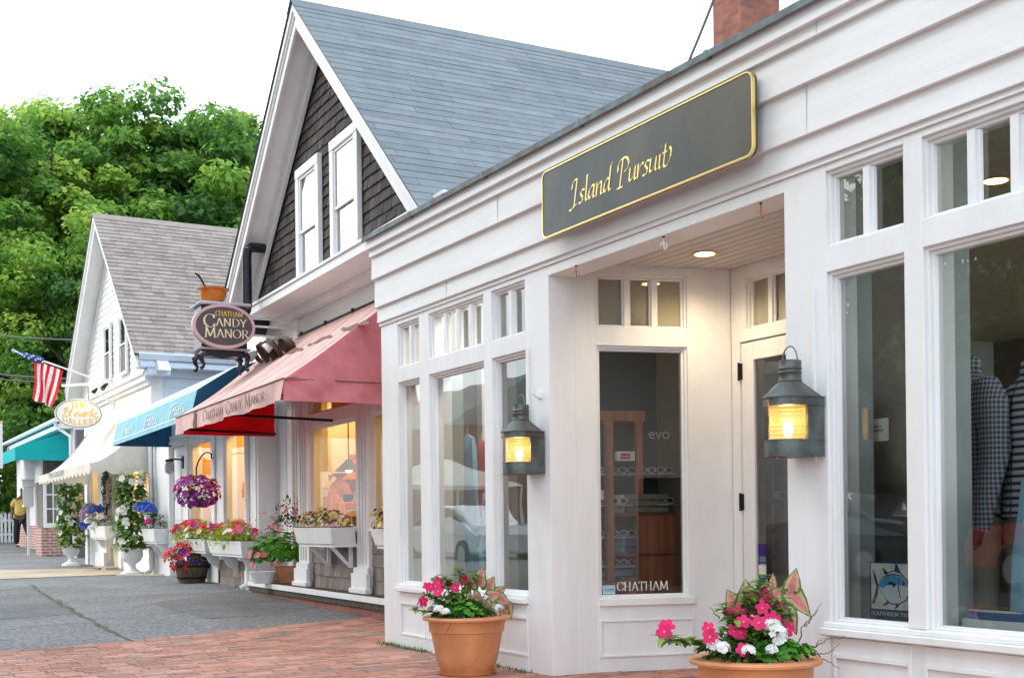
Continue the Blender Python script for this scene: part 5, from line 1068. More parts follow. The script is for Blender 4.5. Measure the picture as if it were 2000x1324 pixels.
def make_crown(seed, R, Hc, nb, per, leaf, zbase):
    rng = np.random.default_rng(seed); Cs = []; Ns = []; rv = []
    for i in range(nb):
        th = rng.uniform(0, 2*math.pi); ph = math.acos(rng.uniform(-.75, 1)); rr = rng.uniform(.62, 1.02)**.8
        bc = np.array([R*rr*math.sin(ph)*math.cos(th), R*rr*math.sin(ph)*math.sin(th), zbase+Hc*.5*(1+rr*math.cos(ph))])
        br = R*rng.uniform(.13, .27); d = rng.normal(size=(per, 3)); d /= np.linalg.norm(d, axis=1)[:, None]; rad = rng.uniform(.35, 1, per)**.5
        d[:, 2] = np.where(d[:, 2] < -.2, d[:, 2]*.4, d[:, 2]); p = bc+d*rad[:, None]*np.array([br, br, br*.62])
        p += rng.normal(size=p.shape)*.06; nn = d*.6+np.array([0, 0, .75])+rng.normal(size=p.shape)*.45; nn /= np.linalg.norm(nn, axis=1)[:, None]
        tone = rng.uniform(.0, .8); Cs.append(p); Ns.append(nn); rv.append(np.clip(tone+rng.normal(size=per)*.18+.1*(d[:, 2]), 0, 1))
    C = np.concatenate(Cs); Nn = np.concatenate(Ns); return leafcards(C, Nn, rng.uniform(.6, 1.2, len(C))*leaf, rng), np.concatenate(rv)
def trunk_mb(H_, R, r0, seed, zb):
    random.seed(seed); mb = MB(); mb.tube([(0, 0, 0), (.1, .05, zb*.6), (.0, .15, zb+1), (.2, .1, H_*.55), (.1, 0, H_*.85)], [r0*1.3, r0, r0*.85, r0*.5, r0*.12], 10)
    for i in range(16):
        z = random.uniform(zb*.7, H_*.7); a = random.uniform(0, 6.28); l = R*random.uniform(.5, .9); q = Vector((math.cos(a), math.sin(a), .75)); b = Vector((0.05, .1, z)); c2 = b+q*l*.5; e = b+q*l+Vector((0, 0, l*.15)); mb.tube([b, c2, e], [r0*.35, r0*.22, r0*.05], 6, cap=False)
        for k in range(3): a2 = a+random.uniform(-1, 1); mb.tube([c2, c2+Vector((math.cos(a2), math.sin(a2), .6))*l*.45], [r0*.14, r0*.03], 5, cap=False)
    return mb
crowns = []
for i, (R, Hc, nb, per) in enumerate(((5.6, 13.5, 125, 380), (5.0, 12.5, 110, 380), (6.2, 14, 140, 370))):
    V, rv = make_crown(20+i, R, Hc, nb, per, .215, 1.6); crowns.append((npmesh('crown', V, len(STAR), 'maple', rv), trunk_mb(15, R, .28, i, 2.2), R))
tm = [trunk_mb(15, 5, .28, 3, 2.2).build('trunk', 'bark') for _ in (0,)]
trunk_me = tm[0].data; bpy.data.objects.remove(tm[0])
def tree(loc, v, sc_, rz, label, grp='leafy maples behind the shops'):
    t = thing('maple_tree', label, 'tree', loc, rz, grp); t.scale = (sc_[0], sc_[0], sc_[1])
    for nm, me in (('crown', crowns[v][0]), ('trunk', trunk_me)): o = bpy.data.objects.new(nm, me); COL.objects.link(o); o.parent = t
    return t
TP = [(-30, 44, 0, (1, 1.02), 'leafy green maple at the left border, behind the flag'), (112, 47, 1, (1.0, 1.20), 'tall green maple left of the gallery roof peak, with a raised tuft on top'), (255, 50, 2, (.98, 1.17), 'tall green maple rising directly above the gallery roof peak'), (385, 49, 0, (1.02, 1.15), 'round topped maple above the right end of the brown roof'), (500, 51, 1, (1.1, 1.28), 'maple partly hidden behind the dark shingled gable'),
      (20, 55, 1, (.8, .7), 'low green maple behind the teal awning shop'), (60, 60, 2, (1.1, 1.33), 'far maple filling the gap at upper left'), (190, 62, 0, (1.1, 1.36), 'far maple filling the gap between the two tallest crowns'), (330, 62, 1, (1.2, 1.40), 'far maple behind the saddle of the treeline'), (455, 60, 2, (1.1, 1.22), 'far maple behind the low right end of the treeline'), (150, 41, 2, (.6, .72), 'lower maple branch mass beside the gallery gable')]
for px, Y, v, s_, lb_ in TP:
    d = ray(px, 1030); tree((d.x*Y, Y, gz(Y)-.1), v, s_, px*.7, lb_)
# hedge far left at the end of the street
rng = np.random.default_rng(5); n = 16000; C = rng.uniform([-9, -.9, 0], [9, .9, 1], (n, 3)); C[:, 2] = C[:, 2]**.7*(2.2+.7*np.sin(C[:, 0]*1.1)+.3*np.sin(C[:, 0]*4)); Nn = rng.normal(size=(n, 3))*.6+[0, -.3, .6]; Nn /= np.linalg.norm(Nn, axis=1)[:, None]
hd = thing('hedge', 'sunlit green shrubbery beyond the white picket fence', 'hedge', (-24, 54, .6)); me = npmesh('foliage', leafcards(C, Nn, rng.uniform(.1, .24, n), rng), len(STAR), 'maple', rng.uniform(.2, 1, n)); o = bpy.data.objects.new('foliage', me); COL.objects.link(o); o.parent = hd
# ---- things across the street, mirrored in the shop glass
for i, (u, v, vr, s_) in enumerate(((-1.6, -13.4, 0, (.85, .98)), (3.6, -13.0, 1, (.9, 1.0)), (-6.0, -13.8, 2, (.7, .85)), (-9.6, -14.2, 0, (.5, .5)), (-33, -34, 1, (.7, .45)), (-21, -27, 2, (.6, .3)), (-52, -36, 0, (.9, .6)))):
    p = FI.w(u, v); tree((p.x, p.y, 0), vr, s_, i*1.3, 'street tree across the road, number %s along the far kerb from the camera' % ['three', 'two', 'four', 'five', 'seven', 'six', 'eight'][i], 'trees across the road')
def car(loc, rz, body, label):
    t = thing('parked_car', label, 'car', loc, rz, 'cars parked across the road'); L_, Wd = 4.5, 1.75
    prof = [(-2.25, .3), (-2.25, .62), (-2.15, .82), (-1.35, .92), (-.75, 1.32), (-.3, 1.43), (.7, 1.42), (1.35, 1.02), (2.1, .95), (2.25, .75), (2.25, .32)]
    def sec(x, z): return (x, z)
    mb = MB(); rowsY = [(-Wd/2+.10, .96), (-Wd/2, 1.0), (Wd/2, 1.0), (Wd/2-.10, .96)]
    V = []; n = len(prof)
    for y, k in ((-Wd/2, 0), (Wd/2, 0)):
        for x, z in prof: V.append((x, y*(1 if z < .97 else .80), z))
    mb.add(V, [tuple(range(n)), tuple(range(2*n-1, n-1, -1))]+[((i+1) % n, i, i+n, (i+1) % n+n) for i in range(n)]); mb.build('body', body, t, bevel=.05)
    for sg in (-1, 1):
        mb = MB(); P = [(-1.15, .97), (-.7, 1.27), (-.28, 1.36), (.62, 1.35), (1.12, 1.03)]; mb.prism([(x, sg*Wd/2*(.985 if z < 1 else .845), z) for x, z in P], (0, sg*.01, 0)); mb.build('side_window', 'black', t)
        for x in (-1.4, 1.4):
            mb = MB(); mb.tube([(x, sg*(Wd/2-.2), .32), (x, sg*(Wd/2+.02), .32)], .33, 20); w = mb.build('wheel', 'darkm', t, smooth=True, ang=30); mb = MB(); mb.tube([(x, sg*(Wd/2+.021), .32), (x, sg*(Wd/2+.03), .32)], .2, 16); mb.build('rim', 'galv', w)
    mb = MB(); mb.add([(-1.30, -.68, .95), (-1.30, .68, .95), (-.74, .62, 1.33), (-.74, -.62, 1.33)], [(3, 2, 1, 0)]); mb.build('windscreen', 'black', t)
    return t
CRED = PM('red_car_paint', (.5, .03, .02), .25, coat=1); CWH = PM('white_car_paint', (.75, .77, .8), .25, coat=1); CGR = PM('dark_car_paint', (.03, .06, .07), .25, coat=1)
for u, v, m_, lb_ in ((.2, -10.2, CRED, 'red car parked across the road'), (-5.3, -10.3, CGR, 'dark green car parked across the road'), (-16.5, -9.2, CWH, 'white car parked across the road'), (-22.5, -9.3, CRED, 'second red car, farther along the road')):
    p = FI.w(u, v, -.0); car(tuple(p), FI.ang, m_, lb_)
p = FI.w(-42, -23); q = thing('brick_house', 'brick house across the road with gabled roof', 'building', tuple(p), FI.ang); mb = MB(); mb.box(-5, 5, -4, 4, 0, 5.2); mb.build('wall', 'brick', q); mb = MB(); mb.prism([(-5.4, -4.5, 5.2), (-5.4, 4.5, 5.2), (-5.4, 0, 7.6)], (10.8, 0, 0)); mb.build('roof', 'roofg', q)
p = FI.w(-27, -13.5); q = thing('market_tent', 'white pyramid market tent across the road', 'tent', tuple(p), FI.ang); mb = MB(); mb.add([(-2.4, -2, 2.2), (2.4, -2, 2.2), (2.4, 2, 2.2), (-2.4, 2, 2.2), (0, 0, 3.2)], [(0, 1, 4), (1, 2, 4), (2, 3, 4), (3, 0, 4)]); mb.build('canopy', 'cream2', q)
for x in (-2.35, 2.35): mb = MB(); mb.box(x-.03, x+.03, -1.95, -1.9, 0, 2.2); mb.build('leg', 'white', q)
p = FI.w(-14, -16.5); q = thing('shop_row', 'low brown shop row across the road', 'building', tuple(p), FI.ang); mb = MB(); mb.box(-6, 4.5, -1.5, 3, 0, 2.9); mb.build('wall', 'wood', q); mb = MB(); mb.box(-6.3, 4.8, -1.9, 3.2, 2.9, 3.1); mb.build('roof', 'roofg', q)
p = FI.w(-3.5, -18.5); q = thing('sky_gap_blocker', 'dark house added behind the street trees to block sky in the window reflections', 'building', tuple(p), FI.ang); mb = MB(); mb.box(-7, 9, -3, 3, 0, 4.6); mb.build('wall', 'shing', q); mb = MB(); mb.prism([(-7.4, -3.4, 4.6), (-7.4, 3.4, 4.6), (-7.4, 0, 6.8)], (16.8, 0, 0)); mb.build('roof', 'roofg', q)  # added out of view to fill the bright sky gap in the reflections
# ================================================================ PLANTS
def leafgeo(mb, p, d, up, L_, W_, fold=.25, droop=.3, heart=False, attr=None):
    d = Vector(d).normalized(); up = Vector(up); sd = d.cross(up)
    if sd.length < 1e-3: sd = d.orthogonal()
    sd.normalize(); n_ = sd.cross(d).normalized()
    if heart: st = [(-.22, .28), (-.05, .52), (.2, .56), (.5, .40), (.78, .18), (1, .0)]
    else: st = [(0, .06), (.25, .40), (.5, .5), (.78, .30), (1, .0)]
    V = []
    for t, w in st:
        cpt = Vector(p)+d*(L_*t)-n_*(droop*L_*max(0, t)**2)
        if heart and t < 0: V += [cpt-sd*W_*w+n_*W_*fold*w, Vector(p)+d*0, cpt+sd*W_*w+n_*W_*fold*w]
        else: V += [cpt-sd*W_*w+n_*W_*fold*w, cpt, cpt+sd*W_*w+n_*W_*fold*w]
    if attr is None: mb.add(V, [q for i in range(len(st)-1) for q in ((3*i, 3*i+1, 3*i+4, 3*i+3), (3*i+1, 3*i+2, 3*i+5, 3*i+4))])
    else:                      # caladium: pink heart, green rim (real leaf colouring)
        inner = [Vector(v) for v in V]; V2 = []
        for i in range(len(st)):
            a, b, c_ = inner[3*i:3*i+3]; V2 += [a, a.lerp(b, .22), a.lerp(b, .62), b, c_.lerp(b, .62), c_.lerp(b, .22), c_]
        cols = [1.0, .62, .12, .12, .62, 1.0]
        for i in range(len(st)-1):
            for k in range(6):
                mb.r = cols[k] if i < len(st)-2 and i > 0 else min(1, cols[k]+.4); mb.add([V2[7*i+k], V2[7*i+k+1], V2[7*(i+1)+k+1], V2[7*(i+1)+k]], [(0, 1, 2, 3)])
def flower(mb, p, nrm, R, np_=5, cup=.25, thr=1):
    nrm = Vector(nrm).normalized(); a = nrm.orthogonal().normalized(); b = nrm.cross(a); p = Vector(p); ph = random.uniform(0, 6.28); mb.cur = 0
    for k in range(np_):
        an = ph+2*math.pi*k/np_; u = a*math.cos(an)+b*math.sin(an); w = a*math.cos(an+math.pi/2)+b*math.sin(an+math.pi/2); h = math.pi/np_*1.05
        A1 = u*R*.55; A2 = u*R*.92; W1 = w*R*.40; W2 = w*R*.32; C1 = nrm*R*cup*.6; C2 = nrm*R*cup
        q = [p, p + A1 - W1 + C1, p + A2 - W2 + C2, p + u*R*1.02 + C2*.8, p + A2 + W2 + C2, p + A1 + W1 + C1]
        mb.r = random.random(); mb.add(q, [(0, 1, 2, 3), (0, 3, 4, 5)])
    if thr: mb.cur = 1; mb.add([p+nrm*R*.08+(a*math.cos(t)+b*math.sin(t))*R*.17 for t in np.linspace(0, 5.03, 5)], [(0, 1, 2, 3, 4)]); mb.cur = 0
def umbel(mb, p, R, n, r=.014):
    for _ in range(n):
        d = Vector((random.gauss(0, 1), random.gauss(0, 1), abs(random.gauss(0, 1))*.8+.1)).normalized(); flower(mb, Vector(p)+d*R*random.uniform(.7, 1), d, r, 5, .2, 0)
def rounds(mb, p, nrm, R, n=9):
    nrm = Vector(nrm).normalized(); a = nrm.orthogonal().normalized(); b = nrm.cross(a); p = Vector(p)
    V = [p-nrm*R*.25]; ph = random.uniform(0, 6.28)
    for i in range(2*n): t = ph+math.pi*i/n*.94; r = R*(1 if i % 2 else .86); V.append(p+(a*math.cos(t)+b*math.sin(t))*r+nrm*R*.05*(i % 2))
    mb.add(V, [(0, i, i+1) for i in range(1, 2*n)])
CAMV = Vector((0, 0, CZ))
def mass(n, c, r, size, mats, kind='leaf', up=.6, hang=0, W_=.45, low=-.15):
    """leafy mass in an ellipsoid"""
    mb = MB()
    for _ in range(n):
        d = Vector((random.gauss(0, 1), random.gauss(0, 1), random.gauss(0, 1))).normalized()
        if d.z < low: d.z *= -.3
        k = random.uniform(.45, 1)**.6; p = Vector(c)+Vector((d.x*r[0], d.y*r[1], d.z*r[2]))*k
        if hang and random.random() < hang: p.z -= random.uniform(.02, .12)
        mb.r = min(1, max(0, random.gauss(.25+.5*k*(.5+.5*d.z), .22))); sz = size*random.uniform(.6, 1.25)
        if kind == 'round': rounds(mb, p, d+Vector((0, 0, up)), sz)
        else: leafgeo(mb, p, d+Vector((random.gauss(0, .5), random.gauss(0, .5), random.gauss(0, .4))), (0, 0, 1), sz, sz*W_, droop=random.uniform(.1, .5))
    return mb
def blooms(n, c, r, R, low=-.3, facing=.5, thr=1, sel=None, np_=5):
    mb = MB(); i = 0
    while i < n:
        d = Vector((random.gauss(0, 1), random.gauss(0, 1), random.gauss(0, 1))).normalized()
        if d.z < low: continue
        p = Vector(c)+Vector((d.x*r[0], d.y*r[1], d.z*r[2]))*random.uniform(.92, 1.08)
        if sel and not sel(p): continue
        i += 1; flower(mb, p, d+Vector((random.gauss(0, .3), -facing*.5, facing)), R*random.uniform(.75, 1.2), np_, .25, thr)
    return mb
# --- the two big terracotta pots
def bigpot(loc, label):
    t = thing('flower_pot', label, 'pot', loc, .0, 'large terracotta pots'); R = .28; t.scale = (1, 1, .9)
    mb = MB(); mb.lathe([(0, .02), (.165, .02), (.175, .03), (.205, .12), (.236, .30), (.24, .318), (.249, .322), (.255, .395), (.258, .40), (.272, .402), (R+.012, .408), (R+.015, .42), (R+.008, .432), (.25, .435), (.238, .43), (.23, .40), (.22, .37)], 48); mb.build('pot', 'terra', t, smooth=True, ang=35)
    mb = MB(); mb.lathe([(0, .0), (.17, .0), (.192, .022), (.195, .032), (.186, .03), (.16, .012), (0, .012)], 40); mb.build('saucer', 'terra', t, smooth=True, ang=35)
    mb = MB(); mb.lathe([(0, .39), (.12, .392), (.228, .382)], 24); mb.build('soil', 'soil', t); return t
pA = gr(912, 1318); pA = Vector((pA.x+.0, pA.y+.05, 0)); pB = Vector(H(1475, 1285, .385))
bigpot(tuple(pA), 'complete terracotta pot with saucer standing on the brick pavement'); bigpot((pB.x, pB.y, 0), 'terracotta pot cropped by the bottom edge of the photo')
def sub(mb, name, mats, parent, **k): return mb.build(name, mats, parent, **k)
def mandevilla(base, stems, nfl, seed, label, blossoms, fsz=.037):
    random.seed(seed); t = thing('mandevilla', label, 'flower', base, 0, 'mandevillas in the pots'); lf = MB(); st = MB()
    for (dx, dy, dz_) in stems:
        P = [Vector((dx*.15, dy*.15, 0)), Vector((dx*.6, dy*.6, dz_*.7)), Vector((dx, dy, dz_))]; st.tube(P, .004, 5)
        for k in range(46):
            f = random.uniform(.15, 1.05); q = P[0].lerp(P[1], f*2) if f < .5 else P[1].lerp(P[2], f*2-1); a = random.uniform(0, 6.28); lf.r = random.uniform(.1, 1)
            leafgeo(lf, q, (math.cos(a), math.sin(a), random.uniform(-.1, .7)), (0, 0, 1), random.uniform(.05, .085), random.uniform(.024, .036), droop=.35)
    lf.build('foliage', 'leaf', t, smooth=True); st.build('stems', 'twig', t); fb = MB(); tb = MB()
    for (x, y, z, nx, ny, nz) in blossoms:
        flower(fb, (x, y, z), (nx, ny, nz), fsz*random.uniform(.85, 1.1), 5, .12); n_ = Vector((nx, ny, nz)).normalized(); tb.tube([Vector((x, y, z)), Vector((x, y, z))-n_*.045, Vector((x, y, z))-n_*.07-Vector((0, 0, .02))], [.012, .007, .003], 6)
    fb.build('blossoms', ['mag', 'thr'], t, smooth=False); tb.build('throats', 'pink', t, smooth=True); return t
def bl(base, pts, F=None):
    """(px,py,depth offset) -> local coordinates relative to the pot centre"""
    o = []
    for px, py, dy in pts:
        Y = base[1]+dy; d = ray(px, py); q = Vector((d.x*Y, Y, CZ+d.z*Y))-Vector(base); n_ = Vector((random.gauss(0, .35), -1, random.uniform(.1, .7))); o.append((q.x, q.y, q.z, n_.x, n_.y, n_.z))
    return o
random.seed(2)
A0_ = (pA.x, pA.y, .36); B0_ = (pB.x, pB.y, .36)
bA = bl(A0_, [(826, 1174, -.1), (857, 1137, -.05), (842, 1146, 0), (876, 1140, .0), (905, 1131, 0), (889, 1147, -.1), (856, 1154, -.15), (835, 1145, .1)])
mandevilla(A0_, [(-.28, -.05, .18), (-.15, -.05, .3), (-.05, 0, .34), (.05, .05, .30), (-.2, .1, .27), (-.33, -.12, .08)], 8, 3, 'magenta mandevilla leaning left in the complete terracotta pot', bA)
bB = bl(B0_, [(1297, 1233, -.1), (1303, 1222, -.05), (1387, 1243, -.15), (1383, 1226, -.1), (1424, 1199, 0), (1440, 1196, .0), (1452, 1214, -.1), (1458, 1208, 0), (1482, 1216, -.15), (1433, 1232, -.12), (1446, 1234, -.1), (1494, 1163, .05), (1497, 1177, 0), (1489, 1187, -.05), (1508, 1209, -.1), (1514, 1188, 0), (1537, 1228, .0), (1485, 1246, -.05), (1452, 1268, -.2)])
mandevilla(B0_, [(-.33, -.08, .12), (-.42, -.12, .13), (-.15, -.05, .26), (-.05, 0, .33), (.04, .05, .38), (.1, .0, .28), (-.1, -.1, .2), (.15, .05, .22), (0, -.12, .15)], 17, 4, 'large magenta mandevilla filling the cropped terracotta pot', bB, .037)
def geranium(base, off, n, seed, label, umb, r=(.13, .13, .09), lf='geran'):
    random.seed(seed); t = thing('geranium', label, 'flower', (base[0]+off[0], base[1]+off[1], base[2]+off[2]), 0, 'white geraniums in the pots')
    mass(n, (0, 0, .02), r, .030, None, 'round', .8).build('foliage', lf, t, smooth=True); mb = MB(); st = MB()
    for (x, y, z, R_) in umb: umbel(mb, (x, y, z), R_, 26, .017); st.tube([(x*.4, y*.4, 0), (x, y, z)], .0025, 5)
    mb.build('blossoms', ['whitep', 'thr'], t); st.build('stems', 'leaf', t); return t
def rel(base, off, px, py, dy=0):
    Y = base[1]+off[1]+dy; d = ray(px, py); return (d.x*Y-base[0]-off[0], dy, CZ+d.z*Y-base[2]-off[2])
oA = (.0, -.13, .04)
geranium(A0_, oA, 120, 5, 'white geranium with green scalloped leaves at the front of the complete pot', [rel(A0_, oA, 858, 1192, -.08)+(.035,), rel(A0_, oA, 870, 1196, -.09)+(.03,), rel(A0_, oA, 975, 1188, .05)+(.028,)], (.19, .09, .08))
oB = (.08, -.12, .04)
geranium(B0_, oB, 110, 6, 'white geranium with large white clusters in the cropped pot', [rel(B0_, oB, 1515, 1238, -.03)+(.05,), rel(B0_, oB, 1509, 1225, .0)+(.04,), rel(B0_, oB, 1524, 1252, -.05)+(.035,), rel(B0_, oB, 1411, 1268, -.08)+(.035,), rel(B0_, oB, 1462, 1272, -.1)+(.025,), rel(B0_, oB, 1507, 1270, -.08)+(.022,), rel(B0_, oB, 1395, 1262, -.02)+(.03,)], (.16, .09, .07))
random.seed(8)
for base, off, sd_, lb_, k in ((A0_, (-.02, -.06, .02), 1, 'leafy greenery between the flowers of the complete pot', 260), (B0_, (-.02, -.05, .02), 2, 'dark ivy-like greenery low in the cropped pot', 300)):
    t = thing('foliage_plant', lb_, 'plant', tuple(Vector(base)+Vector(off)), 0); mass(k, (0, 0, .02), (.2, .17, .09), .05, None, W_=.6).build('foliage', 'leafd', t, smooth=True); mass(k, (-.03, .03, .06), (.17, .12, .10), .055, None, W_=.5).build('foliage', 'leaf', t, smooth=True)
def caladiums(base, specs, seed, label):
    random.seed(seed); t = thing('caladium', label, 'plant', base, 0, 'caladiums in the pots'); mb = MB(); st = MB()
    for (px, py, dy, ang, L_, W_) in specs:
        Y = base[1]+dy; d = ray(px, py); p = Vector((d.x*Y, Y, CZ+d.z*Y))-Vector(base); a = math.radians(ang); dr = Vector((math.cos(a), -.15, math.sin(a)))
        leafgeo(mb, p, dr, (random.gauss(0, .12), -1, .25), L_, W_, .18, .25, heart=True, attr=1); st.tube([(p.x*.2, p.y*.3, 0), (p.x*.7, p.y, p.z*.6), p], .0035, 5)
    mb.build('leaves', 'cal', t, smooth=True); st.build('stems', 'pink', t); return t
caladiums(A0_, [(920, 1150, .02, 100, .10, .09), (935, 1142, .04, 80, .13, .10), (952, 1150, .05, 62, .10, .09), (955, 1165, .0, 20, .09, .09), (972, 1165, .05, -30, .10, .08), (968, 1160, .1, 40, .09, .08), (990, 1180, .1, -75, .11, .07), (985, 1190, .08, -95, .10, .06), (925, 1160, -.05, -40, .08, .07), (948, 1175, -.08, -60, .08, .07)], 2, 'pink and green caladium at the right of the complete pot')
caladiums(B0_, [(1463, 1195, .08, 95, .15, .14), (1480, 1188, .1, 70, .14, .13), (1442, 1196, .12, 115, .12, .10), (1500, 1180, .12, 50, .11, .10), (1542, 1155, .12, -48, .155, .09), (1545, 1150, .12, 75, .10, .075), (1532, 1190, .1, -60, .13, .09), (1508, 1148, .15, 85, .07, .04), (1520, 1195, .05, -80, .12, .1)], 3, 'pink and green caladium with raised leaves in the cropped pot')
# twigs
def twigs(base, lines, label):
    t = thing('curly_twigs', label, 'twig', base, 0); mb = MB()
    for ln in lines:
        P = []
        for px, py, dy in ln: Y = base[1]+dy; d = ray(px, py); P.append(Vector((d.x*Y, Y, CZ+d.z*Y))-Vector(base))
        Q = []
        for a, b in zip(P, P[1:]):
            for i in range(5): f = i/5; Q.append(a.lerp(b, f)+Vector((random.gauss(0, .004), 0, random.gauss(0, .004))))
        Q.append(P[-1]); mb.tube(Q, [.0035*(1-.75*i/len(Q)) for i in range(len(Q))], 5)
    mb.build('twigs', 'twig', t); return t
random.seed(4)
twigs(B0_, [[(1558, 1262, .05), (1566, 1225, .05), (1588, 1203, .05), (1605, 1177, .05)], [(1572, 1222, .05), (1580, 1212, .05), (1594, 1190, .03)], [(1572, 1270, .02), (1600, 1260, .0), (1612, 1250, 0), (1650, 1240, 0)], [(1590, 1268, .02), (1600, 1280, 0), (1622, 1272, 0), (1640, 1256, 0)], [(1590, 1275, 0), (1612, 1290, 0), (1640, 1305, 0)], [(1570, 1258, 0), (1590, 1262, 0), (1605, 1246, 0)], [(1555, 1240, .05), (1558, 1200, .05)], [(1404, 1208, .0), (1386, 1185, .0)]], 'thin curly twigs reaching out to the right of the cropped pot')
twigs(A0_, [[(980, 1165, .1), (985, 1150, .1), (996, 1134, .1)], [(983, 1152, .1), (986, 1142, .1)], [(888, 1205, -.26), (878, 1222, -.28), (868, 1238, -.27)]], 'few thin grass stems in the complete pot')
# --- boxes, baskets, barrel and urns further along
def plantgroup(loc, rz, name, label, cat, leaf, vol, fls, leafn=260, leafsz=.05, seed=1, group=None, hang=0, c=(0, 0, 0), kind='leaf', low=-.15):
    random.seed(seed); t = thing(name, label, cat, loc, rz, group)
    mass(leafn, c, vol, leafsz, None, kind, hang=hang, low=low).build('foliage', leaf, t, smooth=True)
    for (m_, n, R, lowz, sel) in fls: blooms(n, c, (vol[0]*1.02, vol[1]*1.08, vol[2]*1.08), R, lowz, sel=sel, thr=1).build('blossoms', [m_, 'yelp'], t)
    return t
def flowerbox(F, u0, u1, off, z0, z1, label, brackets='strut'):
    t = thing('window_box', label, 'planter', tuple(F.w((u0+u1)/2, 0, 0)), F.ang, 'white wooden window boxes'); w = (u1-u0)/2; mb = MB(); y0, y1 = -off-.0, -.06
    mb.prism([(-w, y0, z1), (-w+.06, y0+.03, z0), (w-.06, y0+.03, z0), (w, y0, z1)], (0, y1-y0, 0)); mb.build('box', 'white', t, bevel=.004)
    mb = MB(); mb.box(-w+.02, w-.02, y0+.02, y1-.02, z1+.0005, z1+.01); mb.build('soil', 'soil', t)
    mb = MB(); mb.box(-w*.9, w*.9, y0+.05, -.001, z0-.03, z0-.0005); mb.build('shelf', 'white', t)
    for x in (-w*.5, w*.6):
        mb = MB()
        if brackets == 'strut': mb.box(x-.02, x+.02, -.035, -.001, z0-.25, z0-.0305); mb.prism([(x-.016, y0+.07, z0-.031), (x-.016, y0+.12, z0-.031), (x-.016, -.036, z0-.21), (x-.016, -.036, z0-.25)], (.032, 0, 0))
        else:
            P = [(x-.02, y0+.06, z0-.031), (x-.02, y0+.07, z0-.07), (x-.02, y0+.13, z0-.09), (x-.02, y0+.17, z0-.17), (x-.02, -.06, z0-.22), (x-.02, -.03, z0-.27), (x-.02, -.001, z0-.27), (x-.02, -.001, z0-.031)]; mb.prism(P, (.04, 0, 0))
        mb.build('bracket', 'white', t)
    return t
def fz(F, px, py, off): return F.Z(px, py, off)
bo_ = .32
def boxpair(F, pxl, pxr, pyt, pyb, label, br, off=bo_):
    u0, u1 = F.U(pxl, pyt, off), F.U(pxr, pyt, off); z1 = F.Z((pxl+pxr)/2, pyt, off); z0 = F.Z((pxl+pxr)/2, pyb, off); flowerbox(F, u0, u1, off, z0, z1, label, br); return F.w((u0+u1)/2, -(off/2+.04), z1), (u1-u0)/2
p, w = boxpair(FC, 572, 646, 1030, 1062, 'white window box of pansies under the big candy shop window', 'strut')
plantgroup(tuple(p+Vector((0, 0, .05))), FC.ang, 'pansies', 'purple, yellow and maroon pansies in the box under the big candy window', 'flower', 'leaf', (w*1.05, .13, .13), [('yelp', 60, .027, -.2, None), ('maroon', 26, .025, .1, None), ('purp', 24, .025, 0, None), ('whitep', 20, .022, 0, None)], 300, .05, 11)
ua_ = FC.U(722, 1050, bo_); p = FC.w(ua_+.65, -.2, .93); flowerbox(FC, ua_, ua_+1.2, bo_, fz(FC, 740, 1065, bo_), fz(FC, 740, 1032, bo_), 'white window box half hidden behind the corner of the white shop', 'strut')
plantgroup(tuple(FC.w(ua_+.5, -.2, fz(FC, 740, 1030, bo_)+.06)), FC.ang, 'pansies', 'yellow and dark pansies spilling from the half hidden window box', 'flower', 'leafd', (.58, .15, .2), [('yelp', 60, .03, -.6, None), ('maroon', 25, .028, -.5, None), ('thr', 20, .02, -.3, None)], 260, .05, 12, hang=.3)
p, w = boxpair(FC, 404, 470, 1056, 1082, 'white window box under the yellow window nearest the corner column', 'scroll')
g_ = 'mixed flowers in the window boxes'
plantgroup(tuple(p+Vector((0, 0, .04))), FC.ang, 'mixed_flowers', 'pink and white flowers over lime leaves in the box nearest the corner column', 'flower', 'leafl', (w*1.08, .2, .18), [('pink', 16, .06, .2, None), ('redp', 18, .05, .3, None), ('whitep', 24, .035, .0, None), ('salm', 10, .055, .2, None)], 520, .085, 13, g_, hang=.25)
p, w = boxpair(FC, 338, 398, 1052, 1075, 'white window box beside the panelled door, behind the barrel', 'scroll')
plantgroup(tuple(p+Vector((0, 0, .05))), FC.ang, 'mixed_flowers', 'red, magenta and violet flowers over lime leaves in the box by the panelled door', 'flower', 'leafl', (w*1.15, .22, .2), [('mag', 18, .07, .2, None), ('redp', 18, .06, .3, None), ('purp', 18, .06, .1, None), ('yelp', 14, .05, -.2, None), ('whitep', 26, .035, -.6, None)], 560, .085, 14, g_, hang=.35)
# hanging basket
def ptat(px, py, F, off): u, z = F.uv(px, py, off); return F.w(u, -off, z)
hb = ptat(384, 960, FC, .42); random.seed(15)
t = thing('hanging_basket', 'round hanging basket packed with purple and red petunias beside the panelled door', 'basket', tuple(hb), FC.ang)
R_ = .33; t.scale = (1, 1, .86); mb = MB(); mb.lathe([(0, -.18), (.12, -.16), (.2, -.06), (.22, .02), (.2, .02), (0, .0)], 20); mb.build('basket', 'barrel', t)
mass(420, (0, 0, 0), (R_*.95, R_*.8, .22), .05, None, low=-1.0).build('foliage', 'leafd', t, smooth=True)
blooms(170, (0, 0, 0), (R_*1.02, R_*.9, .25), .045, -.9, sel=lambda p: p.x > -.12 or p.z < -.02).build('blossoms', ['purp', 'whitep'], t)
blooms(80, (0, 0, .02), (R_*1.02, R_*.9, .25), .045, -.1, sel=lambda p: p.x < .0).build('blossoms', ['redp', 'maroon'], t)
blooms(110, (0.05, 0, 0), (R_*1.0, R_*.88, .24), .02, -.6, thr=0, sel=lambda p: p.x > -.1).build('blossoms', ['whitep', 'yelp'], t)
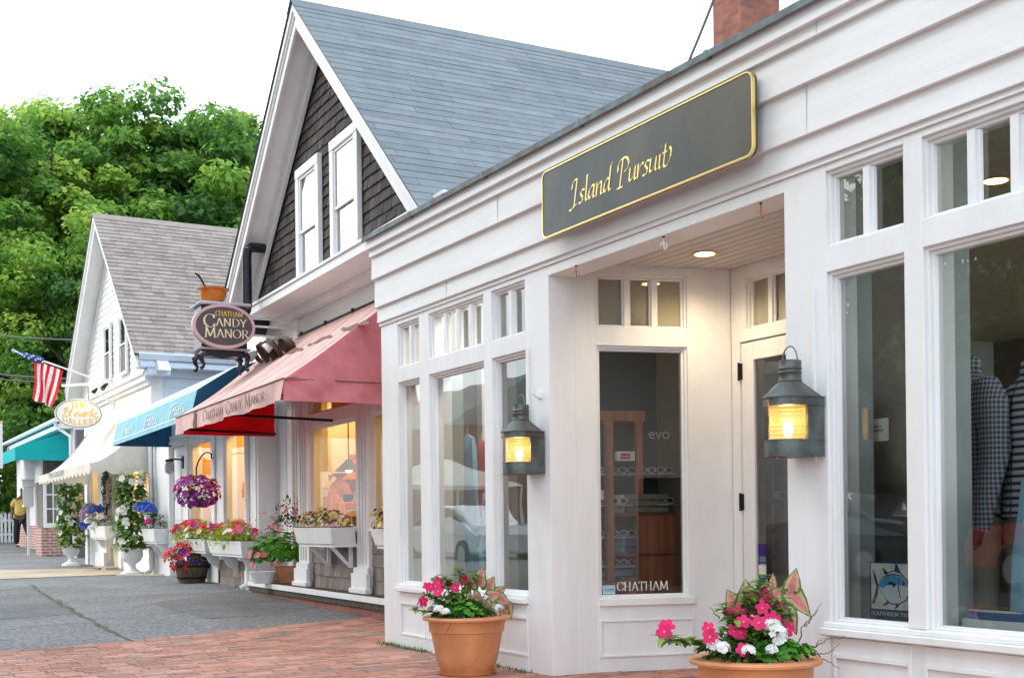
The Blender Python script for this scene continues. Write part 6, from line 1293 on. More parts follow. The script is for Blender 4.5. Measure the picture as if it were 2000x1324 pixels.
hk0 = ptat(418, 885, FC, .02); b0 = Vector(hk0)-Vector(hb); rr = Matrix.Rotation(-FC.ang, 4, 'Z'); b0 = rr @ b0; top = Vector((0.0, 0, fz(FC, 386, 905, .42)-hb.z))
mb = MB(); P = [b0, b0+Vector((-.0, -.04, .02))]+[Vector((b0.x*(1-f)+top.x*f, b0.y*(1-f)+top.y*f, b0.z*(1-f)+top.z*f+.17*math.sin(math.pi*f)**.7)) for f in np.linspace(.15, .9, 9)]+[top, top-Vector((0, 0, .1))]
mb.tube(P, .011, 6); mb.tube([b0+Vector((0, 0, .12)), b0-Vector((0, 0, .1))], .014, 6)
for a in (0, 2.1, 4.2): mb.tube([top-Vector((0, 0, .1)), (.18*math.cos(a), .18*math.sin(a), .0)], .004, 4)
mb.build('hanger', 'darkm', t)
# barrel planter
bb = gr(375, 1136); t = thing('barrel_planter', 'dark half barrel planter on the asphalt below the window boxes', 'planter', (bb.x, bb.y, bb.z), 0); mb = MB(); random.seed(16)
mb.lathe([(0, 0), (.19, 0), (.225, .14), (.24, .30), (.22, .30), (0, .27)], 22); mb.build('staves', 'barrel', t); mb = MB(); mb.lathe([(.206, .05), (.214, .05), (.22, .08), (.21, .08)], 24); mb.lathe([(.236, .22), (.242, .22), (.244, .25), (.236, .25)], 24); mb.build('hoop', 'darkm', t)
plantgroup((bb.x-.03, bb.y-.02, bb.z+.38), 0, 'petunias', 'red and violet petunias spilling out of the half barrel', 'flower', 'leaf', (.34, .28, .2), [('redp', 50, .055, -.9, lambda p: p.x < .08 or p.z > .12), ('pink', 14, .055, 0, lambda p: p.x < .1), ('navyp', 34, .05, -.6, lambda p: p.x > -.12 and p.z < .12), ('whitep', 5, .05, .3, None)], 420, .06, 17, hang=.2)
# geranium shrub in the recess
gb = ptat(548, 1128, FC, .02); gb = Vector((gb.x, gb.y, .31)); t = thing('flower_pot', 'low terracotta pot on the candy shop porch', 'pot', tuple(gb+Vector((.12, .0, 0))), 0); mb = MB(); mb.lathe([(0, 0), (.14, 0), (.19, .16), (.2, .2), (.18, .2), (0, .17)], 20); mb.build('pot', 'terra', t, smooth=True)
t2 = thing('flower_pot', 'low white pot on the candy shop porch beside the terracotta one', 'pot', tuple(gb+Vector((-.2, -.03, 0))), 0); mb = MB(); mb.lathe([(0, 0), (.12, 0), (.17, .12), (.18, .14), (.16, .14), (0, .12)], 20); mb.build('pot', 'white', t2, smooth=True)
plantgroup(tuple(gb+Vector((.0, -.08, .32))), 0, 'geranium', 'bright green bushy geranium with salmon flowers on the porch', 'flower', 'geran', (.36, .28, .34), [('salm', 26, .04, -.3, None), ('redp', 8, .035, 0, None)], 520, .045, 18, kind='round')
plantgroup(tuple(gb+Vector((.12, .02, .72))), 0, 'flowering_bush', 'tall loose bush with small red flowers in the porch corner', 'plant', 'leafd', (.2, .18, .34), [('salm', 16, .035, -.3, None)], 240, .06, 19)
# ivy and spires left of the column
plantgroup(tuple(ptat(512, 1040, FC, .15)), 0, 'wildflower_stems', 'sparse pink wildflower stems in front of the corner column', 'flower', 'leafd', (.2, .08, .22), [('salm', 14, .03, -.8, None)], 40, .035, 20)
# white urns with flowering columns
URN = [(0, 0), (.20, 0), (.20, .035), (.15, .05), (.075, .10), (.06, .15), (.075, .19), (.15, .24), (.19, .32), (.19, .40), (.185, .42), (.235, .455), (.24, .475), (.215, .48), (.18, .46), (0, .44)]
def urn(px, py, sc_, htop, seed, lab1, lab2):
    b = gr(px, py); t = thing('garden_urn', lab1, 'urn', (b.x, b.y, b.z), .3, 'white pedestal urns'); mb = MB(); mb.lathe([(r*sc_, z*sc_) for r, z in URN], 28); mb.build('urn', 'white', t, smooth=True, ang=45); mb = MB(); mb.box(-.21*sc_, .21*sc_, -.21*sc_, .21*sc_, -.02, .0); mb.build('plinth', 'white', t)
    z0 = b.z+.46*sc_; hh = htop-z0; random.seed(seed); q = thing('mandevilla_column', lab2, 'plant', (b.x, b.y, z0), 0, 'white flowering columns in the urns'); mb = MB(); 
    for _ in range(760):
        f = random.uniform(0, 1); a = random.uniform(0, 6.28); r = .23 - .05*f + .04*math.sin(f*13 + a); r = r*random.uniform(.5, 1.08); mb.r = random.random(); az_ = random.uniform(-.3, .5)
        leafgeo(mb, (r*math.cos(a), r*math.sin(a), f*hh), (math.cos(a), math.sin(a), az_), (0, 0, 1), random.uniform(.10, .17), random.uniform(.065, .10), droop=.5)
    mb.build('foliage', 'leaf', q, smooth=True); mb = MB()
    for _ in range(26): f = random.uniform(.1, 1.0); a = random.uniform(3.1, 6.2); r = .29-.05*f; flower(mb, (r*math.cos(a), r*math.sin(a), f*hh), (math.cos(a), math.sin(a), .2), .07, 5, .15)
    mb.build('blossoms', ['whitep', 'yelp'], q); mb = MB(); mb.tube([(0, 0, 0), (0, 0, hh*.9)], .03, 6); mb.build('stem', 'twig', q)
ht = lambda px, py, b: CZ+ray(px, py).z*b.y
b = gr(258, 1121); urn(258, 1121, .98, ht(258, 925, b), 31, 'white pedestal urn nearest the camera by the gallery door', 'leafy column with white flowers in the nearer urn')
b = gr(139, 1103); urn(139, 1103, .92, ht(133, 945, b), 32, 'white pedestal urn farther away at the left of the gallery', 'leafy column with white flowers in the farther urn')
# gallery window boxes and hydrangeas
def gbox(px0, px1, pyt, pyb, l1, l2, seed, fls, name='hydrangeas'):
    u0, u1 = FG.U(px0, pyt, .3), FG.U(px1, pyt, .3); z1, z0 = FG.Z((px0+px1)/2, pyt, .3), FG.Z((px0+px1)/2, pyb, .3); flowerbox(FG, u0, u1, .3, z0, z1, l1, 'scroll'); c_ = FG.w((u0+u1)/2, -.2, z1+.12); random.seed(seed)
    t = thing(name, l2, 'flower', tuple(c_), FG.ang, 'hydrangeas in the gallery window boxes'); w = (u1-u0)/2; mass(160, (0, 0, -.02), (w, .2, .14), .08, None, hang=.3).build('foliage', 'leafd', t, smooth=True)
    for (m_, pts) in fls:
        mb = MB()
        for (x, z, R) in pts: umbel(mb, (x*w, -.12, z), R, 60, .032)
        mb.build('blossoms', [m_, 'whitep'], t)
gbox(172, 204, 1027, 1050, 'white window box left of the gallery door', 'blue, lilac and white hydrangeas left of the gallery door', 33, [('lil', [(-1.0, .12, .17), (-.6, .22, .15), (-1.2, -.02, .13)]), ('bluep', [(0, .15, .15), (.35, .18, .14), (-1.3, -.12, .12), (-1.0, -.2, .12)]), ('whitep', [(-.6, -.05, .12), (.7, .02, .1), (-.3, -.18, .1), (.1, -.1, .08)])])
gbox(276, 300, 1032, 1058, 'white window box right of the gallery door', 'deep blue hydrangeas right of the gallery door', 34, [('bluep', [(0, .2, .17), (-.5, .18, .15), (.5, .15, .14)]), ('pink', [(.5, -.02, .07)]), ('whitep', [(.4, .05, .06)])])
# wreath on the gallery door, ribbon
wp = ptat(214, 960, FG, .08); t = thing('wreath', 'oval flower wreath with yellow and pink ribbons on the gallery door frame', 'wreath', tuple(wp), FG.ang); random.seed(35); mb = MB(); fb = MB(); f2 = MB()
for _ in range(320):
    a = random.uniform(0, 6.28); r = random.uniform(.75, 1.25); p = (.26*r*math.cos(a), random.uniform(-.08, .0), .34*r*math.sin(a)); mb.r = random.random(); leafgeo(mb, p, (math.cos(a), -.6, math.sin(a)+random.gauss(0, .5)), (0, -1, .2), .09, .05)
for _ in range(20): a = random.uniform(-1.2, .6); flower(fb, (.26*math.cos(a), -.1, .34*math.sin(a)), (0, -1, .2), .045)
for _ in range(12): a = random.uniform(-2, -.8); flower(f2, (.26*math.cos(a), -.1, .34*math.sin(a)), (0, -1, .2), .045)
mb.build('foliage', 'leafd', t, smooth=True); fb.build('blossoms', ['salm', 'yelp'], t); f2.build('blossoms', ['bluep', 'lil'], t)
for x, m_, l_ in ((.05, 'yelp', .95), (.14, 'pinkp', 1.1), (.22, 'pinkp', .8)):
    mb = MB(); V = []; n = 14
    for i in range(n+1): f = i/n; xx = x+.04*math.sin(f*7+x*20); V += [(xx, -.06+.02*math.sin(f*9), -.28-l_*f), (xx+.07, -.06-.02*math.sin(f*8), -.28-l_*f)]
    mb.add(V, [(2*i, 2*i+2, 2*i+3, 2*i+1) for i in range(n)]); mb.build('ribbon', m_, t, smooth=True)
# grey bucket of dark plants by the brick pier, hose, doormat, timber strip
b = gr(120, 1078); t = thing('bucket', 'tilted grey metal bucket by the brick wall', 'bucket', (b.x, b.y, b.z+.15), 0); mb = MB(); mb.lathe([(0, 0), (.13, 0), (.19, .34), (.18, .34), (0, .3)], 18); mb.build('bucket', 'galv', t, smooth=True); mb = MB(); mb.box(-.25, .25, -.2, .2, -.16, -.001); mb.build('block', 'conc', t)
plantgroup((b.x, b.y, b.z+.55), 0, 'dark_foliage_plant', 'dark leafy plant in the grey bucket', 'plant', 'leafd', (.34, .25, .16), [('navyp', 14, .04, 0, None)], 200, .08, 36)
b = gr(203, 1109); t = thing('doormat', 'brown doormat in front of the gallery door', 'mat', (b.x, b.y, b.z+.002), FG.ang); mb = MB(); mb.box(-.5, .5, -.2, .25, 0, .02); mb.build('mat', 'wood', t)
b = gr(268, 1124); t = thing('timber_strip', 'thin pale timber strip on the ground beneath the nearer urn', 'timber', (b.x, b.y, b.z), -.05); mb = MB(); mb.box(-.35, .45, -.03, .03, 0, .03); mb.build('timber', 'creamp', t)
b = gr(296, 1112); t = thing('garden_hose', 'coil of green garden hose on the ground by the downpipe', 'hose', (b.x, b.y, b.z+.02), 0); mb = MB(); mb.tube([(.28*math.cos(a)*(1-.02*a), .12*math.sin(a), .006*a) for a in np.linspace(0, 18, 90)], .014, 6); mb.build('hose', 'teal', t, smooth=True)
# wall lantern by the panelled door
wl = ptat(356, 905, FC, .03); t = thing('wall_lamp', 'small black wall lamp with clear jar glass by the panelled door', 'lamp', tuple(wl), FC.ang); mb = MB(); mb.box(-.04, .04, -.01, .02, -.08, .12); mb.tube([(0, 0, .06), (-.0, -.12, .07), (-.0, -.2, .06)], .014, 6); mb.lathe([(0, .07), (.06, .06), (.07, .03), (0, .03)], 14, 0, -.2); mb.build('arm', 'black', t); mb = MB(); mb.lathe([(.05, .029), (.075, -.03), (.075, -.13), (.03, -.17), (0, -.17)], 14, 0, -.2); mb.build('jar', 'galv', t, smooth=True)

# ================================================================ WALKING MAN
def skin(name, pts, edges, mat, parent, sub=2, root=0):
    me = bpy.data.meshes.new(name); me.from_pydata([p[:3] for p in pts], edges, []); o = bpy.data.objects.new(name, me); COL.objects.link(o); o.parent = parent; me.materials.append(M[mat])
    k = o.modifiers.new('skin', 'SKIN'); k.use_smooth_shade = True
    for i, p in enumerate(pts):
        v = me.skin_vertices[0].data[i]; v.radius = (p[3], p[4] if len(p) > 4 else p[3]); v.use_root = (i == root)
    m = o.modifiers.new('sub', 'SUBSURF'); m.levels = sub; m.render_levels = sub; return o
M['skin'] = PM('dark_skin', (.16, .07, .045), .5); M['shirty'] = PM('yellow_shirt', (.68, .48, .12), .85, var=.08); M['trous'] = PM('dark_trousers', (.015, .017, .03), .85); M['hair'] = PM('black_hair', (.01, .01, .01), .7)
fo = gr(42, 1068); d = ray(42, 1068); Yp = 36.8; PE = thing('person', 'person in yellow polo shirt and dark trousers walking past the brick wall', 'person', (d.x*Yp, Yp, gz(Yp)), .0)
# local: x right, -y towards camera
bodyp = [(0, 0, .95, .15, .13), (0, 0, 1.12, .17, .15), (.01, 0, 1.32, .18, .13), (.02, 0, 1.44, .13, .09), (.04, 0, 1.52, .06), (.07, -.01, 1.60, .075, .085), (.08, -.02, 1.69, .08, .09),
 (-.19, 0, 1.41, .065), (-.27, .03, 1.15, .05), (-.24, -.06, .92, .036), (-.22, -.09, .86, .035, .02), (.22, 0, 1.41, .065), (.29, -.02, 1.16, .05), (.24, -.12, .95, .036), (.21, -.13, .90, .03, .02),
 (-.10, 0, .86, .10), (-.16, .05, .50, .065), (-.22, .18, .12, .045), (.11, 0, .86, .10), (.22, -.06, .50, .065), (.38, -.02, .10, .045)]
ed = [(0, 1), (1, 2), (2, 3), (3, 4), (4, 5), (5, 6), (3, 7), (7, 8), (8, 9), (9, 10), (3, 11), (11, 12), (12, 13), (13, 14), (0, 15), (15, 16), (16, 17), (0, 18), (18, 19), (19, 20)]
skin('body', bodyp, ed, 'skin', PE)
skin('shirt', [(0, 0, .90, .19, .17), (0, 0, 1.12, .21, .20), (.01, 0, 1.32, .20, .16), (.02, 0, 1.44, .14, .11), (-.19, 0, 1.41, .09), (-.26, .02, 1.2, .085), (.22, 0, 1.41, .09), (.28, -.02, 1.21, .085)], [(0, 1), (1, 2), (2, 3), (3, 4), (4, 5), (3, 6), (6, 7)], 'shirty', PE)
skin('trousers', [(0, 0, .93, .17, .15), (-.10, 0, .82, .125), (-.16, .05, .50, .10), (-.22, .17, .10, .085), (.11, 0, .82, .125), (.22, -.06, .50, .10), (.37, -.02, .10, .085)], [(0, 1), (1, 2), (2, 3), (0, 4), (4, 5), (5, 6)], 'trous', PE)
for x, y in ((-.22, .15), (.40, -.05)): skin('shoe', [(x-.03, y+.05, .05, .045), (x+.06, y-.06, .045, .045, .035), (x+.13, y-.12, .035, .03, .025)], [(0, 1), (1, 2)], 'black', PE, 1)
mb = MB(); mb.lathe([(0, 1.80), (.05, 1.79), (.085, 1.75), (.092, 1.70), (.088, 1.66)], 16, .075, .005); mb.build('hair', 'hair', PE, smooth=True)
# ================================================================ THINGS IN THE WINDOWS
M['khaki'] = PM('khaki_cloth', (.20, .18, .13), .85, var=.1); M['denim'] = PM('denim', (.05, .10, .2), .85, var=.2); M['ltblue'] = PM('pale_blue_cloth', (.22, .42, .56), .85, var=.1); M['coral'] = PM('coral_cloth', (.5, .17, .17), .85, var=.1)
M['ging'] = pattern('navy_gingham', (.02, .035, .09), (.30, .31, .31), 'gingham', 42); M['strp'] = pattern('navy_white_stripe', (.38, .39, .38), (.02, .03, .07), 'stripe', 28); M['bags'] = pattern('blue_white_stripe', (.6, .63, .62), (.02, .07, .22), 'stripe', 15); M['floral'] = pattern('blue_floral', (.05, .22, .42), (.4, .6, .68), 'vor', 14)
def loft(mb, secs, n=20, cap=True, wob=0):
    V = []
    for (z, cx, cy, rx, ry) in secs:
        for k in range(n): a = 2*math.pi*k/n; w = 1+wob*math.sin(a*7+z*3); V.append((cx+rx*w*math.cos(a), cy+ry*w*math.sin(a), z))
    F = [(i*n+k, i*n+(k+1) % n, (i+1)*n+(k+1) % n, (i+1)*n+k) for i in range(len(secs)-1) for k in range(n)]
    if cap: F += [tuple(range(n-1, -1, -1)), tuple(range((len(secs)-1)*n, len(secs)*n))]
    mb.add(V, F); return mb
def mannequin(loc, rz, shirt, label, inner='strp', open_=True, s_=1):
    t = thing('mannequin', label, 'mannequin', loc, rz, 'dressed shop mannequins'); t.scale = (s_, s_, s_)
    mb = MB(); loft(mb, [(.02, -.09, 0, .085, .1), (.40, -.1, 0, .10, .12), (.56, -.09, 0, .115, .13)]); loft(mb, [(.02, .09, 0, .085, .1), (.40, .1, 0, .10, .12), (.56, .09, 0, .115, .13)]); loft(mb, [(.5, 0, 0, .20, .14), (.62, 0, 0, .19, .135), (.72, 0, 0, .175, .125)]); mb.build('trousers', 'khaki', t, smooth=True)
    mb = MB(); loft(mb, [(.60, 0, -.01, .185, .14), (.8, 0, -.01, .17, .13), (1.0, 0, 0, .20, .14), (1.14, 0, 0, .2, .12), (1.24, 0, 0, .10, .09)]); mb.build('undershirt', inner, t, smooth=True)
    mb = MB(); n = 26; V = []; a0, a1 = (-.35 if open_ else -1.57), (math.pi+.35 if open_ else 4.71)
    secs = [(.58, .215, .165, .95), (.72, .205, .16, .75), (.88, .20, .155, .45), (1.02, .225, .165, .2), (1.16, .235, .15, .12), (1.22, .19, .125, .1), (1.27, .08, .09, .1)]
    for z, rx, ry, op in secs:
        for k in range(n+1): a = -math.pi/2+(op if open_ else .02)*1.0+(2*math.pi-2*(op if open_ else .02)*1.0)*k/n; V.append((rx*math.cos(a)*(1+.02*math.sin(a*9)), ry*math.sin(a), z))
    m = n+1; mb.add(V, [(i*m+k, i*m+k+1, (i+1)*m+k+1, (i+1)*m+k) for i in range(len(secs)-1) for k in range(n)])
    for sg in (-1, 1):
        mb.tube([(sg*.19, 0, 1.20), (sg*.245, .0, 1.10), (sg*.265, .01, .88), (sg*.25, -.04, .66), (sg*.235, -.07, .50)], [.07, .085, .07, .062, .055], 12)
    mb.build('shirt', shirt, t, smooth=True)
    mb = MB(); mb.lathe([(.075, 1.25), (.088, 1.29), (.082, 1.34), (.07, 1.35)], 16); mb.build('collar', shirt, t, smooth=True)
    mb = MB(); mb.lathe([(.058, 1.24), (.056, 1.36), (.03, 1.38), (0, 1.385)], 14); mb.build('neck', 'denim', t, smooth=True)
    for sg in (-1, 1): mb = MB(); mb.tube([(sg*.235, -.07, .50), (sg*.23, -.08, .44), (sg*.225, -.09, .41)], [.03, .028, .01], 8); mb.build('hand', 'black', t, smooth=True)
    return t
mv = .62; mu = FI.U(1884, 900, -mv); mz = FI.Z(1884, 735, -mv); sc_ = (mz-.46)/1.26
mannequin(tuple(FI.w(mu, mv, .46)), FI.ang-.35, 'ging', 'headless mannequin in an open navy gingham shirt over a striped tee and khaki trousers', s_=sc_)
mu2 = FI.U(2030, 850, -.75)
mannequin(tuple(FI.w(mu2, .75, .46)), FI.ang-.3, 'strp', 'mannequin in a navy and white striped top at the right border', 'redp', False, s_=sc_*.97)
tbl = thing('display_table', 'low tan display cabinet behind the gingham mannequin', 'cabinet', tuple(FI.w(mu+.62, .95, .46)), FI.ang); mb = MB(); mb.box(-.4, .6, 0, .4, 0, .62); mb.box(-.43, .63, -.03, .43, .6205, .66); mb.build('cabinet', 'cream', tbl)
fd = thing('folded_jeans', 'folded blue denim on the tan display cabinet', 'clothing', tuple(FI.w(mu+.55, 1.05, 1.12)), FI.ang); mb = MB(); random.seed(1)
for i in range(3): mb.box(-.15+random.uniform(-.01, .01), .15, -.12, .12, .001+i*.03, .028+i*.03)
mb.build('cloth', 'denim', fd, bevel=.01)
bgp = FI.w(FI.U(1968, 1240, -.25), .25, .46); bg_ = thing('striped_bag', 'blue and white striped cushion bag lying on the display floor', 'bag', tuple(bgp), FI.ang); mb = MB(); loft(mb, [(0, 0, 0, .2, .1), (.03, 0, 0, .24, .12), (.08, 0, 0, .23, .10), (.12, -.03, 0, .19, .06), (.14, -.08, 0, .12, .02)]); mb.build('bag', 'bags', bg_, smooth=True)
tp = thing('striped_dress', 'pale blue draped dress at the lower right border behind the glass', 'clothing', tuple(FI.w(FI.U(2035, 1150, -.4), .4, .46)), FI.ang); mb = MB(); loft(mb, [(0, 0, 0, .13, .12), (.4, 0, 0, .12, .09), (.7, 0, 0, .08, .06)], wob=.08); mb.build('cloth', 'ltblue', tp, smooth=True)
# fish poster
po = .10; pu0, pu1 = FI.U(1699, 1150, -po), FI.U(1783, 1150, -po); pz1, pz0 = FI.Z(1735, 1097, -po), FI.Z(1735, 1207, -po)
PP = thing('poster_sign', 'white poster with a blue striped fish and navy name band in the narrow right window', 'poster', tuple(FI.w(pu0, po, pz0)), FI.ang); pw, ph = pu1-pu0, pz1-pz0
mb = MB(); mb.box(0, pw, 0, .01, 0, ph); mb.build('border', PM('poster_navy', (.01, .03, .10), .6), PP); mb = MB(); mb.box(.012*pw/.3, pw*.985, -.002, -.0001, ph*.16, ph*.975); mb.build('panel', 'whitep', PP)
fx_ = lambda x, z: (x*pw, z*ph)
NV = PM('fish_navy', (.01, .04, .13), .6); SK = PM('fish_blue', (.06, .36, .62), .6); PLb = PM('fish_pale', (.55, .66, .72), .6)
def poly(mb, pts, y): mb.prism([(x*pw, y, z*ph) for x, z in pts], (0, .0012, 0))
body = [(.24, .58), (.30, .68), (.42, .78), (.58, .84), (.74, .80), (.88, .68), (.94, .56), (.90, .50), (.93, .46), (.86, .36), (.70, .28), (.52, .27), (.38, .36), (.28, .48)]
mb = MB(); poly(mb, [(x+(x-.6)*.05, z+(z-.56)*.08) for x, z in body], -.004); poly(mb, [(.22, .56), (.16, .74), (.08, .86), (.10, .84), (.12, .70), (.17, .56), (.12, .40), (.06, .24), (.12, .26), (.20, .42)], -.0035); poly(mb, [(.60, .86), (.62, 1.0-.02), (.66, .96), (.74, .82)], -.0034); poly(mb, [(.36, .78), (.32, .90), (.38, .86), (.46, .80)], -.0034); poly(mb, [(.42, .31), (.30, .22), (.38, .23), (.50, .28)], -.0034); poly(mb, [(.64, .27), (.58, .17), (.66, .20), (.72, .27)], -.0034); mb.build('fish_outline', NV, PP)
mb = MB(); poly(mb, body, -.006); mb.build('fish_belly', PLb, PP); mb = MB(); poly(mb, [(.24, .58), (.30, .66), (.42, .74), (.60, .77), (.76, .74), (.88, .66), (.93, .57), (.75, .60), (.60, .64), (.45, .60), (.32, .53)], -.008); mb.build('fish_stripe', SK, PP)
mb = MB(); poly(mb, [(.42, .60), (.52, .66), (.66, .62), (.60, .55), (.56, .60)], -.0095); poly(mb, [(.82+.03*math.cos(a), .64+.05*math.sin(a)) for a in np.linspace(0, 5.8, 12)], -.0095); poly(mb, [(.74, .70), (.71, .55), (.76, .38), (.745, .38), (.69, .55), (.725, .70)], -.0095); poly(mb, [(.33, .70), (.45, .775), (.60, .80), (.76, .775), (.84, .71), (.74, .76), (.60, .775), (.45, .75)], -.0095); mb.build('fish_marks', NV, PP)
mb = MB(); k_ = pw*.94/textw('SOUTHERN TIDE', CAP, ph*.07); pentext(mb, 'SOUTHERN TIDE', CAP, pw*.04, ph*.045, ph*.07, nib=(.06, .015), y=-.002, t=.001, sx=k_); mb.build('lettering', 'whitep', PP)
nt_ = thing('paper_notice', 'small white paper notice hanging in the narrow right window', 'notice', tuple(FI.w(FI.U(1684, 850, -.35), .35, FI.Z(1700, 863, -.35))), FI.ang); mb = MB(); mb.box(0, .17, 0, .003, 0, .11); mb.build('paper', 'whitep', nt_); mb = MB(); mb.box(.04, .13, -.0015, -.0001, .07, .075); mb.box(.03, .14, -.0015, -.0001, .05, .055); mb.build('print', 'screen', nt_)
rk = thing('display_rack', 'dark display rack with orange and white boxes inside the narrow right window', 'rack', tuple(FI.w(FI.U(1690, 1000, -.8), .8, .46)), FI.ang); mb = MB()
for z in (.0, .35, .62): mb.box(0, .8, 0, .35, z, z+.02)
for x in (0, .78): mb.box(x, x+.02, .0, .35, .0, .9)
mb.build('shelf', 'darkm', rk); random.seed(3)
for i in range(8): mb = MB(); x = .04+.18*(i % 4); z = (.37, .64)[i//4]; mb.box(x, x+.14, .04, .25, z, z+random.uniform(.1, .2)); mb.build('box', ['orange', 'whitep', 'denim', 'cream'][i % 4], rk)
# clothes in the bay window
def dress(F, px, pyt, pyb, v, wtop, wbot, mat, label, wob=.07):
    u = F.U(px, (pyt+pyb)/2, -v); z1, z0 = F.Z(px, pyt, -v), F.Z(px, pyb, -v); t = thing('hanging_garment', label, 'clothing', tuple(F.w(u, v, 0)), F.ang, 'garments hanging in the bay window'); mb = MB(); h = z1-z0
    loft(mb, [(z0, 0, 0, wbot, wbot*.5), (z0+h*.3, 0, 0, wbot*.85, wbot*.45), (z0+h*.6, 0, 0, (wbot+wtop)*.42, wtop*.4), (z0+h*.85, 0, 0, wtop, wtop*.4), (z0+h*.97, 0, 0, wtop*.8, wtop*.25), (z1, 0, 0, wtop*.15, .01)], 28, wob=wob); mb.build('cloth', mat, t, smooth=True)
    mb = MB(); mb.tube([(0, 0, z1-.01), (0, 0, z1+.06), (.02, 0, z1+.08)], .004, 5); mb.build('hanger', 'galv', t); return t
dress(FI, 915, 848, 1112, .55, .13, .24, 'ltblue', 'pale blue long dress hanging in the middle bay window'); dress(FI, 941, 858, 1062, .62, .12, .17, 'coral', 'coral dress hanging behind the pale blue one'); dress(FI, 962, 950, 1075, .45, .14, .2, 'floral', 'blue floral skirt hanging in the middle bay window')
dress(FI, 884, 880, 1010, .8, .1, .14, 'denim', 'dark denim garment at the left of the middle bay window'); dress(FI, 1022, 925, 990, .55, .10, .13, 'purp', 'purple garment hanging in the right bay window')
tb_ = thing('display_table', 'pale draped table at the foot of the bay window', 'table', tuple(FI.w(1.6, .62, .46)), FI.ang); mb = MB(); mb.box(-.35, .8, .0, .5, .0, .16); mb.build('drape', 'denim', tb_); mb = MB(); mb.box(-.36, .81, -.01, .51, .1605, .2); mb.build('top', 'ltblue', tb_)
cb_ = thing('wardrobe', 'brown wooden wardrobe behind the hanging garments', 'cabinet', tuple(FI.w(1.3, 1.7, .02)), FI.ang); mb = MB(); mb.box(-.5, .4, 0, .4, 0, 2.2); mb.box(-.55, .45, -.04, .44, 2.2005, 2.28); mb.build('case', 'wood', cb_); mb = MB(); mb.box(-.46, -.06, -.02, -.001, .1, 2.1); mb.box(-.04, .36, -.02, -.001, .1, 2.1); mb.build('door', 'wood', cb_)
sh_ = thing('cap_shelf', 'small shelf stacked with folded sweaters in the right bay window', 'shelf', tuple(FI.w(2.35, .75, .46)), FI.ang); mb = MB()
for z in (0, .3, .58): mb.box(-.3, .3, 0, .35, z, z+.02)
mb.box(-.3, -.28, .0, .35, .02, .6); mb.box(.28, .3, .0, .35, .02, .6); mb.build('shelf', 'wood', sh_); random.seed(12)
for i in range(9):
    z = (.02, .32, .60)[i % 3]; x = -.26+.18*(i//3); mb = MB()
    for k in range(3): mb.box(x, x+.16, .02, .3, z+.045*k+.001, z+.045*k+.042)
    mb.build('sweater', ['denim', 'redp', 'navyp', 'khaki', 'ltblue', 'whitep', 'coral', 'denim', 'khaki'][i], sh_, bevel=.008)
# eyewear cabinet behind the entry side window
EC = thing('display_cabinet', 'brown wooden eyewear cabinet with glass shelves behind the entry side window', 'cabinet', (P0.x, P0.y, 0), FS.ang); EU = lambda px, v=.3: FS.U(px, 980, -v); EZ = lambda py, v=.3: FS.Z(1240, py, -v)
ztop, zbot = EZ(822), EZ(1134)
for px, w in ((1190, .055), (1248, .05), (1146, .05)):
    mb = MB(); u = EU(px); mb.box(u-w/2, u+w/2, .27, .33, zbot, ztop); mb.build('post', 'wood', EC, bevel=.006)
mb = MB(); mb.box(EU(1140), EU(1340), .30, .62, zbot-.06, zbot-.0005); mb.box(EU(1140), EU(1262), .30, .62, ztop+.0005, ztop+.07); mb.build('frame', 'wood', EC)
mb = MB(); mb.box(EU(1140), EU(1345), .64, .66, .02, 2.6); mb.build('back_panel', PM('teal_dark_backing', (.02, .05, .06), .5), EC)
mb = MB(); mb.box(EU(1318), EU(1352), .12, .64, .3, 2.6); mb.build('side_panel', 'khaki', EC)
for py in (925, 985, 1048, 1105): mb = MB(); z = EZ(py); mb.box(EU(1150), EU(1330), .28, .6, z-.006, z); mb.build('shelf', 'galv', EC, bevel=.002)
random.seed(21); gi = 0
for py in (925, 985, 1048, 1105):
    for px in (1166, 1212, 1228, 1268, 1285, 1302):
        z = EZ(py)+.001; u = EU(px); q = FS.w(u, .33, z); t = thing('sunglasses', 'pair of sunglasses, %s from the left on the %s glass shelf of the eyewear cabinet' % (['first', 'second', 'third', 'fourth', 'fifth', 'sixth'][gi % 6], ['top', 'second', 'third', 'lowest'][gi//6]), 'eyewear', tuple(q), FS.ang+random.uniform(-.4, .4), 'sunglasses on the cabinet shelves')
        if gi == 0:
            mb = MB()
            for sg in (-1, 1): mb.tube([(sg*.035+.026*math.cos(a), 0, .026+.02*math.sin(a)) for a in np.linspace(0, 6.28, 13)], .003, 5); mb.tube([(sg*.062, 0, .035), (sg*.064, .10, .03)], .0025, 4)
            mb.tube([(-.01, 0, .032), (.01, 0, .032)], .003, 4); mb.build('frame', 'galv', t)
            mb = MB()
            for sg in (-1, 1): mb.add([(sg*.035+.024*math.cos(a), .001, .026+.018*math.sin(a)) for a in np.linspace(0, 5.7, 11)], [tuple(range(11))])
            mb.build('lenses', 'black', t); g0 = t
        else:
            for ch in g0.children: c2 = ch.copy(); COL.objects.link(c2); c2.parent = t
        gi += 1
for px, py in ((1218, 900), (1157, 975)):
    z = EZ(py, .28); t = thing('brand_block', 'white display block with red script label, %s' % ('on the middle of the eyewear cabinet' if px > 1200 else 'at the left edge of the eyewear cabinet'), 'sign', tuple(FS.w(EU(px), .24, z)), FS.ang); mb = MB(); mb.box(-.065, .065, 0, .05, 0, .065); mb.build('block', 'whitep', t); mb = MB(); mb.box(-.04, .03, -.002, -.0001, .012, .05); mb.build('label', 'redp', t); sanstext('lettering', 'Ray-Ban', .02, 'whitep', t, (-.037, -.003, .024))
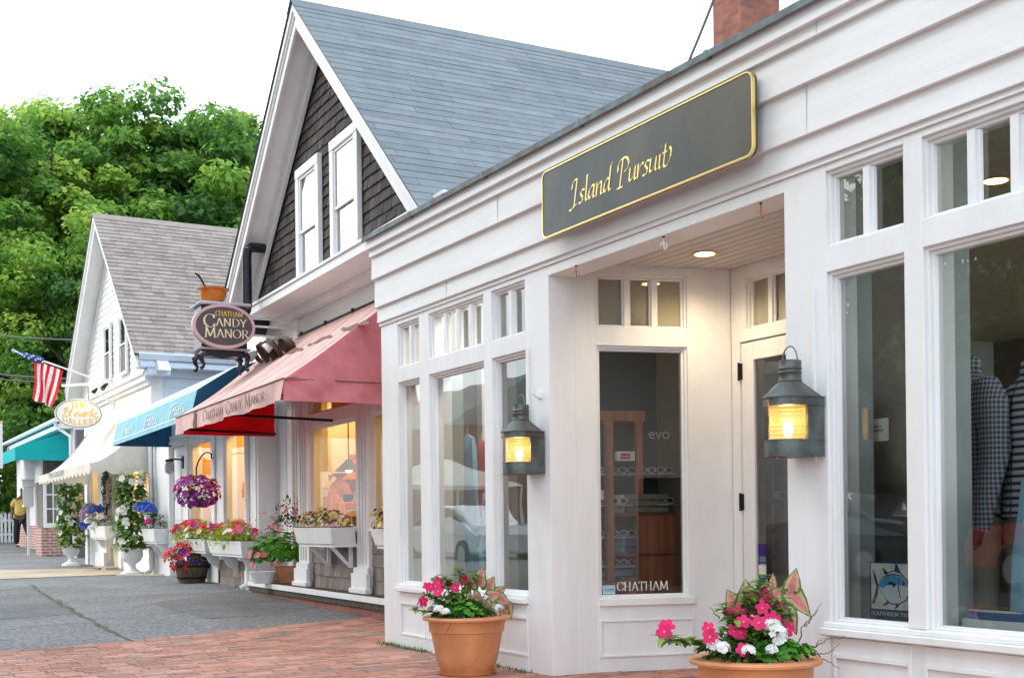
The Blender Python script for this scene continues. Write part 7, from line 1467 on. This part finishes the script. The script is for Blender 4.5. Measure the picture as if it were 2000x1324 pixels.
gl_ = thing('window_lettering', 'white serif letters on the lower entry side window', 'lettering', (P0.x, P0.y, 0), FS.ang); mb = MB(); a_, b_ = FS.U(1205, 1145, -.045), FS.U(1306, 1145, -.045); z0 = FS.Z(1255, 1152, -.045); h_ = FS.Z(1255, 1135, -.045)-z0
pentext(mb, 'CHATHAM', CAP, a_, z0, h_, nib=(.055, .012), y=.047, t=.001, sx=(b_-a_)/textw('CHATHAM', CAP, h_)); mb.build('lettering', 'whitep', gl_)
st_ = thing('window_sticker', 'pale blue square sticker in the lower left of the entry side window', 'sticker', tuple(FS.w(FS.U(1177, 1150, -.046), .046, FS.Z(1190, 1160, -.046))), FS.ang); mb = MB(); mb.box(0, .088, 0, .001, 0, .06); mb.build('card', 'bluelt', st_); sanstext('lettering', 'TOMS', .026, 'screen', st_, (.012, -.0012, .02))
ev = thing('window_lettering', 'grey lowercase letters above the eyewear shelves', 'lettering', tuple(FS.w(FS.U(1263, 858, -.3), .27, FS.Z(1263, 857, -.3))), FS.ang); sanstext('lettering', 'evo', .105, 'galv', ev, (0, 0, 0), sx=1.05)
# candy shop displays
CW_ = thing('display_counter', 'yellow lit display counter in the candy shop window', 'counter', tuple(FC.w(-1.45, .22, .97)), FC.ang); mb = MB(); mb.box(-.75, .7, 0, .7, -.6, .0); mb.box(-.6, .6, .35, .68, .001, .22); mb.build('counter', 'yellowwall', CW_)
def basket(loc, rz, label, seed):
    random.seed(seed); t = thing('gift_basket', label, 'basket', loc, rz, 'gift baskets in the shop windows'); mb = MB(); mb.lathe([(0, 0), (.11, 0), (.15, .12), (.14, .12), (0, .08)], 16); mb.build('basket', 'wood', t); mb = MB(); mb.tube([(.14*math.cos(a), 0, .12+.24*math.sin(a)) for a in np.linspace(0, math.pi, 12)], .008, 5); mb.build('handle', 'wood', t)
    for i in range(7): mb = MB(); a = i*.9; r = .08 if i else 0; mb.lathe([(0, .1), (.04, .12), (.045, .17), (.0, .21)], 8, r*math.cos(a), r*math.sin(a)); mb.build('sweet', ['yelp', 'orange', 'redp', 'creamp', 'goldp', 'whitep', 'pink'][(i+seed) % 7], t)
    mb = MB(); V = []; 
    loft(mb, [(.13, 0, 0, .15, .15), (.3, 0, 0, .10, .10), (.38, 0, 0, .03, .03), (.44, 0, 0, .09, .09)], 18, cap=False, wob=.15); mb.build('wrap', ['thr', 'goldp', 'coral', 'orange'][seed % 4], t, smooth=True); return t
def cbox(loc, rz, label, mat, sz):
    t = thing('candy_box', label, 'box', loc, rz, 'candy boxes in the shop windows'); mb = MB(); mb.box(-sz, sz, -.06, .06, 0, sz*1.1); mb.build('box', mat, t, bevel=.004); mb = MB(); mb.box(-.012, .012, -.063, .063, -.0, sz*1.1+.003); mb.build('ribbon', 'goldp', t); return t
for k, (px, z, v) in enumerate(((630, 1.0, .3), (652, 1.0, .35), (640, 1.19, .62), (664, 1.19, .62))):
    basket(tuple(FC.w(FC.U(px, 1000, -v), v, z)), FC.ang, ['wrapped gift basket at the left of the candy window', 'wrapped gift basket in the middle of the candy window', 'raised gift basket at the back left of the candy counter', 'raised gift basket at the back middle of the candy counter'][k], k+3)
for k, (px, m_) in enumerate(((638, 'orange'), (648, 'redp'), (670, 'whitep'), (680, 'redp'), (688, 'maroon'), (676, 'salm'))):
    cbox(tuple(FC.w(FC.U(px, 1010, -.2-.05*(k % 2)), .24+.05*(k % 2), .972)), FC.ang+.2*(k-2), '%s candy box with gold ribbon at the foot of the candy window' % ['small orange', 'small red', 'white', 'second larger red', 'dark maroon', 'salmon coloured'][k], m_, .06+.012*k)
lt = thing('pendant_lamp', 'dark metal pendant lamp hanging inside the candy window', 'lamp', tuple(FC.w(FC.U(681, 915, -.55), .55, 0)), FC.ang); mb = MB(); zl = FC.Z(681, 920, -.55); mb.lathe([(.03, zl+.14), (.06, zl+.1), (.17, zl), (.16, zl)], 20); mb.tube([(0, 0, zl+.14), (0, 0, 2.65)], .008, 5); mb.build('shade', 'screen', lt, smooth=True); mb = MB(); mb.lathe([(0, zl-.02), (.04, zl), (.03, zl+.05)], 10); mb.build('bulb', 'spot', lt)
for k, (px, v) in enumerate(((622, .9), (650, 1.0), (668, .9))):
    t = thing('wall_cabinet', '%s on the back wall of the candy shop' % ['cream cupboard with drawers', 'pink and white shelf unit', 'grey shelf unit'][k], 'cabinet', tuple(FC.w(FC.U(px, 950, -1.3), 1.15, 0)), FC.ang); mb = MB(); mb.box(-.28, .28, 0, .3, .4, 1.9); mb.build('case', ['cream', 'coral', 'galv'][k], t)
    for i in range(4): mb = MB(); mb.box(-.25, .25, -.02, -.001, .95+i*.22, 1.12+i*.22); mb.build('drawer', ['creamp', 'whitep', 'cream'][k], t)
df = thing('dress_form', 'cream dress form in the yellow side window of the candy shop', 'mannequin', tuple(FC.w(FC.U(571, 950, -.6), .6, 0)), FC.ang); mb = MB(); zf1 = FC.Z(571, 895, -.6); loft(mb, [(1.02, 0, 0, .17, .14), (1.2, 0, 0, .15, .11), (1.38, 0, 0, .18, .13), (1.52, 0, 0, .17, .11), (zf1, 0, 0, .06, .06)]); mb.build('torso', 'creamp', df, smooth=True)
mb = MB(); mb.lathe([(0, 0), (.04, .02), (.05, .06), (.03, .1), (0, .11)], 12); gp_ = thing('globe_lamp', 'small bright globe lamp at the top of the yellow side window', 'lamp', tuple(FC.w(FC.U(566, 871, -.4), .4, FC.Z(566, 873, -.4))), 0); mb.build('globe', 'bulb', gp_, smooth=True)
cd = thing('colour_posy', 'orange and red paper flowers at the foot of the yellow side window', 'decoration', tuple(FC.w(FC.U(572, 990, -.4), .4, 1.12)), FC.ang); random.seed(44); blooms(50, (0, 0, 0), (.26, .1, .14), .04, -.5).build('petals', ['thr', 'yelp'], cd); blooms(20, (0, 0, 0), (.26, .1, .14), .04, -.5).build('petals', ['redp', 'yelp'], cd)
def bear(loc, rz, label, mat, s_):
    t = thing('teddy_bear', label, 'toy', loc, rz, 'plush toys in the yellow windows'); t.scale = (s_, s_, s_)
    skin('body', [(0, 0, .10, .09), (0, 0, .2, .10), (0, 0, .3, .05), (0, -.01, .38, .08), (-.10, -.02, .24, .03), (-.16, -.08, .18, .035), (.10, -.02, .24, .03), (.16, -.08, .18, .035), (-.08, -.03, .05, .05), (-.12, -.16, .04, .045), (.08, -.03, .05, .05), (.12, -.16, .04, .045), (-.06, 0, .46, .03), (.06, 0, .46, .03)], [(0, 1), (1, 2), (2, 3), (1, 4), (4, 5), (1, 6), (6, 7), (0, 8), (8, 9), (0, 10), (10, 11), (3, 12), (3, 13)], mat, t, 2)
    mb = MB()
    for x in (-.03, .03): mb.lathe([(0, .39), (.012, .395), (0, .405)], 8, x, -.088)
    mb.lathe([(0, .355), (.018, .365), (0, .375)], 8, 0, -.095); mb.build('face', 'black', t); return t
for k, (px, v, z, m_, s_) in enumerate(((382, .5, .94, 'khaki', .9), (400, .45, .94, 'creamp', 1.0), (392, .6, 1.35, 'yellowwall', .9), (447, .45, .94, 'orange', 1.0), (460, .5, .94, 'creamp', 1.1), (468, .42, 1.3, 'goldp', 1.0), (450, .6, 1.45, 'khaki', 1.1))):
    bear(tuple(FC.w(FC.U(px, 960, -v), v, z)), FC.ang+.3*math.sin(k*2), ['brown plush toy low in the left yellow window', 'cream plush toy low in the left yellow window', 'golden plush toy high in the left yellow window', 'orange plush toy low in the right yellow window', 'large cream plush toy low in the right yellow window', 'gold plush toy high in the right yellow window', 'large brown plush toy high in the right yellow window'][k], m_, s_)
for k, (px, z) in enumerate(((392, 1.33), (460, 1.28))):
    u = FC.U(px, 960, -.5); t = thing('toy_shelf', 'brown shelf carrying the upper toys in the %s yellow window' % ['left', 'right'][k], 'shelf', tuple(FC.w(u, .5, z)), FC.ang); mb = MB(); mb.box(-.6, .6, -.15, .3, -.03, 0); mb.build('board', 'wood', t)

# patched asphalt, drain grime and scattered litter
def patch(pts, mat, dz_):
    P = [gr(*p) for p in pts]; mb = MB(); c_ = sum(P, Vector())/len(P); ring = []
    random.seed(len(pts)+int(pts[0][0]))
    for a, b in zip(P, P[1:]+P[:1]):
        for i in range(6): q = a.lerp(b, i/6)+Vector((random.gauss(0, .02), random.gauss(0, .03), 0)); ring.append((q.x, q.y, gz(q.y)-dz_))
    V = [(c_.x, c_.y, gz(c_.y)-dz_)]
    mid = [tuple(Vector(q).lerp(Vector(V[0]), .5).xy)+(0,) for q in ring]; mid = [(x, y, gz(y)-dz_) for x, y, _ in mid]; n = len(ring)
    mb.add(V+mid+ring, [(0, 1+i, 1+(i+1) % n) for i in range(n)]+[(1+i, 1+n+i, 1+n+(i+1) % n, 1+(i+1) % n) for i in range(n)]); o = mb.build('asphalt_patch', mat); o['kind'] = 'structure'
M['asph2'] = PM('newer_asphalt', (.125, .126, .13), .9, var=.3, scale=30, bump=.8, bscale=90, col2=(.22, .222, .226), blot=(.9, .3))
patch([(290, 1176), (470, 1150), (640, 1180), (560, 1196), (400, 1206)], 'asph2', .010)
patch([(0, 1150), (60, 1143), (150, 1196), (40, 1205), (-40, 1210)], 'asph2', .0102)
random.seed(77); mb = MB()
for _ in range(150):
    px, py = random.choice([(random.uniform(0, 740), random.uniform(1190, 1300)), (random.uniform(480, 750), random.uniform(1150, 1215)), (random.uniform(1040, 1300), random.uniform(1308, 1322))]); p = gr(px, py); a = random.uniform(0, 6.28); l = random.uniform(.006, .02); mb.r = random.random()
    d1, d2 = Vector((math.cos(a), math.sin(a), 0))*l, Vector((-math.sin(a), math.cos(a), 0))*l*.4; z = Vector((0, 0, .006)); mb.add([p-d1+z, p+d2+z*1.5, p+d1+z, p-d2+z], [(0, 1, 2, 3)])
o = mb.build('leaf_litter', 'twig'); tag(o, 'tiny dry leaves and grit scattered on the paving', 'litter', kind='stuff')

# more sweets on the tiers of the candy window and on its side shelves
goods = ['small scarlet', 'pale yellow', 'orange', 'lilac', 'white and gold', 'mint green', 'brown', 'deep pink', 'cream', 'blue', 'second orange', 'second deep pink']
gm = ['redp', 'yelp', 'orange', 'lil', 'whitep', 'geran', 'wood', 'pink', 'creamp', 'bluep', 'orange', 'pink']
for k in range(12):
    px = 622+6.2*k; v = .58+.06*(k % 2); cbox(tuple(FC.w(FC.U(px, 960, -v), v, 1.192 if k % 3 else 1.31)), FC.ang+.25*math.sin(k), '%s sweet box with gold ribbon on the upper tier of the candy window' % goods[k], gm[k], .055+.02*((k*7) % 3)/2)
for k, px in enumerate((626, 648, 671, 690)):
    basket(tuple(FC.w(FC.U(px, 960, -1.0), 1.02, 1.45)), FC.ang, 'wrapped basket on the high rear shelf of the candy window, %s from the left' % ['first', 'second', 'third', 'fourth'][k], k+9)
hs_ = thing('wall_shelf', 'high rear shelf with wrapped baskets inside the candy window', 'shelf', tuple(FC.w(-1.4, 1.02, 1.42)), FC.ang); mb = MB(); mb.box(-1.0, .9, -.15, .2, 0, .028); mb.build('board', 'wood', hs_)
